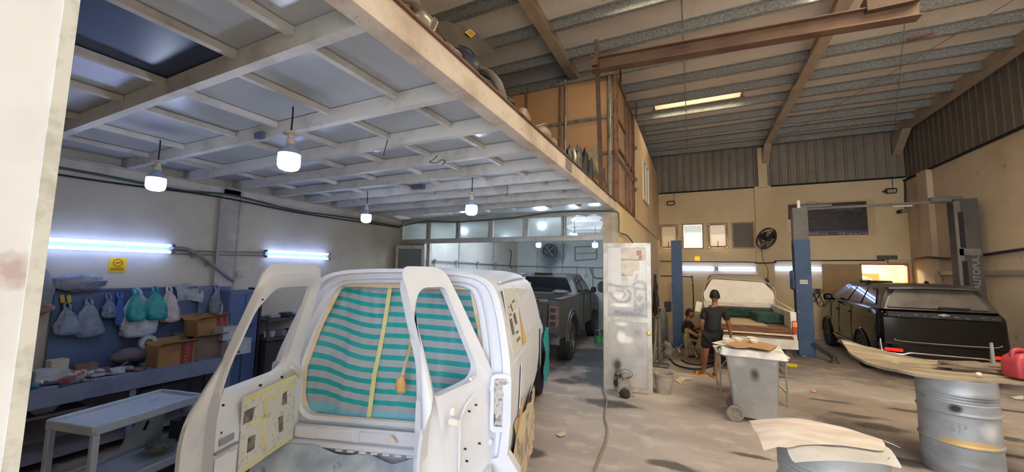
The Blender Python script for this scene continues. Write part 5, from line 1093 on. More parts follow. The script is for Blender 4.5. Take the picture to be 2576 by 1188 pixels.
cylinder_thing('gas_cylinder', 'grey gas cylinder standing behind the other one at the side wall', (-1.06, 11.8, 0), .14, .82, mat('cylinder_pale', '#7b7772', .55, .3))
pc = at_z(1660, 922, 0); t = empty('jack_pole', pc, 0, 'tall grey tubular jack on a square base behind the open door', 'jack')
b = MB(); b.cyl((0, 0, .05), (0, 0, 1.05), .042, n=16); b.lathe((0, 0, 1.05), [(.03, 0), (.075, .01), (.075, .03), (0, .03)], 16); b.build('tube', M_cylg, t, local=True); b = MB(); b.box((.02, 0, .03), (.34, .3, .06), bev=.02); b.bar((-.1, -.1, .05), (.2, .1, .2), .04, .03); b.build('base', M_cylg, t, local=True)
t = empty('jack_pole', pc + V(-.13, .2, 0), 0, 'leaning grey pipe with a flat cap behind the open door', 'pipe'); b = MB(); b.cyl((0, 0, .02), (.06, 0, 1.0), .03, n=14); b.build('tube', mat('pipe_bright', '#a19b93', .4, .5), t, local=True); b = MB(); b.lathe((.06, 0, 1.0), [(.02, 0), (.09, .02), (.09, .03), (0, .03)], 16); b.build('cap', M_cylg, t, local=True)
q = blob(at_z(1640 + 40, 905, 0) + V(0, 0, .2), (.11, .1, .2), 9, .3); tag(q.build('cloth_bag', mat('dusty_sack', '#8f857b', .9, col2='#6a625b', scale=6), smooth=50), 'dusty grey sack slumped beside the tall tubular jack', 'sack')
t = empty('scrap_iron', at_z(1665, 915, 0) + V(.05, .3, 0), 0, 'tangle of grey scrap rods and clamps on the floor behind the tubular jack', 'scrap'); rr = random.Random(3)
for k in range(9):
    b = MB(); p = V(rr.uniform(-.2, .2), rr.uniform(-.2, .25), .03 + .03 * k); a = rr.uniform(0, 6.3); L = rr.uniform(.15, .32); d = V(math.cos(a) * L, math.sin(a) * L, rr.uniform(.0, .28)); b.tube([p, p + d, p + d + V(.05 * math.sin(a), .05, .06)], .018, 6); b.build('rod', M_cylg if k % 2 else mat('rod_pale', '#8a857f', .5, .4), t, local=True)
b = MB(); c = at_x(1650, 690, wx + .06); b.tube([c + V(-.02, 0, .1), c + V(.06, 0, .1)], .01, 6); tag(b.build('wall_hook', M_conduit), 'grey hook on the side wall holding the dark overalls', 'hook')  # hook fixed to the side wall
def garment(px, y0, y1, w, label, m, name='hanging_overalls', X=wx + .1):
    a, e = at_x(px, y0, X), at_x(px, y1, X); H = a.z - e.z
    b = MB(); b.grid(12, 18, lambda u, v: (X + .05 * math.sin(u * 2 * PI + v * 2) * (.4 + v) + .03 * noise.noise(V(u * 4, v * 5, px)), a.y + w * (u - .5) * (.35 + .65 * math.sin(min(1, v * 1.8) * PI / 2)) + .03 * noise.noise(V(v * 5, px, 0)), a.z - H * v - .06 * abs(u - .5) * (1 - v)), thick=(.05, 0, 0)); return tag(b.build(name, m, smooth=50), label, 'clothes')
garment(1646, 690, 790, .34, 'dark blue grey overalls hanging on the side wall behind the open door', mat('overalls_blue', '#3c4150', .9, col2='#2f3340', scale=5))
garment(1650, 745, 800, .26, 'dark brown work jacket hanging below the blue overalls', mat('jacket_brown', '#43363a', .9, col2='#35292b', scale=5), 'hanging_jacket', wx + .2)
a_, e_ = at_y(1690, 712, YB - .08), at_y(1690, 752, YB - .08)
b = MB(); b.grid(8, 12, lambda u, v: (a_.x + .26 * (u - .5) * (.7 + .3 * v), a_.y + .03 * math.sin(u * 7 + v), a_.z + (e_.z - a_.z) * v - .03 * abs(u - .5)), thick=(0, .02, 0)); tag(b.build('apron', mat('apron_cream', '#c9b391', .85), smooth=50), 'pale apron hanging on the back wall left of the short blue lift post', 'clothes')
b = MB(); c = at_x(1672, 770, wx + .3); b.prism(rounded([(c.x, c.y - .25, c.z + .16), (c.x, c.y + .25, c.z + .1), (c.x, c.y + .15, c.z - .2), (c.x, c.y - .15, c.z - .2)], .04), (.2, 0, .03)); tag(b.build('hanging_tub', mat('tub_grey', '#57575a', .6)), 'grey plastic tub hung beside the overalls on the side wall', 'tub')
# hoses and cables on the floor
def floor_cable(pts, r, m, label, name='hose', n=8): cable([at_z(x, y, 0) + V(0, 0, r) for x, y in pts], r, m, name, label, n, 'hose')
floor_cable([(1516, 950), (1517, 985), (1526, 1010), (1521, 1050), (1528, 1085), (1522, 1120), (1510, 1150), (1496, 1188)], .014, mat('dusty_hose', '#857a6e', .8), 'dusty grey air hose running over the floor from the door towards the camera')
floor_cable([(1686, 905), (1700, 920), (1730, 929), (1760, 931), (1790, 924), (1815, 915)], .02, M_cable, 'black hose curving over the floor from the side wall to the walking man')
floor_cable([(1715, 908), (1730, 916), (1760, 920), (1795, 914), (1800, 905), (1770, 898), (1735, 900)], .018, M_cable, 'black hose looped on the floor behind the walking man')
# wheelie bin with cardboard and dishes
M_bin = mat('dusty_bin', '#8b8885', .6, col2='#a09b96', scale=2.4, mix=(.42, .68), col3='#b8b2aa', scale3=8, mix3=(.62, .72))
bn_ = empty('wheelie_bin', (.68, 6.52, 0), math.radians(-4), 'grey spray stained wheelie bin with boards and dishes on its lid', 'bin')
def bsec(x0, x1, y0, y1, z): return rounded([(x0, y0, z), (x1, y0, z), (x1, y1, z), (x0, y1, z)], .05, 4)
b = MB(); b.loft([bsec(-.23, .27, -.24, .24, .06), bsec(-.235, .275, -.245, .245, .10), bsec(-.315, .315, -.29, .29, .88), bsec(-.335, .335, -.305, .305, .885), bsec(-.34, .34, -.31, .31, .93), bsec(-.30, .30, -.27, .27, .93)], closed=True)
add_spots(M_bin, [(.03, -.3, .66, .075, .2, .11, '#34332f', .9, .7), (-.15, -.3, .8, .1, .2, .08, '#b5b0ab', .7, .7)], 9, .7); b.build('bin_body', M_bin, bn_, local=True, smooth=35)
M_bdust = mat('white_dust_lid', '#d5d1cb', .75, col2='#bdb6ad', scale=5)
b = MB(); b.loft([bsec(-.375, .395, -.355, .35, .885), bsec(-.385, .41, -.36, .355, .895), bsec(-.37, .385, -.34, .34, .955), bsec(-.36, .37, -.33, .33, .975), bsec(-.2, .2, -.2, .2, .982)], closed=True); b.build('bin_lid', M_bdust, bn_, local=True, smooth=30)
for y, x in ((-.33, -.22), (.22, -.24)):
    b = MB(); b.lathe((x, y, .105), [(0, 0), (.03, .0), (.035, .012), (.08, .008), (.09, .0), (.105, .005), (.105, .06), (.09, .066), (0, .066)], 24, axis=(0, 1, 0)); b.build('bin_wheel', mat('dusty_wheel', '#8f8478', .8, col2='#6d645b', scale=8), bn_, local=True)
b = MB(); b.cyl((-.24, -.3, .105), (-.24, .27, .105), .014); b.build('axle', M_conduit, bn_, local=True)
b = MB(); b.tube([(-.30, -.2, .84), (-.4, -.2, .9), (-.42, 0, .91), (-.4, .2, .9), (-.30, .2, .84)], .016, 8); b.build('bin_handle', M_bin, bn_, local=True)
zl = .985
s = radial_sheet([at_z(x, y, zl) for x, y in ((1790, 862), (1830, 855), (1900, 858), (1955, 872), (1966, 886), (1930, 878), (1880, 872), (1838, 872), (1812, 868))], lambda v: 0, .004, 5, .01, 2); tag(s.build('paper_sheet', mat('white_board_paper', '#ddd3c3', .8, col2='#c5b8a4', scale=4)), 'white paper sheet spread on the wheelie bin lid under the brown cardboard', 'paper')
s = radial_sheet([at_z(x, y, zl + .02) for x, y in ((1822, 866), (1870, 856), (1930, 864), (1957, 872), (1948, 877), (1935, 884), (1915, 881), (1885, 876), (1850, 878))], lambda v: .012, .005, 5, .012, 5); tag(s.build('cardboard_sheet', mat('brown_card', '#b58a62', .85, col2='#a27a55', scale=4)), 'torn brown cardboard lying on the wheelie bin lid', 'cardboard')
for i, (px, py, w_, lab) in enumerate(((1830, 858, .11, 'white plastic dish at the left end of the wheelie bin lid'), (1858, 858, .12, 'white plastic dish next to the leftmost one on the wheelie bin lid'), (1892, 855, .14, 'shallow white dish at the back right of the wheelie bin lid'), (1898, 862, .13, 'white dish at the front right of the brown cardboard on the bin'))):
    c = at_z(px, py, zl + .035); b = MB(); b.lathe(c, [(0, 0), (w_ * .32, 0), (w_ * .5, .038), (w_ * .53, .038), (w_ * .34, -.006), (0, -.006)], 20); tag(b.build('dish', mat('white_dish', '#e6ddce', .5)), lab, 'dish', 'dishes on the wheelie bin')
# folding table behind the bin
t = empty('folding_table', (.75, 7.5, 0), math.radians(4), 'low folding table with thin metal legs standing behind the wheelie bin', 'table'); b = MB(); b.box((0, 0, .745), (1.0, .62, .035), bev=.012); b.build('table_top', M_bdust, t, local=True)
M_leg = mat('table_leg_grey', '#a29c93', .45, .4)
for x in (-.45, .45):
    for y in (-.26, .26): b = MB(); b.tube([(x, y, 0), (x, y, .73)], .013, 8); b.build('leg', M_leg, t, local=True)
    b = MB(); b.tube([(x, -.26, .2), (x, .26, .2)], .01, 6); b.tube([(x, -.26, .5), (x * .6, -.2, .72)], .008, 6); b.build('brace', M_leg, t, local=True)
# drums
def drum(name, label, c, r, h, m, top=True, k=0):
    t = empty(name, c, .3 * k, label, 'drum'); b = MB(); prof = [(0, .02), (r * .96, .015), (r * .99, 0), (r * 1.005, .012), (r, .03)]
    def corr(z0, n_, st, am): return [(r + (am if i % 2 else 0), z0 + st * i) for i in range(n_)]
    prof += corr(h * .10, 5, .014, .004) + [(r, h * .32), (r + .012, h * .335), (r + .012, h * .345), (r, h * .36), (r, h * .63), (r + .012, h * .645), (r + .012, h * .655), (r, h * .67)] + corr(h * .74, 9, .014, .005) + [(r, h * .97), (r * 1.012, h * .985), (r * 1.012, h), (r * .985, h), (r * .98, h - .015), (0, h - .015)]
    b.lathe((0, 0, 0), prof, 48); b.build('shell', m, t, local=True, smooth=35)
    b = MB(); b.cyl((r * .6, 0, h - .015), (r * .6, 0, h + .0), .035); b.build('bung', M_conduit, t, local=True); return t
M_dr1 = mat('oversprayed_drum', '#8b8f95', .45, .3, col2='#a6a9ac', scale=1.8, mix=(.4, .7), col3='#7c7a76', scale3=4, mix3=(.62, .74), stretch=(1, 1, 2.5))
add_spots(M_dr1, [(-.12, -.27, .69, .06, .12, .05, '#26262a', .95, .6), (.1, -.3, .80, .25, .2, .06, '#3d4350', .7, .8), (-.05, -.3, .36, .33, .2, .05, '#c9a457', .85, .6), (-.05, -.3, .2, .4, .25, .12, '#625c57', .6, .8), (.05, -.3, .04, .5, .3, .05, '#8a7660', .9, .7), (.12, -.3, .5, .1, .2, .12, '#d2d3d4', .7, .8)], 5, .9)
dm = drum('oil_drum', 'tall grey stained steel drum carrying the long board at the right', (2.46, 5.83, 0), .295, .975, M_dr1)
for ch, a_ in (('G', -.62), ('P', -.30)):
    Rg = rot(0, 0, a_) @ RB; text_obj(ch, .14, V(2.46, 5.83, .50) + rot(0, 0, a_) @ V(0, -.299, 0), Rg, mat('drum_letter', '#8b8b8b', .5), dm, depth=.004)
M_dr2 = mat('pale_drum', '#8d9194', .45, .3, col2='#a2a4a4', scale=2.2, mix=(.4, .7), col3='#8b8d8e', scale3=5, mix3=(.62, .74), stretch=(1, 1, 2.5))
drum('oil_drum', 'nearest pale grey drum with white masking sheets spread on its top', (.80, 3.42, 0), .30, .882, M_dr2, k=1)
M_sh1 = mat('sanding_paper_pink', '#c9b4a6', .8, col2='#d8cfc8', scale=2.4, mix=(.42, .62), stretch=(1, 2.5, 1)); M_sh2 = mat('white_sheet', '#ccc7c3', .75, col2='#bbb4ae', scale=3)
zs = .885
dz = lambda v: -.5 * max(0, (V(v.x, v.y, 0) - V(.8, 3.42, 0)).length - .30) ** 1.3
s = radial_sheet([at_z(x, y, zs) for x, y in ((1975, 1112), (2030, 1108), (2130, 1108), (2215, 1112), (2240, 1130), (2270, 1170), (2180, 1163), (2070, 1152), (1995, 1142), (1984, 1130))], dz, .003, 9, .008, 3); tag(s.build('masking_sheet', M_sh2, smooth=60), 'lower white masking sheet hanging over the front of the nearest drum', 'paper', 'sheets on the nearest drum')
s = radial_sheet([at_z(x, y, zs + .014) for x, y in ((1881, 1030), (1892, 1026), (1960, 1027), (2060, 1034), (2130, 1050), (2190, 1075), (2274, 1114), (2216, 1104), (2228, 1120), (2222, 1134), (2120, 1121), (2050, 1118), (1985, 1118), (1955, 1110), (1920, 1108), (1905, 1080), (1893, 1060))], dz, .003, 9, .01, 7); tag(s.build('masking_sheet', M_sh1, smooth=60), 'upper pinkish masking sheet with torn edges on the nearest drum', 'paper', 'sheets on the nearest drum')
# long board on the tall drum
zb = .99
M_bd = mat('weathered_board', '#94846f', .85, col2='#6d5d4c', scale=2.2, mix=(.42, .66), stretch=(.5, 3, 1), col3='#c9bfae', scale3=5, mix3=(.62, .7))
tip = at_z(2107, 877, zb + .04)
s = radial_sheet([at_z(x, y, zb) for x, y in ((2108, 880), (2150, 878), (2210, 893), (2300, 905), (2400, 912), (2500, 916), (2640, 926), (2640, 968), (2500, 960), (2400, 955), (2300, 943), (2240, 929), (2180, 916), (2140, 902))], lambda v: .18 * max(0, 1.0 - (v - tip).length) ** 2 + .012, .03, 10, .012, 4); tag(s.build('board', M_bd, smooth=50), 'long weathered bent board lying across the tall drum', 'board')
q = blob(at_z(2455, 925, zb + .06), (.33, .1, .055), 6, .45, 20, 12, 2.2); tag(q.build('panel_scrap', mat('brown_scrap', '#7d6a59', .9, col2='#5c4d42', scale=5), smooth=40), 'crumpled dusty brown panel piece lying on the long board', 'scrap panel')
q = blob(at_z(2462, 942, zb + .04), (.025, .02, .02), 2, .2); tag(q.build('putty_lump', mat('putty', '#cfc0a9', .7), smooth=50), 'small cream putty lump at the front edge of the long board', 'putty')
# red jerry can
c = at_z(2588, 956, zb + .03) + V(.03, .1, 0); t = empty('jerry_can', c, .35, 'red plastic jerry can with a white dusty top on the long board', 'jerry can'); M_jr = mat('red_plastic', '#a83a40', .5, col2='#93303a', scale=4, col3='#c98a80', scale3=9, mix3=(.64, .72))
def jsec(w, d, z, ox=0): return rounded([(-w + ox, -d, z), (w + ox, -d, z), (w + ox, d, z), (-w + ox, d, z)], .03, 3)
b = MB(); b.loft([jsec(.125, .075, 0), jsec(.14, .085, .02), jsec(.14, .085, .15), jsec(.13, .08, .20, .01), jsec(.10, .06, .235, .02), jsec(.06, .04, .25, .05)], closed=True); b.build('can_body', M_jr, t, local=True, smooth=50)
b = MB(); b.tube(bez([(-.10, 0, .19), (-.095, 0, .25), (-.05, 0, .275), (.02, 0, .265), (.05, 0, .24)], 5), .02, 10); b.build('handle', M_jr, t, local=True)
b = MB(); b.lathe((.075, 0, .235), [(.03, 0), (.034, .01), (.034, .045), (0, .048)], 16); b.build('cap', M_black, t, local=True)
b = MB(); b.prism(rounded([(-.10, -.087, .04), (.02, -.087, .04), (-.01, -.087, .13), (-.10, -.087, .15)], .02), (0, -.003, 0)); b.build('worn_label', mat('worn_label', '#b59a86', .8, col2='#93604f', scale=14), t, local=True, smooth=0)
b = MB(); b.loft([jsec(.09, .055, .237, .02), jsec(.06, .04, .246, .05)], closed=True); b.build('dust_patch', M_bdust, t, local=True)
b = MB(); p = at_z(2530, 925, zb + .03) + V(.0, .2, 0); b.cyl(p, p + V(0, 0, .24), .02, .014); tag(b.build('aerosol_nozzle', mat('grey_tube', '#8c8a88', .5)), 'thin grey tube standing on the long board behind the jerry can', 'tube')
# coiled cables on the back wall, sander and small fittings
c = at_y(2055, 735, YB - .06); t = empty('hanging_cable_coil', c + V(0, .06, .12), 0, 'tangled dark cable coil hanging on the back wall right of the tall blue lift post', 'cable')
for k in range(5):
    b = MB(); w_, h_ = .12 + .03 * (k % 3), .3 + .06 * k; b.tube(bez([V(c.x + w_ * math.sin(a * PI / 6 + k) * (.6 + .4 * math.sin(a)), c.y - .01 * k, c.z + .1 - h_ * .5 + h_ * .5 * math.cos(a * PI / 6)) for a in range(13)], 3), .009, 5); b.build('loop', mat('coil_green', '#4a4a42', .6) if k % 2 else M_cable, t)
c = at_y(1925, 708, YB - .26); t = empty('grinder', c + V(0, .1, 0), 0, 'small dark machine on the back wall column above the pickup bed', 'machine'); b = MB(); b.box(c, (.2, .18, .2), bev=.05); b.cyl(c + V(-.1, -.05, .05), c + V(-.2, -.08, .1), .05); b.build('housing', mat('machine_dark', '#3e322d', .6), t); b = MB(); b.cyl(c + V(.05, -.1, -.1), c + V(.2, -.1, -.14), .06); b.build('disc', M_conduit, t)
b = MB(); b.box(at_y(1930, 745, YB - .155), (.3, .04, .1), bev=.01); tag(b.build('socket_box', mat('socket_beige', '#b09a7c', .6)), 'beige double socket on the back wall beside the masked cab', 'socket')
b = MB(); b.box(at_y(1739, 712, YB - .03), (.08, .05, .1), bev=.01); tag(b.build('socket_box', mat('socket_white', '#cfc4b0', .6)), 'small pale socket on the back wall left of the masked cab', 'socket')
cable([(-1.2, YB - .03, 1.92), (-.6, YB - .03, 1.92), (-.2, YB - .03, 1.9), (-.12, YB - .03, 1.84), (-.1, YB - .03, .7)], .018, M_cable, 'conduit', 'black conduit turning down the back wall behind the short lift post')
# stored boxes inside the lit store room
for i, (x, y, z, sx_, sz, m_, lab, nm) in enumerate(((5.0, 16.75, 1.07, .8, 2.14, mat('store_carton', '#c99a66', .8), 'large cardboard carton stacked in the yellow store room', 'carton'), (5.45, 17.35, .98, .5, 1.95, mat('store_carton2', '#d6ab78', .8), 'second cardboard carton in the yellow store room right of the first', 'carton'))):
    b = MB(); b.box((x, y, z), (sx_, .5, sz), rot(0, 0, .2), bev=.01); tag(b.build(nm, m_), lab, 'carton')
q = blob((4.8, 15.95, 1.86), (.26, .2, .16), 3, .4); tag(q.build('plastic_bundle', mat('store_plastic', '#c4c6c6', .4, col2='#4f4f52', scale=9, mix=(.5, .56)), smooth=40), 'bundle of grey and black plastic in the lit store room doorway', 'bundle')
b = MB(); b.box((4.8, 16.0, .865), (.6, .45, 1.70)); tag(b.build('store_cupboard', mat('store_wood', '#8a6a45', .7)), 'brown cupboard under the plastic bundle in the lit store room', 'cupboard')
# things in the booth
b = MB()
for px_ in (1154, 1240): y_ = at_x(px_, 640, XL).y; b.box((XL + .012, y_, 1.6), (.02, .018, 3.0))
b.build('panel_seam', mat('seam_grey', '#7f8886', .6), bpy.data.objects['wall_left'], smooth=0)
for px_ in (1352, 1415): b = MB(); b.box((at_y(px_, 640, YB2).x, YB2 - .008, 1.6), (.015, .012, 3.1)); b.build('panel_seam', mat('seam_grey', '#7f8886', .6), wb2, smooth=0)
Pq = [at_y(x, y, YB2 - .01) for x, y in ((1446, 622), (1500, 620), (1501, 652), (1447, 656))]; b = MB()
for a_, e_ in zip(Pq, Pq[1:] + Pq[:1]): b.bar(a_, e_, .05, .012, up=(0, 1, 0))
b.bar(Pq[0].lerp(Pq[3], .5), Pq[1].lerp(Pq[2], .5), .03, .012, up=(0, 1, 0)); b.build('patch_outline', mat('mortar_patch', '#8f9592', .9, col2='#7b8280', scale=20), wb2, smooth=0, jig=.006)
b = MB(); b.tube(bez([at_y(x, y, YB2 - .012) for x, y in ((1420, 612), (1417, 630), (1419, 645), (1414, 658), (1416, 664))], 5), .012, 5); b.build('wall_crack', mat('crack_dark', '#5f6866', .9), wb2)
c = at_z(1503, 865, 0) + V(.02, .13, 0); t = empty('paint_tin', c, 0, 'green and silver paint tin on the booth floor beside the pickup', 'tin'); b = MB(); b.lathe((0, 0, 0), [(0, .005), (.14, 0), (.145, .01), (.14, .03), (.14, .22)], 26); b.build('green_band', mat('tin_green', '#3f8a4c', .4, col2='#57a05e', scale=8), t, local=True); b = MB(); b.lathe((0, 0, .22), [(.14, 0), (.14, .11), (.146, .115), (.146, .13), (.13, .13), (.12, .115), (0, .115)], 26); b.build('tin_top', M_chrome, t, local=True)
b = MB(); b.tube([V(.14 * math.cos(k * PI / 10), -.145 * math.sin(k * PI / 10) * .4, .33 - .14 * math.sin(k * PI / 10)) for k in range(11)], .004, 5); b.build('wire_handle', M_conduit, t, local=True)
c = at_y(1382, 632, YB2 - .08); t = empty('exhaust_fan', c + V(0, .08, 0), 0, 'round sooty exhaust fan in the back wall of the spray booth', 'fan'); b = MB(); b.lathe(c, [(.29, .06), (.29, -.03), (.26, -.05), (.24, -.03), (.24, .06)], 30, axis=(0, 1, 0)); b.build('fan_ring', mat('fan_grey', '#6a7478', .5), t)
b = MB()
for r in (.08, .14, .2): b.tube([c + V(r * math.cos(a * PI / 14), -.04, r * math.sin(a * PI / 14)) for a in range(28)], .006, 5, closed=True)
for a in range(4): d = V(math.cos(a * PI / 2 + .7), 0, math.sin(a * PI / 2 + .7)); b.bar(c + V(0, -.04, 0), c + d * .25 + V(0, -.04, 0), .03, .012, up=(0, 1, 0))
b.build('fan_grille', mat('fan_grille', '#7e888c', .45, .4), t)
for a in range(5):
    b = MB(); a0 = a * 2 * PI / 5; b.grid(4, 4, lambda u, v: c + V(math.cos(a0 + (v - .5) * .7) * (.05 + .18 * u), .01 + .03 * (v - .5), math.sin(a0 + (v - .5) * .7) * (.05 + .18 * u)), thick=(0, .004, 0)); b.build('blade', mat('fan_blade', '#414a4e', .5), t)
add_spots(M_booth, [(c.x + .02, c.y, c.z, .62, .6, .55, '#434d58', .9, .9), (c.x - .1, c.y, c.z - .6, .6, .6, .45, '#4d5763', .8, .9), (c.x + .25, c.y, c.z - .3, .4, .6, .4, '#4d5763', .7, .9), (c.x + .5, c.y, c.z + .1, .35, .6, .3, '#7f898c', .5, .9), (c.x - .6, c.y, c.z + .2, .25, .6, .2, '#87908f', .5, .9)], 2.2, 1.1)
b = MB(); zz_ = 2.2
b.tube([(XL + .05, 7.2, 2.24), (XL + .05, YB2 - .06, 2.2), (XM - .2, YB2 - .06, 2.16)], .018, 8)
for y in (7.6, 8.2, 9.2, 10.4, 11.6): b.tube([(XL + .05, y, 2.23), (XL + .05, y, 1.5)], .012, 6); b.box((XL + .06, y, 2.23), (.05, .06, .1))
for x in (-4.9, -3.9, -3.3, -2.2): b.tube([(x, YB2 - .05, 2.18), (x, YB2 - .05, 1.3)], .012, 6)
tag(b.build('air_pipe', mat('booth_pipe', '#7d8886', .5)), 'thin grey compressed air pipe with drops along the booth walls', 'pipe')
cable([at_x(1282, 628, XL + .04), at_x(1286, 635, XL + .04), at_x(1285, 655, XL + .04), at_x(1283, 668, XL + .04), at_x(1287, 674, XL + .04)], .014, M_cable, 'hook', 'dark hooked wire hanging on the left booth wall', 6, 'hook')
b = MB(); p = [at_y(x, y, YB2 - .05) for x, y in ((1484, 676), (1490, 690), (1497, 699), (1520, 700))]; b.tube(bez(p, 4), .03, 8); tag(b.build('bent_pipe', mat('bent_pipe_grey', '#7f898b', .5)), 'bent grey pipe on the booth back wall above the pickup bonnet', 'pipe')
b = MB(); c = at_y(1474, 693, YB2 - .03); b.box(c, (.1, .04, .12), bev=.01); b.tube([c, c + V(0, 0, .45)], .008, 6); tag(b.build('switch_box', mat('booth_switch', '#aab1ae', .5)), 'small grey switch with a conduit on the booth back wall', 'switch')
b = MB(); b.cyl(at_y(1513, 722, 11.5) , at_y(1513, 722, 11.5) + V(.03, -.02, 0), .17, n=24); o_ = tag(b.build('hanging_disc', mat('disc_dark', '#4b5552', .5)), 'dark round disc hanging at the booth side wall by the open door', 'disc')
# ================================================================ people
import bmesh
def skin(name, verts, edges, radii, m, parent=None, root=0, sub=2):
    me = bpy.data.meshes.new(name); bm = bmesh.new(); lay = bm.verts.layers.skin.verify(); vs = []
    for p, r in zip(verts, radii):
        v = bm.verts.new(p); v[lay].radius = (r, r) if not isinstance(r, tuple) else r; vs.append(v)
    vs[root][lay].use_root = True
    for a, c in edges: bm.edges.new((vs[a], vs[c]))
    bm.to_mesh(me); bm.free(); o = bpy.data.objects.new(name, me); COL.objects.link(o)
    s = o.modifiers.new('skin', 'SKIN'); s.use_smooth_shade = True; s.branch_smoothing = .6; d = o.modifiers.new('sub', 'SUBSURF'); d.levels = sub; d.render_levels = sub
    dg = bpy.context.evaluated_depsgraph_get(); nm = bpy.data.meshes.new_from_object(o.evaluated_get(dg)); bpy.data.objects.remove(o)
    nm.materials.clear(); nm.materials.append(m); nm.polygons.foreach_set('use_smooth', [True] * len(nm.polygons))
    if parent is not None: nm.transform(world_of(parent).inverted())
    o = bpy.data.objects.new(name, nm); COL.objects.link(o)
    if parent is not None: o.parent = parent
    return o
M_skin = mat('brown_skin', '#8a5a40', .55, col2='#7a4d36', scale=5); M_hair = mat('black_hair', '#14110f', .7); M_shirt = mat('black_polo', '#131316', .8, col2='#1c1c20', scale=5); M_short = mat('black_shorts', '#17171a', .85); M_sand = mat('yellow_sandal', '#d89a3f', .6)
def hand(base, d, side, fwd, name, parent, m, s=1.):
    """palm and five fingers as one skinned mesh: d = towards the finger tips, side = towards the thumb"""
    d, side, fwd = V(d).normalized(), V(side).normalized(), V(fwd).normalized(); P = [V(base)]; E = []; R = [.026 * s]
    palm = P[0] + d * .05 * s; P.append(palm); R.append((.04 * s, .018 * s)[0] * .75); E.append((0, 1)); P.append(P[0] + d * .085 * s); R.append(.028 * s); E.append((1, 2))
    for k, (o, L) in enumerate(((.028, .07), (.010, .078), (-.010, .072), (-.027, .058))):
        a = len(P); k0 = P[2] + side * o * s; P += [k0, k0 + d * L * .5 * s + fwd * .012 * s, k0 + d * L * .85 * s + fwd * .035 * s]; R += [.010 * s, .009 * s, .0075 * s]; E += [(2, a), (a, a + 1), (a + 1, a + 2)]
    a = len(P); k0 = P[1] + side * .035 * s; P += [k0, k0 + side * .018 * s + d * .035 * s + fwd * .012 * s, k0 + side * .02 * s + d * .06 * s + fwd * .02 * s]; R += [.013 * s, .0105 * s, .009 * s]; E += [(1, a), (a, a + 1), (a + 1, a + 2)]
    return P, E, R
def head_mesh(c, fwd, up=(0, 0, 1), s=1.):
    """head with brow, nose, lips, chin and ears; returns MB"""
    c = V(c); f = V(fwd).normalized(); u = V(up); r = f.cross(u).normalized(); u = r.cross(f); b = MB(); n, m = 28, 22; vs = []
    for j in range(m + 1):
        t = PI * j / m; z = -math.cos(t)
        for i in range(n):
            a = 2 * PI * i / n; x = math.sin(t) * math.sin(a); y = math.sin(t) * math.cos(a)
            ww = max(1e-3, 1 - z * z) ** -.14 if z > 0 else 1
            px, py, pz = x * .074 * ww, y * .094 * ww, z * .108
            if z < 0: px *= 1 + .28 * z; py = py * (1 + .12 * z) + .012 * -z * (1 if y > 0 else -.5)
            if y > .2:
                g = math.exp(-(x * 5) ** 2); py += .020 * g * math.exp(-((z + .12) * 6) ** 2) + .006 * g * math.exp(-((z + .42) * 9) ** 2) + .006 * math.exp(-((z - .22) * 8) ** 2) + .008 * g * math.exp(-((z + .75) * 5) ** 2)
                py -= .010 * (math.exp(-((x - .36) * 8) ** 2) + math.exp(-((x + .36) * 8) ** 2)) * math.exp(-((z - .05) * 8) ** 2)
            vs.append(c + (r * px + f * py + u * pz) * s)
    b.add(vs, [(j * n + i, j * n + (i + 1) % n, (j + 1) * n + (i + 1) % n, (j + 1) * n + i) for j in range(m) for i in range(n)])
    for sg in (-1, 1): b.sphere(c + (r * sg * .074 - f * .005 - u * .005) * s, .03 * s, 10, 8, (.35, .6, 1), Matrix((r, f, u)).transposed())
    return b
# walking man, seen from behind
Y0 = 8.62
def J(x, y, dy=0): return at_y(x, y, Y0 + dy)
man = empty('person', (J(1792, 838).x, Y0, 0), 0, 'man in black polo shirt and shorts walking away with yellow sandals', 'person')
jt = dict(pel=J(1791, 836), sp1=J(1793, 815), sp2=J(1796, 792), chest=J(1797, 778), neck=J(1798, 766), hb=J(1798, 752, .02), shL=J(1774, 781), shR=J(1822, 781), elL=J(1766, 812, -.04), elR=J(1833, 815, .0), wrL=J(1768, 838, .04), wrR=J(1838, 840, .04), hpL=J(1780, 843), hpR=J(1804, 843), knL=J(1775, 888, -.05), knR=J(1804, 890, .12), anL=J(1769, 929, .0), anR=J(1800, 930, .05))
fl = lambda p: V(p.x, p.y, .045)
aL = V(at_z(1769, 936, .08)); aR = V(at_z(1800, 941, .08))
names = ['pel', 'sp1', 'sp2', 'chest', 'neck', 'hb', 'shL', 'elL', 'wrL', 'shR', 'elR', 'wrR', 'hpL', 'knL', 'hpR', 'knR']
Vv = [jt[n_] for n_ in names]; I = {n_: i for i, n_ in enumerate(names)}
Rr = [.125, .12, .13, .11, .052, .055, .055, .042, .029, .055, .042, .029, .088, .058, .088, .058]
Ee = [('pel', 'sp1'), ('sp1', 'sp2'), ('sp2', 'chest'), ('chest', 'neck'), ('neck', 'hb'), ('chest', 'shL'), ('shL', 'elL'), ('elL', 'wrL'), ('chest', 'shR'), ('shR', 'elR'), ('elR', 'wrR'), ('pel', 'hpL'), ('hpL', 'knL'), ('pel', 'hpR'), ('hpR', 'knR')]
Ee = [(I[a], I[c]) for a, c in Ee]
def ext(p, r, e): Vv.append(V(p)); Rr.append(r); Ee.append((e, len(Vv) - 1)); return len(Vv) - 1
for kn, an, toe in (('knL', aL, V(-.17, .09, -.045)), ('knR', aR, V(-.04, .2, -.045))):
    k = I[kn]; i1 = ext(Vv[k].lerp(an, .35) + V(0, -.015, 0), .055, k); i2 = ext(an, .032, i1); i3 = ext(an + toe * .55 + V(0, 0, -.01), .036, i2); ext(an + toe, .028, i3)
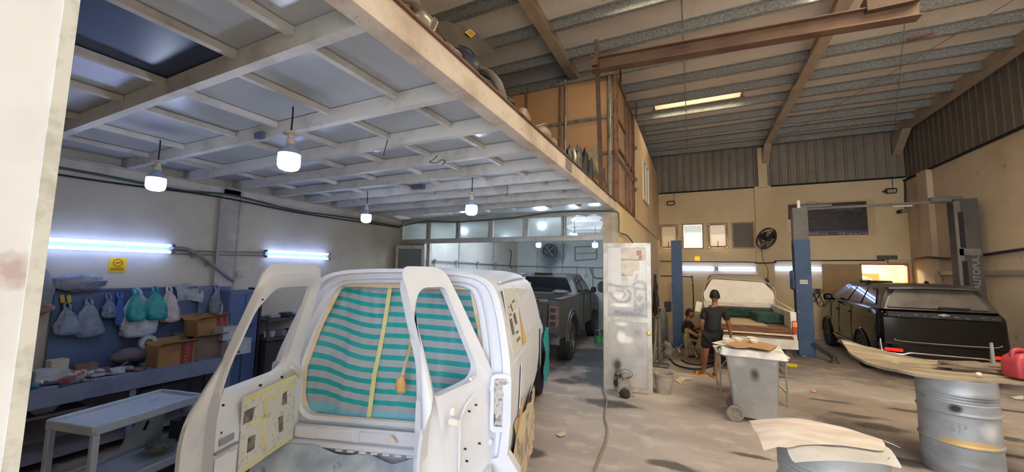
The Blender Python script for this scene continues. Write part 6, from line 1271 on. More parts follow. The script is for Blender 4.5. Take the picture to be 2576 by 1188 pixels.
for wn, sg in (('wrL', 1), ('wrR', -1)):
    w_ = I[wn]; P, E_, R_ = hand(Vv[w_] + V(0, .01, -.03), (0, .12, -1), (0, 1, .1), (sg * .6, .3, 0), 'hand', man, M_skin); o = len(Vv); Vv += P; Rr += R_; Ee += [(w_, o)] + [(a + o, c + o) for a, c in E_]
skin('body', Vv, Ee, Rr, M_skin, man)
hc = J(1798, 746, .02); fdir = V(.05, 1, -.15)
head_mesh(hc, fdir, s=1.12).build('head', M_skin, man, smooth=60)
b = head_mesh(hc + V(0, -.006, .008), fdir, s=1.19); 
hf = V(fdir).normalized(); b.v = [p for p in b.v]; keep = []
for f in b.f:
    c_ = sum((b.v[i] for i in f), V(0, 0, 0)) / len(f) - hc
    if c_.z > .055 - .0 or (c_.z > -.035 and c_.dot(hf) < .0 and abs(c_.x) < .092): keep.append(f)
b.f = keep; b.m = [0] * len(keep); b.build('hair', M_hair, man, smooth=60)
s1 = ['pel', 'sp1', 'sp2', 'chest', 'neck', 'shL', 'shR']; q = {n_: i for i, n_ in enumerate(s1)}
VV = [jt['pel'] + V(0, 0, -.06), jt['sp1'], jt['sp2'], jt['chest'], jt['neck'] + V(0, 0, -.02), jt['shL'], jt['shR'], jt['shL'].lerp(jt['elL'], .8), jt['shR'].lerp(jt['elR'], .8)]
skin('shirt', VV, [(0, 1), (1, 2), (2, 3), (3, 4), (3, 5), (3, 6), (5, 7), (6, 8)], [.165, .155, .165, .135, .068, .078, .078, .072, .072], M_shirt, man)
skin('shorts', [jt['pel'] + V(0, 0, .0), jt['hpL'], jt['knL'] + V(0, 0, .07), jt['hpR'], jt['knR'] + V(0, 0, .07)], [(0, 1), (1, 2), (0, 3), (3, 4)], [.145, .112, .10, .112, .10], M_short, man)
for an, toe in ((aL, V(-.17, .09, 0)), (aR, V(-.04, .2, 0))):
    d = toe.normalized(); x = d.cross(V(0, 0, 1)); c0 = V(an.x, an.y, 0) + toe * .3
    out = rounded([c0 - d * .13 - x * .038, c0 + d * .14 - x * .05, c0 + d * .15 + x * .04, c0 - d * .13 + x * .038], .035); b = MB(); b.prism(out, (0, 0, .03)); sd = b.build('sandal', M_sand, man)
    b = MB(); b.tube([c0 + d * .05 - x * .05 + V(0, 0, .02), c0 + d * .04 - x * .03 + V(0, 0, .08), c0 + d * .04 + x * .03 + V(0, 0, .08), c0 + d * .05 + x * .05 + V(0, 0, .02)], .016, 6); b.build('strap', M_sand, sd)
# crouching man by the lift arm
Y1 = 10.55
def K(x, y, dy=0): return at_y(x, y, Y1 + dy)
m2 = empty('person', (K(1735, 850).x, Y1, 0), 0, 'dark haired man in dark clothes crouching behind the short blue lift post', 'person')
kp = dict(pel=K(1728, 842), sp=K(1726, 822), ch=K(1727, 808), nk=K(1732, 800), hd=K(1736, 792), sL=K(1733, 810, -.14), sR=K(1728, 810, .14), eL=K(1746, 828, -.16), wL=K(1762, 822, -.12), eR=K(1748, 830, .16), wR=K(1764, 824, .1), kL=K(1750, 838, -.12), aL=K(1740, 872, -.12), kR=K(1752, 838, .12), aR=K(1742, 872, .12))
nn = list(kp); ix = {n_: i for i, n_ in enumerate(nn)}; RR = dict(pel=.13, sp=.13, ch=.12, nk=.05, hd=.05, sL=.055, sR=.055, eL=.042, wL=.028, eR=.042, wR=.028, kL=.07, aL=.035, kR=.07, aR=.035)
VV = [kp[n_] for n_ in nn]; EE = [(ix[a], ix[c]) for a, c in (('pel', 'sp'), ('sp', 'ch'), ('ch', 'nk'), ('nk', 'hd'), ('ch', 'sL'), ('sL', 'eL'), ('eL', 'wL'), ('ch', 'sR'), ('sR', 'eR'), ('eR', 'wR'), ('pel', 'kL'), ('kL', 'aL'), ('pel', 'kR'), ('kR', 'aR'))]; RL = [RR[n_] for n_ in nn]
for an in ('aL', 'aR'):
    VV.append(V(kp[an].x + .12, kp[an].y, .04)); RL.append(.035); EE.append((ix[an], len(VV) - 1)); VV.append(V(kp[an].x + .2, kp[an].y, .03)); RL.append(.028); EE.append((len(VV) - 2, len(VV) - 1))
for wn in ('wL', 'wR'):
    P, E_, R_ = hand(kp[wn], (1, 0, .1), (0, 0, 1), (0, .3, -.5), 'hand', m2, M_skin); o = len(VV); VV += P; RL += R_; EE += [(ix[wn], o)] + [(a + o, c + o) for a, c in E_]
skin('body', VV, EE, RL, M_skin, m2)
hd = kp['hd'] + V(0, 0, .02); hf2 = V(.95, -.2, -.35); head_mesh(hd, hf2, s=1.0).build('head', M_skin, m2, smooth=60)
b = head_mesh(hd + V(-.008, 0, .012), hf2, s=1.12); hfn = hf2.normalized(); keep = []
for f in b.f:
    c_ = sum((b.v[i] for i in f), V(0, 0, 0)) / len(f) - hd
    if c_.z > .05 or c_.dot(hfn) < -.02: keep.append(f)
b.f = keep; b.m = [0] * len(keep); b.build('hair', M_hair, m2, smooth=60, jig=.012)
skin('shirt', [kp['pel'], kp['sp'], kp['ch'], kp['nk'] + V(0, 0, -.02), kp['sL'], kp['eL'], kp['sR'], kp['eR']], [(0, 1), (1, 2), (2, 3), (2, 4), (4, 5), (2, 6), (6, 7)], [.155, .155, .14, .065, .07, .058, .07, .058], mat('dark_shirt', '#1c1b1f', .85), m2)
skin('trousers', [kp['pel'], kp['kL'], kp['aL'], kp['kR'], kp['aR']], [(0, 1), (1, 2), (0, 3), (3, 4)], [.14, .085, .06, .085, .06], mat('dark_trousers', '#232126', .85), m2)
# cream body panel leaning beside the crouching man and a white part tied to the pickup
t = empty('work_stand', K(1755, 850, -.55), 0, 'yellowish steel frame on the floor in front of the crouching man', 'frame'); b = MB(); a0, a1 = K(1725, 828, -.5), K(1765, 850, -.6); b.bar(a0, a1, .06, .06); b.bar(a0, V(a0.x, a0.y, 0), .05, .05); b.bar(a1, V(a1.x, a1.y, 0), .05, .05); b.bar(K(1720, 850, -.5), K(1768, 862, -.6), .05, .05); b.bar(a0, V(a1.x - .1, a1.y, .1), .04, .04); b.build('frame', mat('stand_yellow', '#9c8058', .8, col2='#6d5638', scale=6), t)
b = MB(); c = at_y(1757, 772, 9.3); b.box(c, (.12, .03, .22), rot(0, .2, 0), bev=.01); tag(b.build('fixed_card', mat('label_white', '#ddd6ca', .6)), 'small white card fixed to the left side of the masked pickup', 'card')  # card fixed to the pickup side
# ================================================================ work bench and its clutter along the left wall
BX, BZ = -5.62, .80
M_bb = mat('blue_steel_board', '#5a719c', .55, .1, col2='#4d628a', scale=2, mix=(.4, .7), col3='#5b6c8c', scale3=6, mix3=(.64, .74))  # blue lifted paler: haze over this corner put into the colour
M_bench = mat('bench_steel', '#828ca8', .6, .1, col2='#6c7694', scale=3, mix=(.42, .68), col3='#8d95a6', scale3=5, mix3=(.6, .7))
M_under = mat('bench_haze_board', '#85808a', .85, col2='#736f7c', scale=3)  # boards under the bench, lifted so the colour carries the haze
t = empty('workbench', (BX, 2.3, 0), 0, 'long blue grey steel workbench with a tall blue back board along the left wall', 'workbench')
b = MB(); b.box(((XL + BX) / 2, 2.0, BZ - .02), (BX - XL - .02, 2.2, .04)); b.box((BX - .01, 2.4, BZ - .09), (.02, 1.4, .16)); b.prism([(BX, 1.0, BZ), (BX, 1.76, BZ), (BX, 1.70, BZ - .17), (BX, 1.0, BZ - .17)], (.03, 0, 0)); b.build('bench_top', M_bench, t, smooth=0)
b = MB(); b.box((XL + .05, 2.33, 1.26), (.04, 1.5, .9)); b.box((XL + .06, 2.33, 1.70), (.06, 1.5, .025)); b.build('back_board', M_bb, t, smooth=0)
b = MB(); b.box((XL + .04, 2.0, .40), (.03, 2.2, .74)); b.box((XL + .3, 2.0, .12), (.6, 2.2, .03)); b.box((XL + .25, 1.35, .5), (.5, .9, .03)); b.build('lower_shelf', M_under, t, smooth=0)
for y in (1.1, 2.1, 3.06): b = MB(); b.box((BX - .04, y, .38), (.05, .05, .76)); b.build('leg', M_bench, t, smooth=0)
# blue cabinet at the far end of the bench
t = empty('cabinet', (XL + .17, 3.34, 0), 0, 'dusty blue steel cabinet at the far end of the bench behind the left van door', 'cabinet'); b = MB(); b.box((XL + .25, 3.33, .83), (.3, .40, 1.64), bev=.01); b.build('body', mat('cabinet_blue', '#5c6f92', .5, .2, col2='#5d6b85', scale=3, mix=(.45, .7)), t); b = MB(); b.box((XL + .26, 3.55, .84), (.32, .03, 1.68)); b.build('side_panel', mat('cabinet_dark', '#3c3b40', .6), t); b = MB(); b.box((XL + .406, 3.23, .85), (.012, .18, 1.5), bev=.004); b.build('door', M_bb, t); b = MB(); b.box((XL + .406, 3.43, .85), (.012, .18, 1.5), bev=.004); b.build('door', M_bb, t); b = MB(); b.box((XL + .42, 3.34, .95), (.02, .015, .12)); b.build('handle', M_chrome, t)
t = empty('shelf_rack', (XL + .3, 4.05, 0), 0, 'dark storage rack with small tools beyond the blue cabinet', 'rack'); b = MB()
b.box((XL + .28, 4.08, .45), (.5, .96, .9)); b.build('carcass', mat('rack_dark', '#3a383c', .7), t); b = MB(); b.box((XL + .3, 4.08, .92), (.55, 1.0, .03)); b.box((XL + .3, 4.08, 1.2), (.55, 1.0, .03)); [b.box((XL + .05, y_, 1.06), (.03, .03, .28)) for y_ in (3.6, 4.56)]; [b.box((XL + .55, y_, 1.06), (.03, .03, .28)) for y_ in (3.6, 4.56)]; b.build('shelf', mat('rack_shelf', '#4a474b', .6), t)
rr = random.Random(11)
for k in range(6):
    b = MB(); b.box((XL + .40 + .08 * rr.random(), 3.7 + k * .15, .935 + .05), (.12, .11, .1), rot(0, 0, rr.random()), bev=.01); tag(b.build('small_box', mat(('white_lid', 'dull_tin', 'dark_tin')[k % 3], ('#b9b8bb', '#7c7a80', '#3f3d42')[k % 3], .5)), 'small box in the row on the dark rack beyond the blue cabinet', 'box', 'small boxes on the dark rack')
for k in range(4):
    b = MB(); b.box((XL + .42, 3.74 + k * .2, 1.215 + .03 + .01 * (k % 2)), (.14, .16, .05 + .02 * (k % 2)), rot(0, 0, rr.random() * .6), bev=.01); tag(b.build('tool_tray', mat(('tray_grey', 'tray_dark')[k % 2], ('#8d8d93', '#35353a')[k % 2], .5)), 'flat tool tray on the top of the dark rack', 'tray', 'trays on the dark rack')
# carrier bags hanging from the board
def bag(px, y0, y1, wpx, label, m, X=XL + .12, grp='carrier bags hanging on the blue board', seed=0, d=.07, fan=.35):
    a, e = at_x(px, y0, X), at_x(px, y1, X); H = a.z - e.z; w = abs(at_x(px + wpx / 2, y1, X).y - at_x(px - wpx / 2, y1, X).y); cy = e.y
    t = empty('carrier_bag', (X, cy, e.z), 0, label, 'bag', grp); b = MB(); n, mm = 44, 32; vs = []
    for j in range(mm + 1):
        v = j / mm; z = e.z + H * v; prof = (1 - v) ** .55 * .9 + .10 if v > .15 else .75 + .25 * math.sin(v / .15 * PI / 2) * .95
        prof = interp([(0, .7), (.06, .9), (.18, 1.0), (.4, .93), (.65, .72), (.85, .42), (.95, .25), (1, .16)], v)
        for i in range(n):
            an = 2 * PI * i / n; fold = 1 + .13 * math.sin(an * 6 + seed + 3 * v) * (.3 + v) + .16 * noise.noise(V(math.cos(an) * 2, math.sin(an) * 2, v * 4 + seed)) + .12 * noise.noise(V(math.cos(an) * 5, math.sin(an) * 5, v * 9 + seed))
            vs.append(V(X + .02 + d * prof * math.sin(an) * fold * (1.1 - v * .7), cy + (a.y - e.y) * v + w / 2 * prof * math.cos(an) * fold, z + .012 * noise.noise(V(an, v * 5, seed))))
    b.add(vs, [(j * n + i, j * n + (i + 1) % n, (j + 1) * n + (i + 1) % n, (j + 1) * n + i) for j in range(mm) for i in range(n)] + [tuple(range(n))]); b.build('sack', m, t, smooth=60)
    b = MB()
    for s in (-1, 1): b.tube(bez([(X + .03, a.y + s * w * .1, a.z - .02), (X - .0, a.y + s * .02, a.z + .035), (X - .04, a.y, a.z + .055)], 4), [.014] * 4 + [.010] * 4 + [.006], 6)
    b.build('handle', m, t, smooth=60); return t
def film_mat(name, c, c2, tr=.0): return mat(name, c, .2, col2=c2, scale=7, mix=(.4, .68), spec=.5, bump=.7, bscale=22, trans=tr)
bag(168, 775, 842, 70, 'clear bluish bag hanging leftmost on the blue board beside the pliers', film_mat('bag_clear', '#8fa2c4', '#a7b8d2', .35), seed=1)
bag(222, 762, 846, 76, 'large clear bluish bag hanging between the pliers and the small blue bags', film_mat('bag_clear2', '#92a6c4', '#abbfd8', .35), seed=2)
bag(272, 752, 800, 42, 'small pale blue bag hanging left of the narrow bright blue bag', film_mat('bag_pale', '#7d96bd', '#9bb2d4', .3), seed=3)
bag(300, 748, 818, 32, 'narrow bright blue bag hanging left of the big white bag', film_mat('bag_blue', '#3a62b4', '#4c77c8'), seed=4)
bag(345, 737, 846, 92, 'big white carrier bag bulging below the left teal bag', film_mat('bag_white', '#c2cad6', '#a9b4c4'), X=XL + .15, seed=5, d=.11)
bag(340, 738, 808, 46, 'teal bag hanging over the big white carrier bag', film_mat('bag_teal', '#36a0a6', '#2b8790'), X=XL + .28, seed=6, d=.06)
bag(390, 732, 803, 58, 'teal bag hanging right of the other teal bag', film_mat('bag_teal', '#36a0a6', '#2b8790'), X=XL + .24, seed=7, d=.06)
bag(424, 732, 810, 56, 'white bag with faint pink print hanging right of both teal bags', film_mat('bag_pink', '#c6c3c8', '#b99c97'), X=XL + .16, seed=8)
bag(572, 742, 800, 44, 'white crumpled bag hanging beside the blue cabinet above the white carton', film_mat('bag_white2', '#b5bcc8', '#98a3b5'), X=XL + .2, seed=9)
bag(545, 728, 790, 40, 'clear wrinkled bag hanging left of the blue cabinet', film_mat('bag_clear3', '#7d8698', '#97a0ae'), X=XL + .14, seed=10)
a = at_x(465, 716, XL + .09); e = at_x(497, 757, XL + .09); b = MB(); b.grid(12, 10, lambda u, v: (XL + .10 + .03 * math.sin(u * 6 + v * 3) + .02 * noise.noise(V(u * 4, v * 4, 0)), a.y - .12 + .3 * u + .05 * v, a.z + .02 * math.sin(u * 5) + (e.z - a.z) * v), thick=(.006, 0, 0)); tag(b.build('plastic_sheet', film_mat('sheet_white', '#b4bac4', '#9aa3b0'), smooth=60), 'white plastic sheet pinned to the top edge of the blue board', 'sheet')
a = at_x(510, 722, XL + .09); b = MB(); b.grid(10, 12, lambda u, v: (XL + .10 + .03 * math.sin(u * 5 + v * 2), a.y - .05 + .42 * u, a.z - .5 * v * (1 - .3 * u)), thick=(.006, 0, 0)); tag(b.build('plastic_sheet', film_mat('sheet_clear', '#5d6f90', '#7787a5'), smooth=60), 'clear blue tinted sheet hanging on the board right of the white sheet', 'sheet')
q = blob(at_x(200, 713, XL + .12), (.08, .22, .10), 12, .3, 20, 14); tag(q.build('plastic_bundle', film_mat('bundle_grey', '#8d97a6', '#6f7a8d'), smooth=60), 'grey crumpled plastic bundle lying on top of the blue board', 'bundle')
t = empty('coverall_bag', at_x(98, 745, XL + .1), 0, 'grey sack with red and white bands hanging at the wall beside the white jamb', 'sack')
q = blob(at_x(98, 735, XL + .14), (.09, .1, .22), 14, .25, 18, 14); q.build('sack', mat('sack_grey', '#7d818c', .7, col2='#8f8f90', scale=5), t, smooth=60)
q = blob(at_x(96, 775, XL + .14), (.08, .11, .07), 15, .25, 16, 10); q.build('red_band', mat('band_red', '#8a5b5c', .7, col2='#b3a7a6', scale=12), t, smooth=60)
b = MB(); c = at_x(92, 690, XL + .06)
for k in range(3): b.tube(bez([c + V(0, -.06, -.06), c + V(.01, 0, .06 + .01 * k), c + V(.0, .07, .0), c + V(0, .08, -.1)], 5), .004, 5)
b.build('wire_coil', M_cable, t)
for k, (px, lab) in enumerate(((155, 'pliers with yellow grips hanging on the blue board, the left one of two'), (172, 'pliers with yellow grips hanging on the blue board, the right one of two'))):
    t = empty('pliers', at_x(px, 765, XL + .09), 0, lab, 'pliers'); a, e = at_x(px, 742, XL + .09), at_x(px + 3, 762, XL + .09); b = MB(); b.bar(a, e, .035, .02, up=(1, 0, 0), bev=.006); b.build('grip', mat('grip_yellow', '#c4ac3e', .5), t); f_ = at_x(px + 14, 802, XL + .09); b = MB(); b.bar(e, f_, .03, .018, up=(1, 0, 0), bev=.004); b.build('jaw', mat('tool_dark', '#3a3d4c', .5), t)
# clutter on the bench
M_card = mat('brown_carton', '#ab8358', .85, col2='#98724b', scale=3); M_cardg = mat('grey_carton', '#8d7a69', .85, col2='#7b6a5c', scale=3); M_wbox = mat('white_carton', '#bfc1c8', .7, col2='#a8aab3', scale=4); M_redb = mat('carton_red', '#8f3b36', .7); M_letter = mat('carton_letter', '#c2807a', .7)
def carton(px, py, X, size, rz, label, m, z=BZ, red=False, name='carton', tilt=0., flap=True, grp=None):
    c = at_x(px, py, X); t = empty(name, (X, c.y, z), rz, label, 'box', grp); w, d, h = size; R = rot(tilt, 0, 0)
    b = MB(); th = .008
    for sx_ in (-1, 1): b.box(R @ V(sx_ * w / 2, 0, h / 2), (th, d, h), R); b.box(R @ V(0, sx_ * d / 2, h / 2), (w, th, h), R)
    b.box(R @ V(0, 0, th / 2), (w, d, th), R); b.build('carton_body', m, t, local=True, smooth=0)
    if flap:
        for sg in (-1, 1): b = MB(); b.box(R @ V(sg * (w / 2 + .05), 0, h + .02), (.11, d, .006), R @ rot(0, sg * -.45, 0)); b.build('flap', m, t, local=True, smooth=0)
    else:
        b = MB(); b.box(R @ V(0, 0, h), (w, d, .006), R); b.build('lid', m, t, local=True, smooth=0)
    if red:
        b = MB(); b.box(R @ V(w / 2 + .006, d * .28, h / 2), (.003, d * .34, h * .98), R); rb = b.build('red_band', M_redb, t, local=True, smooth=0)
        me = text_mesh('GOLDEN', h * .26, 'lettering', .001); me.materials.clear(); me.materials.append(M_letter)
        L = Matrix(((0, 0, 1), (-0, -1, 0), (1, 0, 0))); L = Matrix(((0, 0, 1), (0, -1, 0), (0, 0, 0))); X3 = R @ Matrix(((0, 0, 1), (0, -1, 0), (1, 0, 0)))
        me.transform(Matrix.Translation(R @ V(w / 2 + .009, d * .28, h / 2)) @ X3.to_4x4()); o = bpy.data.objects.new('lettering', me); COL.objects.link(o); o.parent = rb
    return t
carton(428, 900, -5.80, (.26, .36, .25), .05, 'open brown carton with a red lettered band at the front edge of the bench', M_card, red=True)
carton(500, 890, -5.92, (.32, .38, .27), .05, 'large grey brown open carton on the bench beside the red banded carton', M_cardg)
carton(520, 850, -5.98, (.26, .38, .21), .1, 'brown carton with a red band lying on the large grey carton', M_card, z=1.10, red=True, tilt=.12)
carton(588, 880, -5.76, (.24, .30, .20), .05, 'white carton on the bench in front of the blue cabinet', M_wbox, flap=False)
carton(566, 845, -5.80, (.2, .2, .17), .15, 'small white carton stacked on the white carton by the blue cabinet', M_wbox, z=1.01, flap=False)
carton(112, 940, -5.85, (.14, .17, .085), .1, 'lower of two flat white boxes at the jamb end of the bench', M_wbox, flap=False, name='small_box')
carton(112, 940, -5.85, (.14, .165, .055), .1, 'upper of two flat white boxes at the jamb end of the bench', M_wbox, z=BZ + .09, flap=False, name='small_box')
carton(152, 930, -5.92, (.12, .12, .10), -.1, 'lower white box of the pair right of the two flat boxes', M_wbox, flap=False, name='small_box')
carton(146, 900, -5.92, (.11, .12, .11), .1, 'upper cream box of the pair right of the two flat boxes', mat('cream_box', '#c3beb0', .7, col2='#b0aa8c', scale=6), z=BZ + .105, flap=False, name='small_box')
carton(192, 928, -5.9, (.08, .13, .07), .1, 'small red and white box behind the cyan cloth on the bench', mat('red_white_box', '#b96a66', .6, col2='#d0c4c4', scale=9, mix=(.48, .52)), flap=False, name='small_box')
carton(215, 915, -6.05, (.1, .17, .11), .0, 'small brown box at the back of the bench behind the papers', M_cardg, flap=False, name='small_box')
q = blob(at_x(340, 892, -6.0), (.1, .22, .09), 21, .3, 20, 12); tag(q.build('air_box', mat('air_box_grey', '#6f6a77', .6, col2='#5c5864', scale=5), smooth=55), 'lumpy grey plastic air box at the back of the bench beside the front carton', 'air box')
c = at_x(372, 863, -5.98); t = empty('tape_roll', c, 0, 'pale tape roll in clear wrap leaning behind the red banded carton', 'tape roll'); b = MB(); b.lathe(c, [(.045, -.02), (.09, -.02), (.09, .02), (.045, .02), (.045, -.02)], 28, axis=(1, .2, .1)); b.build('roll', mat('tape_roll_pale', '#a9aebb', .5), t)
t = empty('spray_gun', at_x(300, 925, -5.72), 0, 'steel spray gun with a silver cup lying on the bench', 'spray gun'); p = [at_z(x, y, BZ + h) for x, y, h in ((283, 932, .03), (300, 925, .05), (318, 913, .09), (328, 905, .1))]; b = MB(); b.tube(p, [.012, .016, .02, .016], 8); b.build('barrel', mat('gun_dark', '#4b4a50', .35, .6), t); b = MB(); b.lathe(at_z(325, 902, BZ + .11), [(.0, -.03), (.035, -.025), (.042, .0), (.042, .03), (0, .035)], 16); b.build('cup', M_chrome, t); b = MB(); b.tube([at_z(318, 913, BZ + .08), at_z(338, 928, BZ + .01)], .014, 8); b.build('grip', mat('gun_dark', '#4b4a50', .35, .6), t)
def rag_on(pts, label, m, h=.03, name='cloth', z=BZ, seed=0):
    s = radial_sheet([at_z(x, y, z) for x, y in pts], lambda v: .012 + h * abs(noise.noise(V(v.x * 9, v.y * 9, seed))), .006, 7, .015, seed); return tag(s.build(name, m, smooth=60), label, 'cloth')
M_cy = film_mat('cyan_cloth', '#4c95a6', '#67a9b6'); M_tl = film_mat('teal_cloth', '#3f9597', '#5fb0a8')
rag_on([(216, 946), (232, 936), (258, 932), (285, 934), (268, 944), (240, 952), (220, 953)], 'cyan film spread on the front of the bench', M_cy, seed=2)
rag_on([(336, 918), (345, 902), (380, 900), (386, 912), (376, 922), (350, 924)], 'teal crumpled film on the bench left of the red banded carton', M_tl, .06, seed=3)
rag_on([(205, 922), (235, 906), (290, 900), (300, 908), (270, 920), (225, 926)], 'white crumpled paper spread at the back of the bench', film_mat('bench_paper', '#b7bcc6', '#9ea5b2'), .05, 'paper', seed=4)
rag_on([(330, 905), (340, 895), (358, 898), (358, 906), (345, 909)], 'small white tissue on the bench beside the spray gun cup', film_mat('bench_tissue', '#c8ccd4', '#b2b8c2'), .05, 'tissue', seed=5)
rr = random.Random(5)
for k in range(14):
    px_, py_ = rr.uniform(70, 215), rr.uniform(942, 968); p = at_z(px_, py_, BZ + .012); a = rr.uniform(-.6, .6); L = rr.uniform(.06, .14); b = MB(); d = V(math.sin(a) * .4, math.cos(a), 0) * L; b.tube([p - d, p, p + d], [.008, .012, .007], 6); b.box(p + d, (.035, .03, .018), rot(0, 0, a), bev=.004)
    tag(b.build('hand_tool', mat(('tool_grey', 'tool_dark2')[k % 2], ('#8b8d96', '#4c4c58')[k % 2], .45, .4)), 'small steel hand tool lying in the clutter at the jamb end of the bench', 'tool', 'hand tools on the bench')
kinds = (('parts_box', 'small parts box lying in the bench clutter', 'box'), ('spray_can', 'small can lying in the bench clutter', 'can'), ('sanding_pad', 'worn sanding pad lying in the bench clutter', 'pad'))
rr = random.Random(21)
for k in range(33):
    nm, lb, ct = kinds[k % 3]; y_ = 1.25 + 1.25 * rr.random(); x_ = -6.12 + .42 * rr.random(); cl = rr.choice(('#b9bcc6', '#8b8d99', '#5c6170', '#a8a294', '#7a5b4c', '#4b7f8c', '#9c5650', '#c7c9cf')); m_ = mat('clutter_' + cl[1:], cl, .6, col2='#6c6f7c', scale=20, mix=(.5, .7)); b = MB(); a_ = rr.uniform(0, 3)
    if k % 3 == 0: h_ = rr.uniform(.03, .08); b.box((x_, y_, BZ + h_ / 2 + .004), (rr.uniform(.06, .12), rr.uniform(.07, .14), h_), rot(0, 0, a_), bev=.006)
    elif k % 3 == 1: d_ = V(math.cos(a_), math.sin(a_), 0); c_ = V(x_, y_, BZ + .032); b.lathe(c_ - d_ * .07, [(0, 0), (.026, .002), (.028, .01), (.028, .11), (.018, .13), (.01, .135), (0, .15)], 14, axis=d_)
    else: b.box((x_, y_, BZ + .018), (rr.uniform(.06, .09), rr.uniform(.1, .16), .022), rot(0, 0, a_), bev=.008)
    tag(b.build(nm, m_, jig=.003), lb, ct, {'parts_box': 'parts boxes in the bench clutter', 'spray_can': 'cans in the bench clutter', 'sanding_pad': 'sanding pads in the bench clutter'}[nm])
# below the bench
q = blob(at_x(112, 1020, -5.75), (.1, .1, .08), 31, .3); tag(q.build('plastic_bundle', film_mat('under_white', '#9fa6b3', '#8a91a2'), smooth=60), 'pale plastic bundle on the shelf under the jamb end of the bench', 'bundle')
b = MB(); c = at_x(385, 985, -5.75); b.prism([(-5.75, c.y - .28, .35), (-5.75, c.y + .0, .74), (-5.72, c.y + .28, .62), (-5.72, c.y + .3, .3)], (.02, 0, 0)); tag(b.build('panel', mat('dark_panel', '#34353f', .6)), 'dark angular panel leaning under the bench behind the grey trolley', 'panel')
# two tier grey trolley
tz = .75; A, B_, C_ = at_z(118, 1058, tz), at_z(263, 1069, tz), at_z(394, 984, tz)
ry = (C_ - A).normalized(); rx = (B_ - A).normalized(); rx = (rx - ry * rx.dot(ry)).normalized(); TW, TL = .52, .82; oc = A + rx * TW / 2 + ry * TL / 2
t = empty('trolley', (oc.x, oc.y, 0), math.atan2(-rx.y * -1, rx.x), 'two tier dusty grey steel table on legs in front of the workbench', 'trolley'); M_tr = mat('dusty_hazed_trolley', '#aab9cb', .6, .1, col2='#c0ccd9', scale=2.5, mix=(.42, .68), col3='#83869c', scale3=5, mix3=(.6, .7))  # trolley grey lightened, veil of haze put into its colour
def tray(z, nm):
    b = MB(); b.box((0, 0, z), (TW - .03, TL - .03, .012))
    for s in (-1, 1): b.box((s * TW / 2, 0, z + .0), (.02, TL, .075), bev=.008); b.box((0, s * TL / 2, z + .0), (TW, .02, .075), bev=.008)
    return b.build(nm, M_tr, t, local=True)
tray(tz - .03, 'upper_tray'); tray(.24, 'lower_tray')
for sx_ in (-1, 1):
    for sy in (-1, 1): b = MB(); b.box((sx_ * (TW / 2 - .02), sy * (TL / 2 - .02), .37), (.045, .045, .72), bev=.006); b.build('leg', M_tr, t, local=True)
W0 = world_of(t)
b = MB(); P = [W0 @ V(*p) for p in ((-.22, .05, .29), (-.22, .42, .29), (-.19, .42, .55), (-.19, .18, .55))]; b.prism(P, (.02, -.01, 0)); t2 = empty('sheet_panel', P[0], 0, 'white sheet metal panel with a dark slot leaning on the lower trolley shelf', 'panel'); b.build('plate', mat('panel_white', '#aebdc6', .5, col2='#9dacb6', scale=3), t2, smooth=0)
b = MB(); q_ = P[0].lerp(P[2], .55) + V(.022, -.012, 0); b.bar(q_, q_ + V(.01, .02, .08), .02, .006, up=(1, 0, 0)); b.build('slot', M_dark, t2, smooth=0)
q = blob(W0 @ V(.05, .22, .33), (.12, .1, .05), 40, .4); tag(q.build('scrap_bundle', mat('scrap_green', '#5d6470', .6, col2='#7a7c62', scale=12, mix=(.45, .55)), smooth=45), 'heap of small parts on the lower trolley shelf', 'scrap')
q = blob(W0 @ V(.0, .62, .55), (.24, .16, .1), 41, .3); tag(q.build('plastic_bundle', film_mat('tarp_pale', '#8ea1b3', '#73859a'), smooth=50), 'pale blue plastic cover on a box behind the trolley', 'bundle')
b = MB(); c = W0 @ V(.0, .62, .22); b.box(c, (.42, .3, .44), rot(0, 0, .2), bev=.01); tag(b.build('crate', mat('crate_dark', '#43434c', .7)), 'dark crate on the floor behind the trolley under the pale blue cover', 'crate')
q = blob((-4.5, 1.05, .10), (.22, .16, .10), 42, .35); tag(q.build('plastic_bundle', film_mat('floor_film', '#8f94a4', '#73788a'), smooth=50), 'grey crumpled plastic on the floor under the trolley', 'bundle')
# ================================================================ car parts stored on the mezzanine edge
LX = -1.42
def lp(x, y, X=LX): return at_x(x, y, X)
M_bmp = mat('bumper_beige', '#9c8674', .45, col2='#85705f', scale=4, spec=.5); M_bms = mat('bumper_silver', '#a39b90', .3, .5, col2='#7e766d', scale=3); M_bmd = mat('bumper_dark', '#2a2b33', .4, col2='#3b3b42', scale=3)
def shell(pts_top, pts_bot, X0, dx, label, m, name='bumper', bulge=.05, grp='bumpers on the mezzanine edge', th=.012, rim=None):
    A, B2 = [lp(*p, X0) for p in pts_top], [lp(*p, X0) for p in pts_bot]; A, B2 = resample(A, 24, False), resample(B2, 24, False)
    t = empty(name, B2[12], 0, label, 'bumper', grp); b = MB()
    b.grid(24, 9, lambda u, v: A[min(23, round(u * 23))].lerp(B2[min(23, round(u * 23))], v) + V(-dx + dx * 1.15 * math.sin(PI * (.08 + .66 * v)) + bulge * math.sin(PI * u), 0, 0), thick=(-th, 0, 0)); b.build('skin', m, t, smooth=50)
    b = MB(); b.tube([p + V(-dx * .4 + bulge * math.sin(PI * i / 23), 0, 0) for i, p in enumerate(A)], .008, 6); b.build('edge_lip', rim or m, t); return t
shell([(996, -4), (1030, -6), (1052, 8), (1050, 22)], [(1000, 4), (1030, 18), (1045, 28), (1050, 26)], LX, .10, 'beige bumper end nearest the camera on the mezzanine edge', M_bmp)
P = [lp(x, y) for x, y in ((1046, 14), (1064, 22), (1090, 45), (1099, 56), (1092, 74), (1078, 96), (1066, 84), (1056, 62), (1047, 40))]
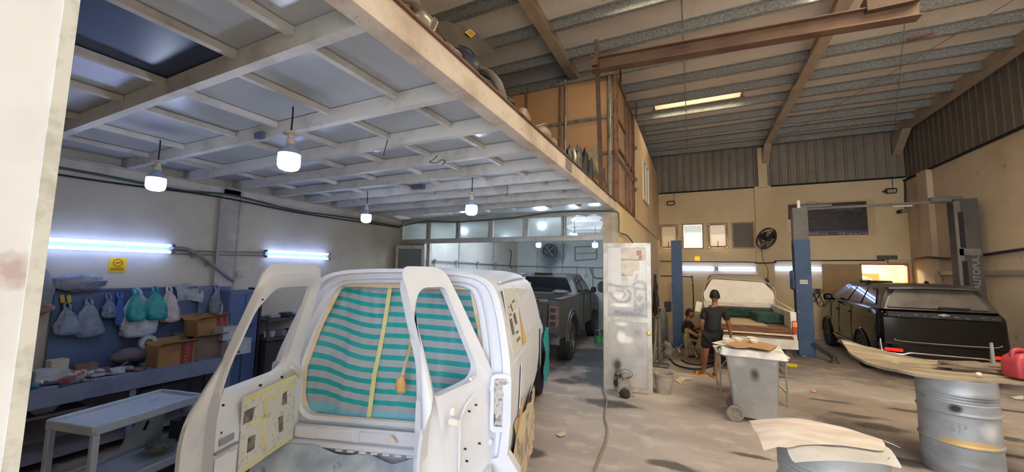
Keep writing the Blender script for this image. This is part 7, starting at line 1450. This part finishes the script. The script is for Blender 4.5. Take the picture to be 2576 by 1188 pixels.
t = empty('car_wing', P[5], 0, 'silver car wing with a sharp corner standing over the mezzanine edge', 'car wing', 'bumpers on the mezzanine edge'); b = MB(); c_ = sum(P, V(0, 0, 0)) / len(P); Q = resample(P, 40)
b.loft([[c_.lerp(p, k_) + V(.035 * (1 - k_ ** 2), 0, 0) for p in Q] for k_ in (.02, .3, .6, .85, 1.0)] + [[p - V(.03, 0, 0) for p in Q]], closed=True); b.build('skin', M_bms, t, smooth=60)
b = MB(); b.tube([p + V(.004, 0, 0) for p in P[2:6]], .007, 6); b.build('edge_lip', M_bms, t)
shell([(1085, 95), (1112, 105), (1145, 125), (1163, 150)], [(1105, 122), (1125, 138), (1150, 160), (1162, 170)], LX, .1, 'silver bumper lying along the mezzanine edge behind the wing', M_bms)
shell([(1168, 112), (1180, 122), (1192, 140), (1197, 165)], [(1168, 178), (1178, 190), (1190, 200), (1198, 205)], LX, .1, 'dark blue black body panel standing between two silver bumpers', M_bmd, 'body_panel')
shell([(1197, 162), (1222, 172), (1250, 200), (1275, 250), (1279, 278)], [(1200, 172), (1222, 185), (1240, 215), (1262, 255), (1266, 272)], LX, .1, 'large silver arched bumper on the mezzanine edge', M_bms)
shell([(1202, 176), (1222, 195), (1238, 225), (1258, 262)], [(1202, 200), (1215, 212), (1232, 236), (1252, 258)], LX - .04, .08, 'dark inner liner under the large silver arched bumper', M_bmd, 'liner')
shell([(1268, 235), (1280, 252), (1288, 275), (1289, 285)], [(1268, 255), (1278, 266), (1284, 280), (1286, 285)], LX - .03, .07, 'dark narrow panel behind the large arched bumper', M_bmd, 'body_panel')
q = blob(lp(1318, 304), (.05, .12, .12), 2, .15); tag(q.build('wing_mirror', M_bmp, smooth=60), 'round beige mirror shell on the mezzanine edge below the plywood wall', 'mirror')
shell([(1352, 318), (1366, 312), (1382, 313), (1384, 322)], [(1352, 340), (1362, 350), (1376, 362), (1382, 366)], LX, .12, 'beige bumper corner standing on end on the mezzanine edge', M_bmp)
shell([(1383, 348), (1390, 350), (1392, 358), (1396, 370)], [(1384, 356), (1387, 362), (1390, 370), (1395, 378)], LX, .05, 'small beige bracket beside the upright bumper corner', M_bmp, 'bracket')
# old headlamps, grilles and liners in a heap
for i, (px, py, w_, h_, m_, lab, nm) in enumerate(((1416, 383, .22, .12, mat('rusty_part', '#5c4337', .8, col2='#7d6252', scale=8), 'brown rusty car part in the heap on the mezzanine', 'car_part'), (1432, 392, .07, .22, M_bmd, 'black plastic liner in the heap on the mezzanine', 'liner'), (1443, 395, .05, .2, M_bms, 'pale upright trim piece in the heap on the mezzanine', 'trim_piece'), (1456, 395, .08, .26, mat('dark_lamp', '#49473f', .2, col2='#77715f', scale=8), 'dark old tail lamp in the heap on the mezzanine', 'tail_lamp_unit'), (1470, 402, .07, .26, M_bmd, 'toothed black grille piece in the heap on the mezzanine', 'grille'), (1484, 420, .08, .24, mat('dark_wing', '#37322d', .5), 'dark curved liner beside the clear headlamp on the mezzanine', 'wheel_liner'))):
    q = blob(lp(px, py + 18), (.05, w_, h_), 50 + i, .35, 18, 12, 2.4); tag(q.build(nm, m_, smooth=45), lab, 'car part')
P = [lp(x, y, LX - .12) for x, y in ((1478, 388), (1492, 368), (1504, 362), (1508, 395), (1508, 430), (1503, 452), (1494, 435), (1486, 410))]
t = empty('headlamp', P[5], 0, 'clear glass headlamp unit leaning at the flat steel post on the mezzanine', 'headlamp'); b = MB(); b.prism(P, (.06, 0, 0)); b.build('lens', mat('lamp_lens', '#b5aa90', .08, col2='#8f866f', scale=12, spec=.8), t, smooth=30); b = MB(); c = lp(1499, 415, LX - .12) + V(.065, 0, 0); b.lathe(c, [(.0, 0), (.05, .0), (.065, .012), (.07, 0)], 20, axis=(1, 0, 0)); b.build('reflector', M_chrome, t)
b = MB(); c = lp(1516, 452) + V(.03, 0, 0); b.tube(bez([c + V(0, 0, .2), c, c + V(.02, .04, -.1), c + V(0, -.05, -.2)], 5), .01, 6); tag(b.build('wire', M_cable), 'dark wire hooked on the flat steel post beside the headlamp', 'wire')
# dark bonnet panel leaning on the parts with a yellow sticker
P = [at_x(x, y, LX - .35) for x, y in ((1088, 58), (1118, 52), (1165, 68), (1200, 82), (1238, 120), (1246, 128), (1228, 138), (1200, 142), (1160, 128), (1120, 100))]
P[9:9] = [V(P[8].x, P[8].y - .02, 3.31), V(P[8].x, P[8].y - .2, 3.31)]
t = empty('bonnet_panel', P[8], 0, 'dark dusty bonnet panel with a yellow sticker leaning above the bumpers', 'bonnet'); b = MB(); b.prism(P, (-.03, .02, .03)); b.build('panel', mat('bonnet_dust', '#54483f', .7, col2='#3a3532', scale=2.2, mix=(.4, .65)), t, smooth=0)
c = at_x(1182, 84, LX - .34); b = MB(); S = [at_x(x, y, LX - .335) for x, y in ((1169, 82), (1181, 73), (1196, 85), (1184, 95))]; b.prism(S, (.004, 0, 0)); st = b.build('sticker', mat('sticker_yellow', '#d0a81c', .5, col2='#b38a14', scale=60), t, smooth=0)
b = MB()
for k in range(3): a, e = S[0].lerp(S[3], .25 + .25 * k), S[1].lerp(S[2], .25 + .25 * k); b.bar(a.lerp(e, .2) + V(.005, 0, 0), a.lerp(e, .8) + V(.005, 0, 0), .004, .012, up=(0, 0, 1))
b.build('sticker_print', mat('sticker_ink', '#8a6a12', .6), st, smooth=0)
# flat steel post and the rusty hoist beam
HY = 6.0
pt, pb_ = at_y(1500, 100, HY), V(at_y(1513, 470, HY).x, HY, 3.29)
t = empty('hoist_beam', pb_, 0, kind='structure'); b = MB(); b.bar(V(pt.x, HY, pt.z), pb_, .07, .03, up=(0, 1, 0)); b.build('flat_post', mat('rusty_flat', '#6b5545', .6, .3, col2='#523f33', scale=4), t, smooth=0)
M_hb = mat('rusty_beam', '#674d3e', .7, .2, col2='#7b5f4a', scale=2, mix=(.42, .62), stretch=(.6, 2, 2), col3='#4f3830', scale3=6, mix3=(.6, .7))
a, e = V(at_y(1490, 166, HY).x, HY, at_y(1490, 166, HY).z), at_y(2312, 24, HY); b = MB(); d = (e - a).normalized(); h = .10
for s in (-1, 1): b.bar(a + V(0, 0, s * h), e + V(0, 0, s * h), .16, .014)
b.bar(a, e, .012, 2 * h); b.build('beam', M_hb, t, smooth=0)
b = MB(); b.box(a.lerp(e, .93) + V(0, 0, .16), (.45, .2, .2)); b.box(a.lerp(e, .93) + V(-.0, 0, .6), (.08, .1, .8)); b.build('hanger', mat('hanger_dark', '#57402f', .7), t, smooth=0)
b = MB(); b.box(a + V(.06, -.06, .02), (.1, .06, .12)); b.cyl(a + V(.02, -.1, .12), a + V(.02, .1, .12), .02); b.build('clamp', M_stud, t)
q = at_z(2330, 90, 6.4); b = MB(); b.bar(q + V(-.25, 0, 0), q + V(.1, .0, .02), .08, .03); tag(b.build('purlin_bracket', mat('pink_bracket', '#94705f', .6)), None); bpy.data.objects['purlin_bracket'].parent = roof
# loose wires under the deck
for i, pts in enumerate((((975, 352), (972, 365), (968, 378), (965, 390)), ((1100, 392), (1090, 402), (1080, 408), (1098, 410), (1112, 402), (1120, 408), (1112, 415)), ((1275, 468), (1277, 480), (1273, 495)))):
    P = [at_z(x, y, 3.147 - .03 * k) for k, (x, y) in enumerate(pts)]
    cable(P, .004, M_cable, 'loose_wire', ('thin wire dangling from the second cross beam of the deck', 'tangle of thin wire on the third cross beam of the deck', 'thin wire hanging from the deck in front of the transom panes')[i], 5, 'wire')
c = at_z(655, 341, 3.17); b = MB(); b.box(c, (.10, .05, .05)); tag(b.build('junction_box', mat('box_grey', '#5f6a7d', .6)), 'small grey junction box on the second deck beam left of the big bulb', 'junction box')
c = at_z(1052, 470, 3.17); b = MB(); b.box(c, (.2, .08, .06)); tag(b.build('junction_box', mat('box_grey2', '#5a5e66', .6)), 'grey rectangular box fixed to the deck beams above the van roof', 'junction box')
# ================================================================ light
def area(name, loc, size, power, colr, rotm, sy=None):
    l = bpy.data.lights.new(name, 'AREA'); l.energy = power; l.color = colr; l.shape = 'RECTANGLE'; l.size = size; l.size_y = sy or size
    o = bpy.data.objects.new(name, l); COL.objects.link(o); o.location = loc; o.rotation_euler = rotm; return o
w = bpy.data.worlds.new('world'); bpy.context.scene.world = w; w.use_nodes = True
bg = w.node_tree.nodes['Background']; bg.inputs['Color'].default_value = (.88, .94, 1, 1); bg.inputs['Strength'].default_value = 5.5
pl = bpy.data.lights.new('store_room_lamp', 'POINT'); pl.energy = 170; pl.color = (1, .9, .68); pl.shadow_soft_size = .15
o = bpy.data.objects.new('store_room_lamp', pl); COL.objects.link(o); o.location = (5.0, YB + 1.2, 2.7)
sc = bpy.context.scene
sc.view_settings.view_transform = 'Standard'; sc.view_settings.look = 'None'; sc.view_settings.gamma = 1; sc.view_settings.exposure = 0.5; sc.view_settings.use_curve_mapping = False
sc.cycles.use_denoising = True; sc.cycles.max_bounces = 7; sc.cycles.diffuse_bounces = 4; sc.cycles.glossy_bounces = 3; sc.cycles.transmission_bounces = 6; sc.cycles.sample_clamp_indirect = 6; sc.cycles.caustics_reflective = False; sc.cycles.caustics_refractive = False


b = MB(); b.box((7.2, -6, 2.4), (.2, 11, 4.8)); struct(b.build('yard_sky_blocker', M_wallB, smooth=0))  # unseen wall added outside to keep sky light off the jamb
b = MB(); b.box((.5, -2.2, 4.9), (17, 4.4, .1)); struct(b.build('canopy_sky_blocker', M_clad, smooth=0))  # unseen canopy added to shade the doorway and the jamb
sl = bpy.data.lights.new('sun', 'SUN'); sl.energy = 24; sl.angle = .02; sl.color = (1, .98, .95)
o = bpy.data.objects.new('sun', sl); COL.objects.link(o); o.rotation_euler = V(.25, -.5, -1).normalized().to_track_quat('-Z', 'Y').to_euler()
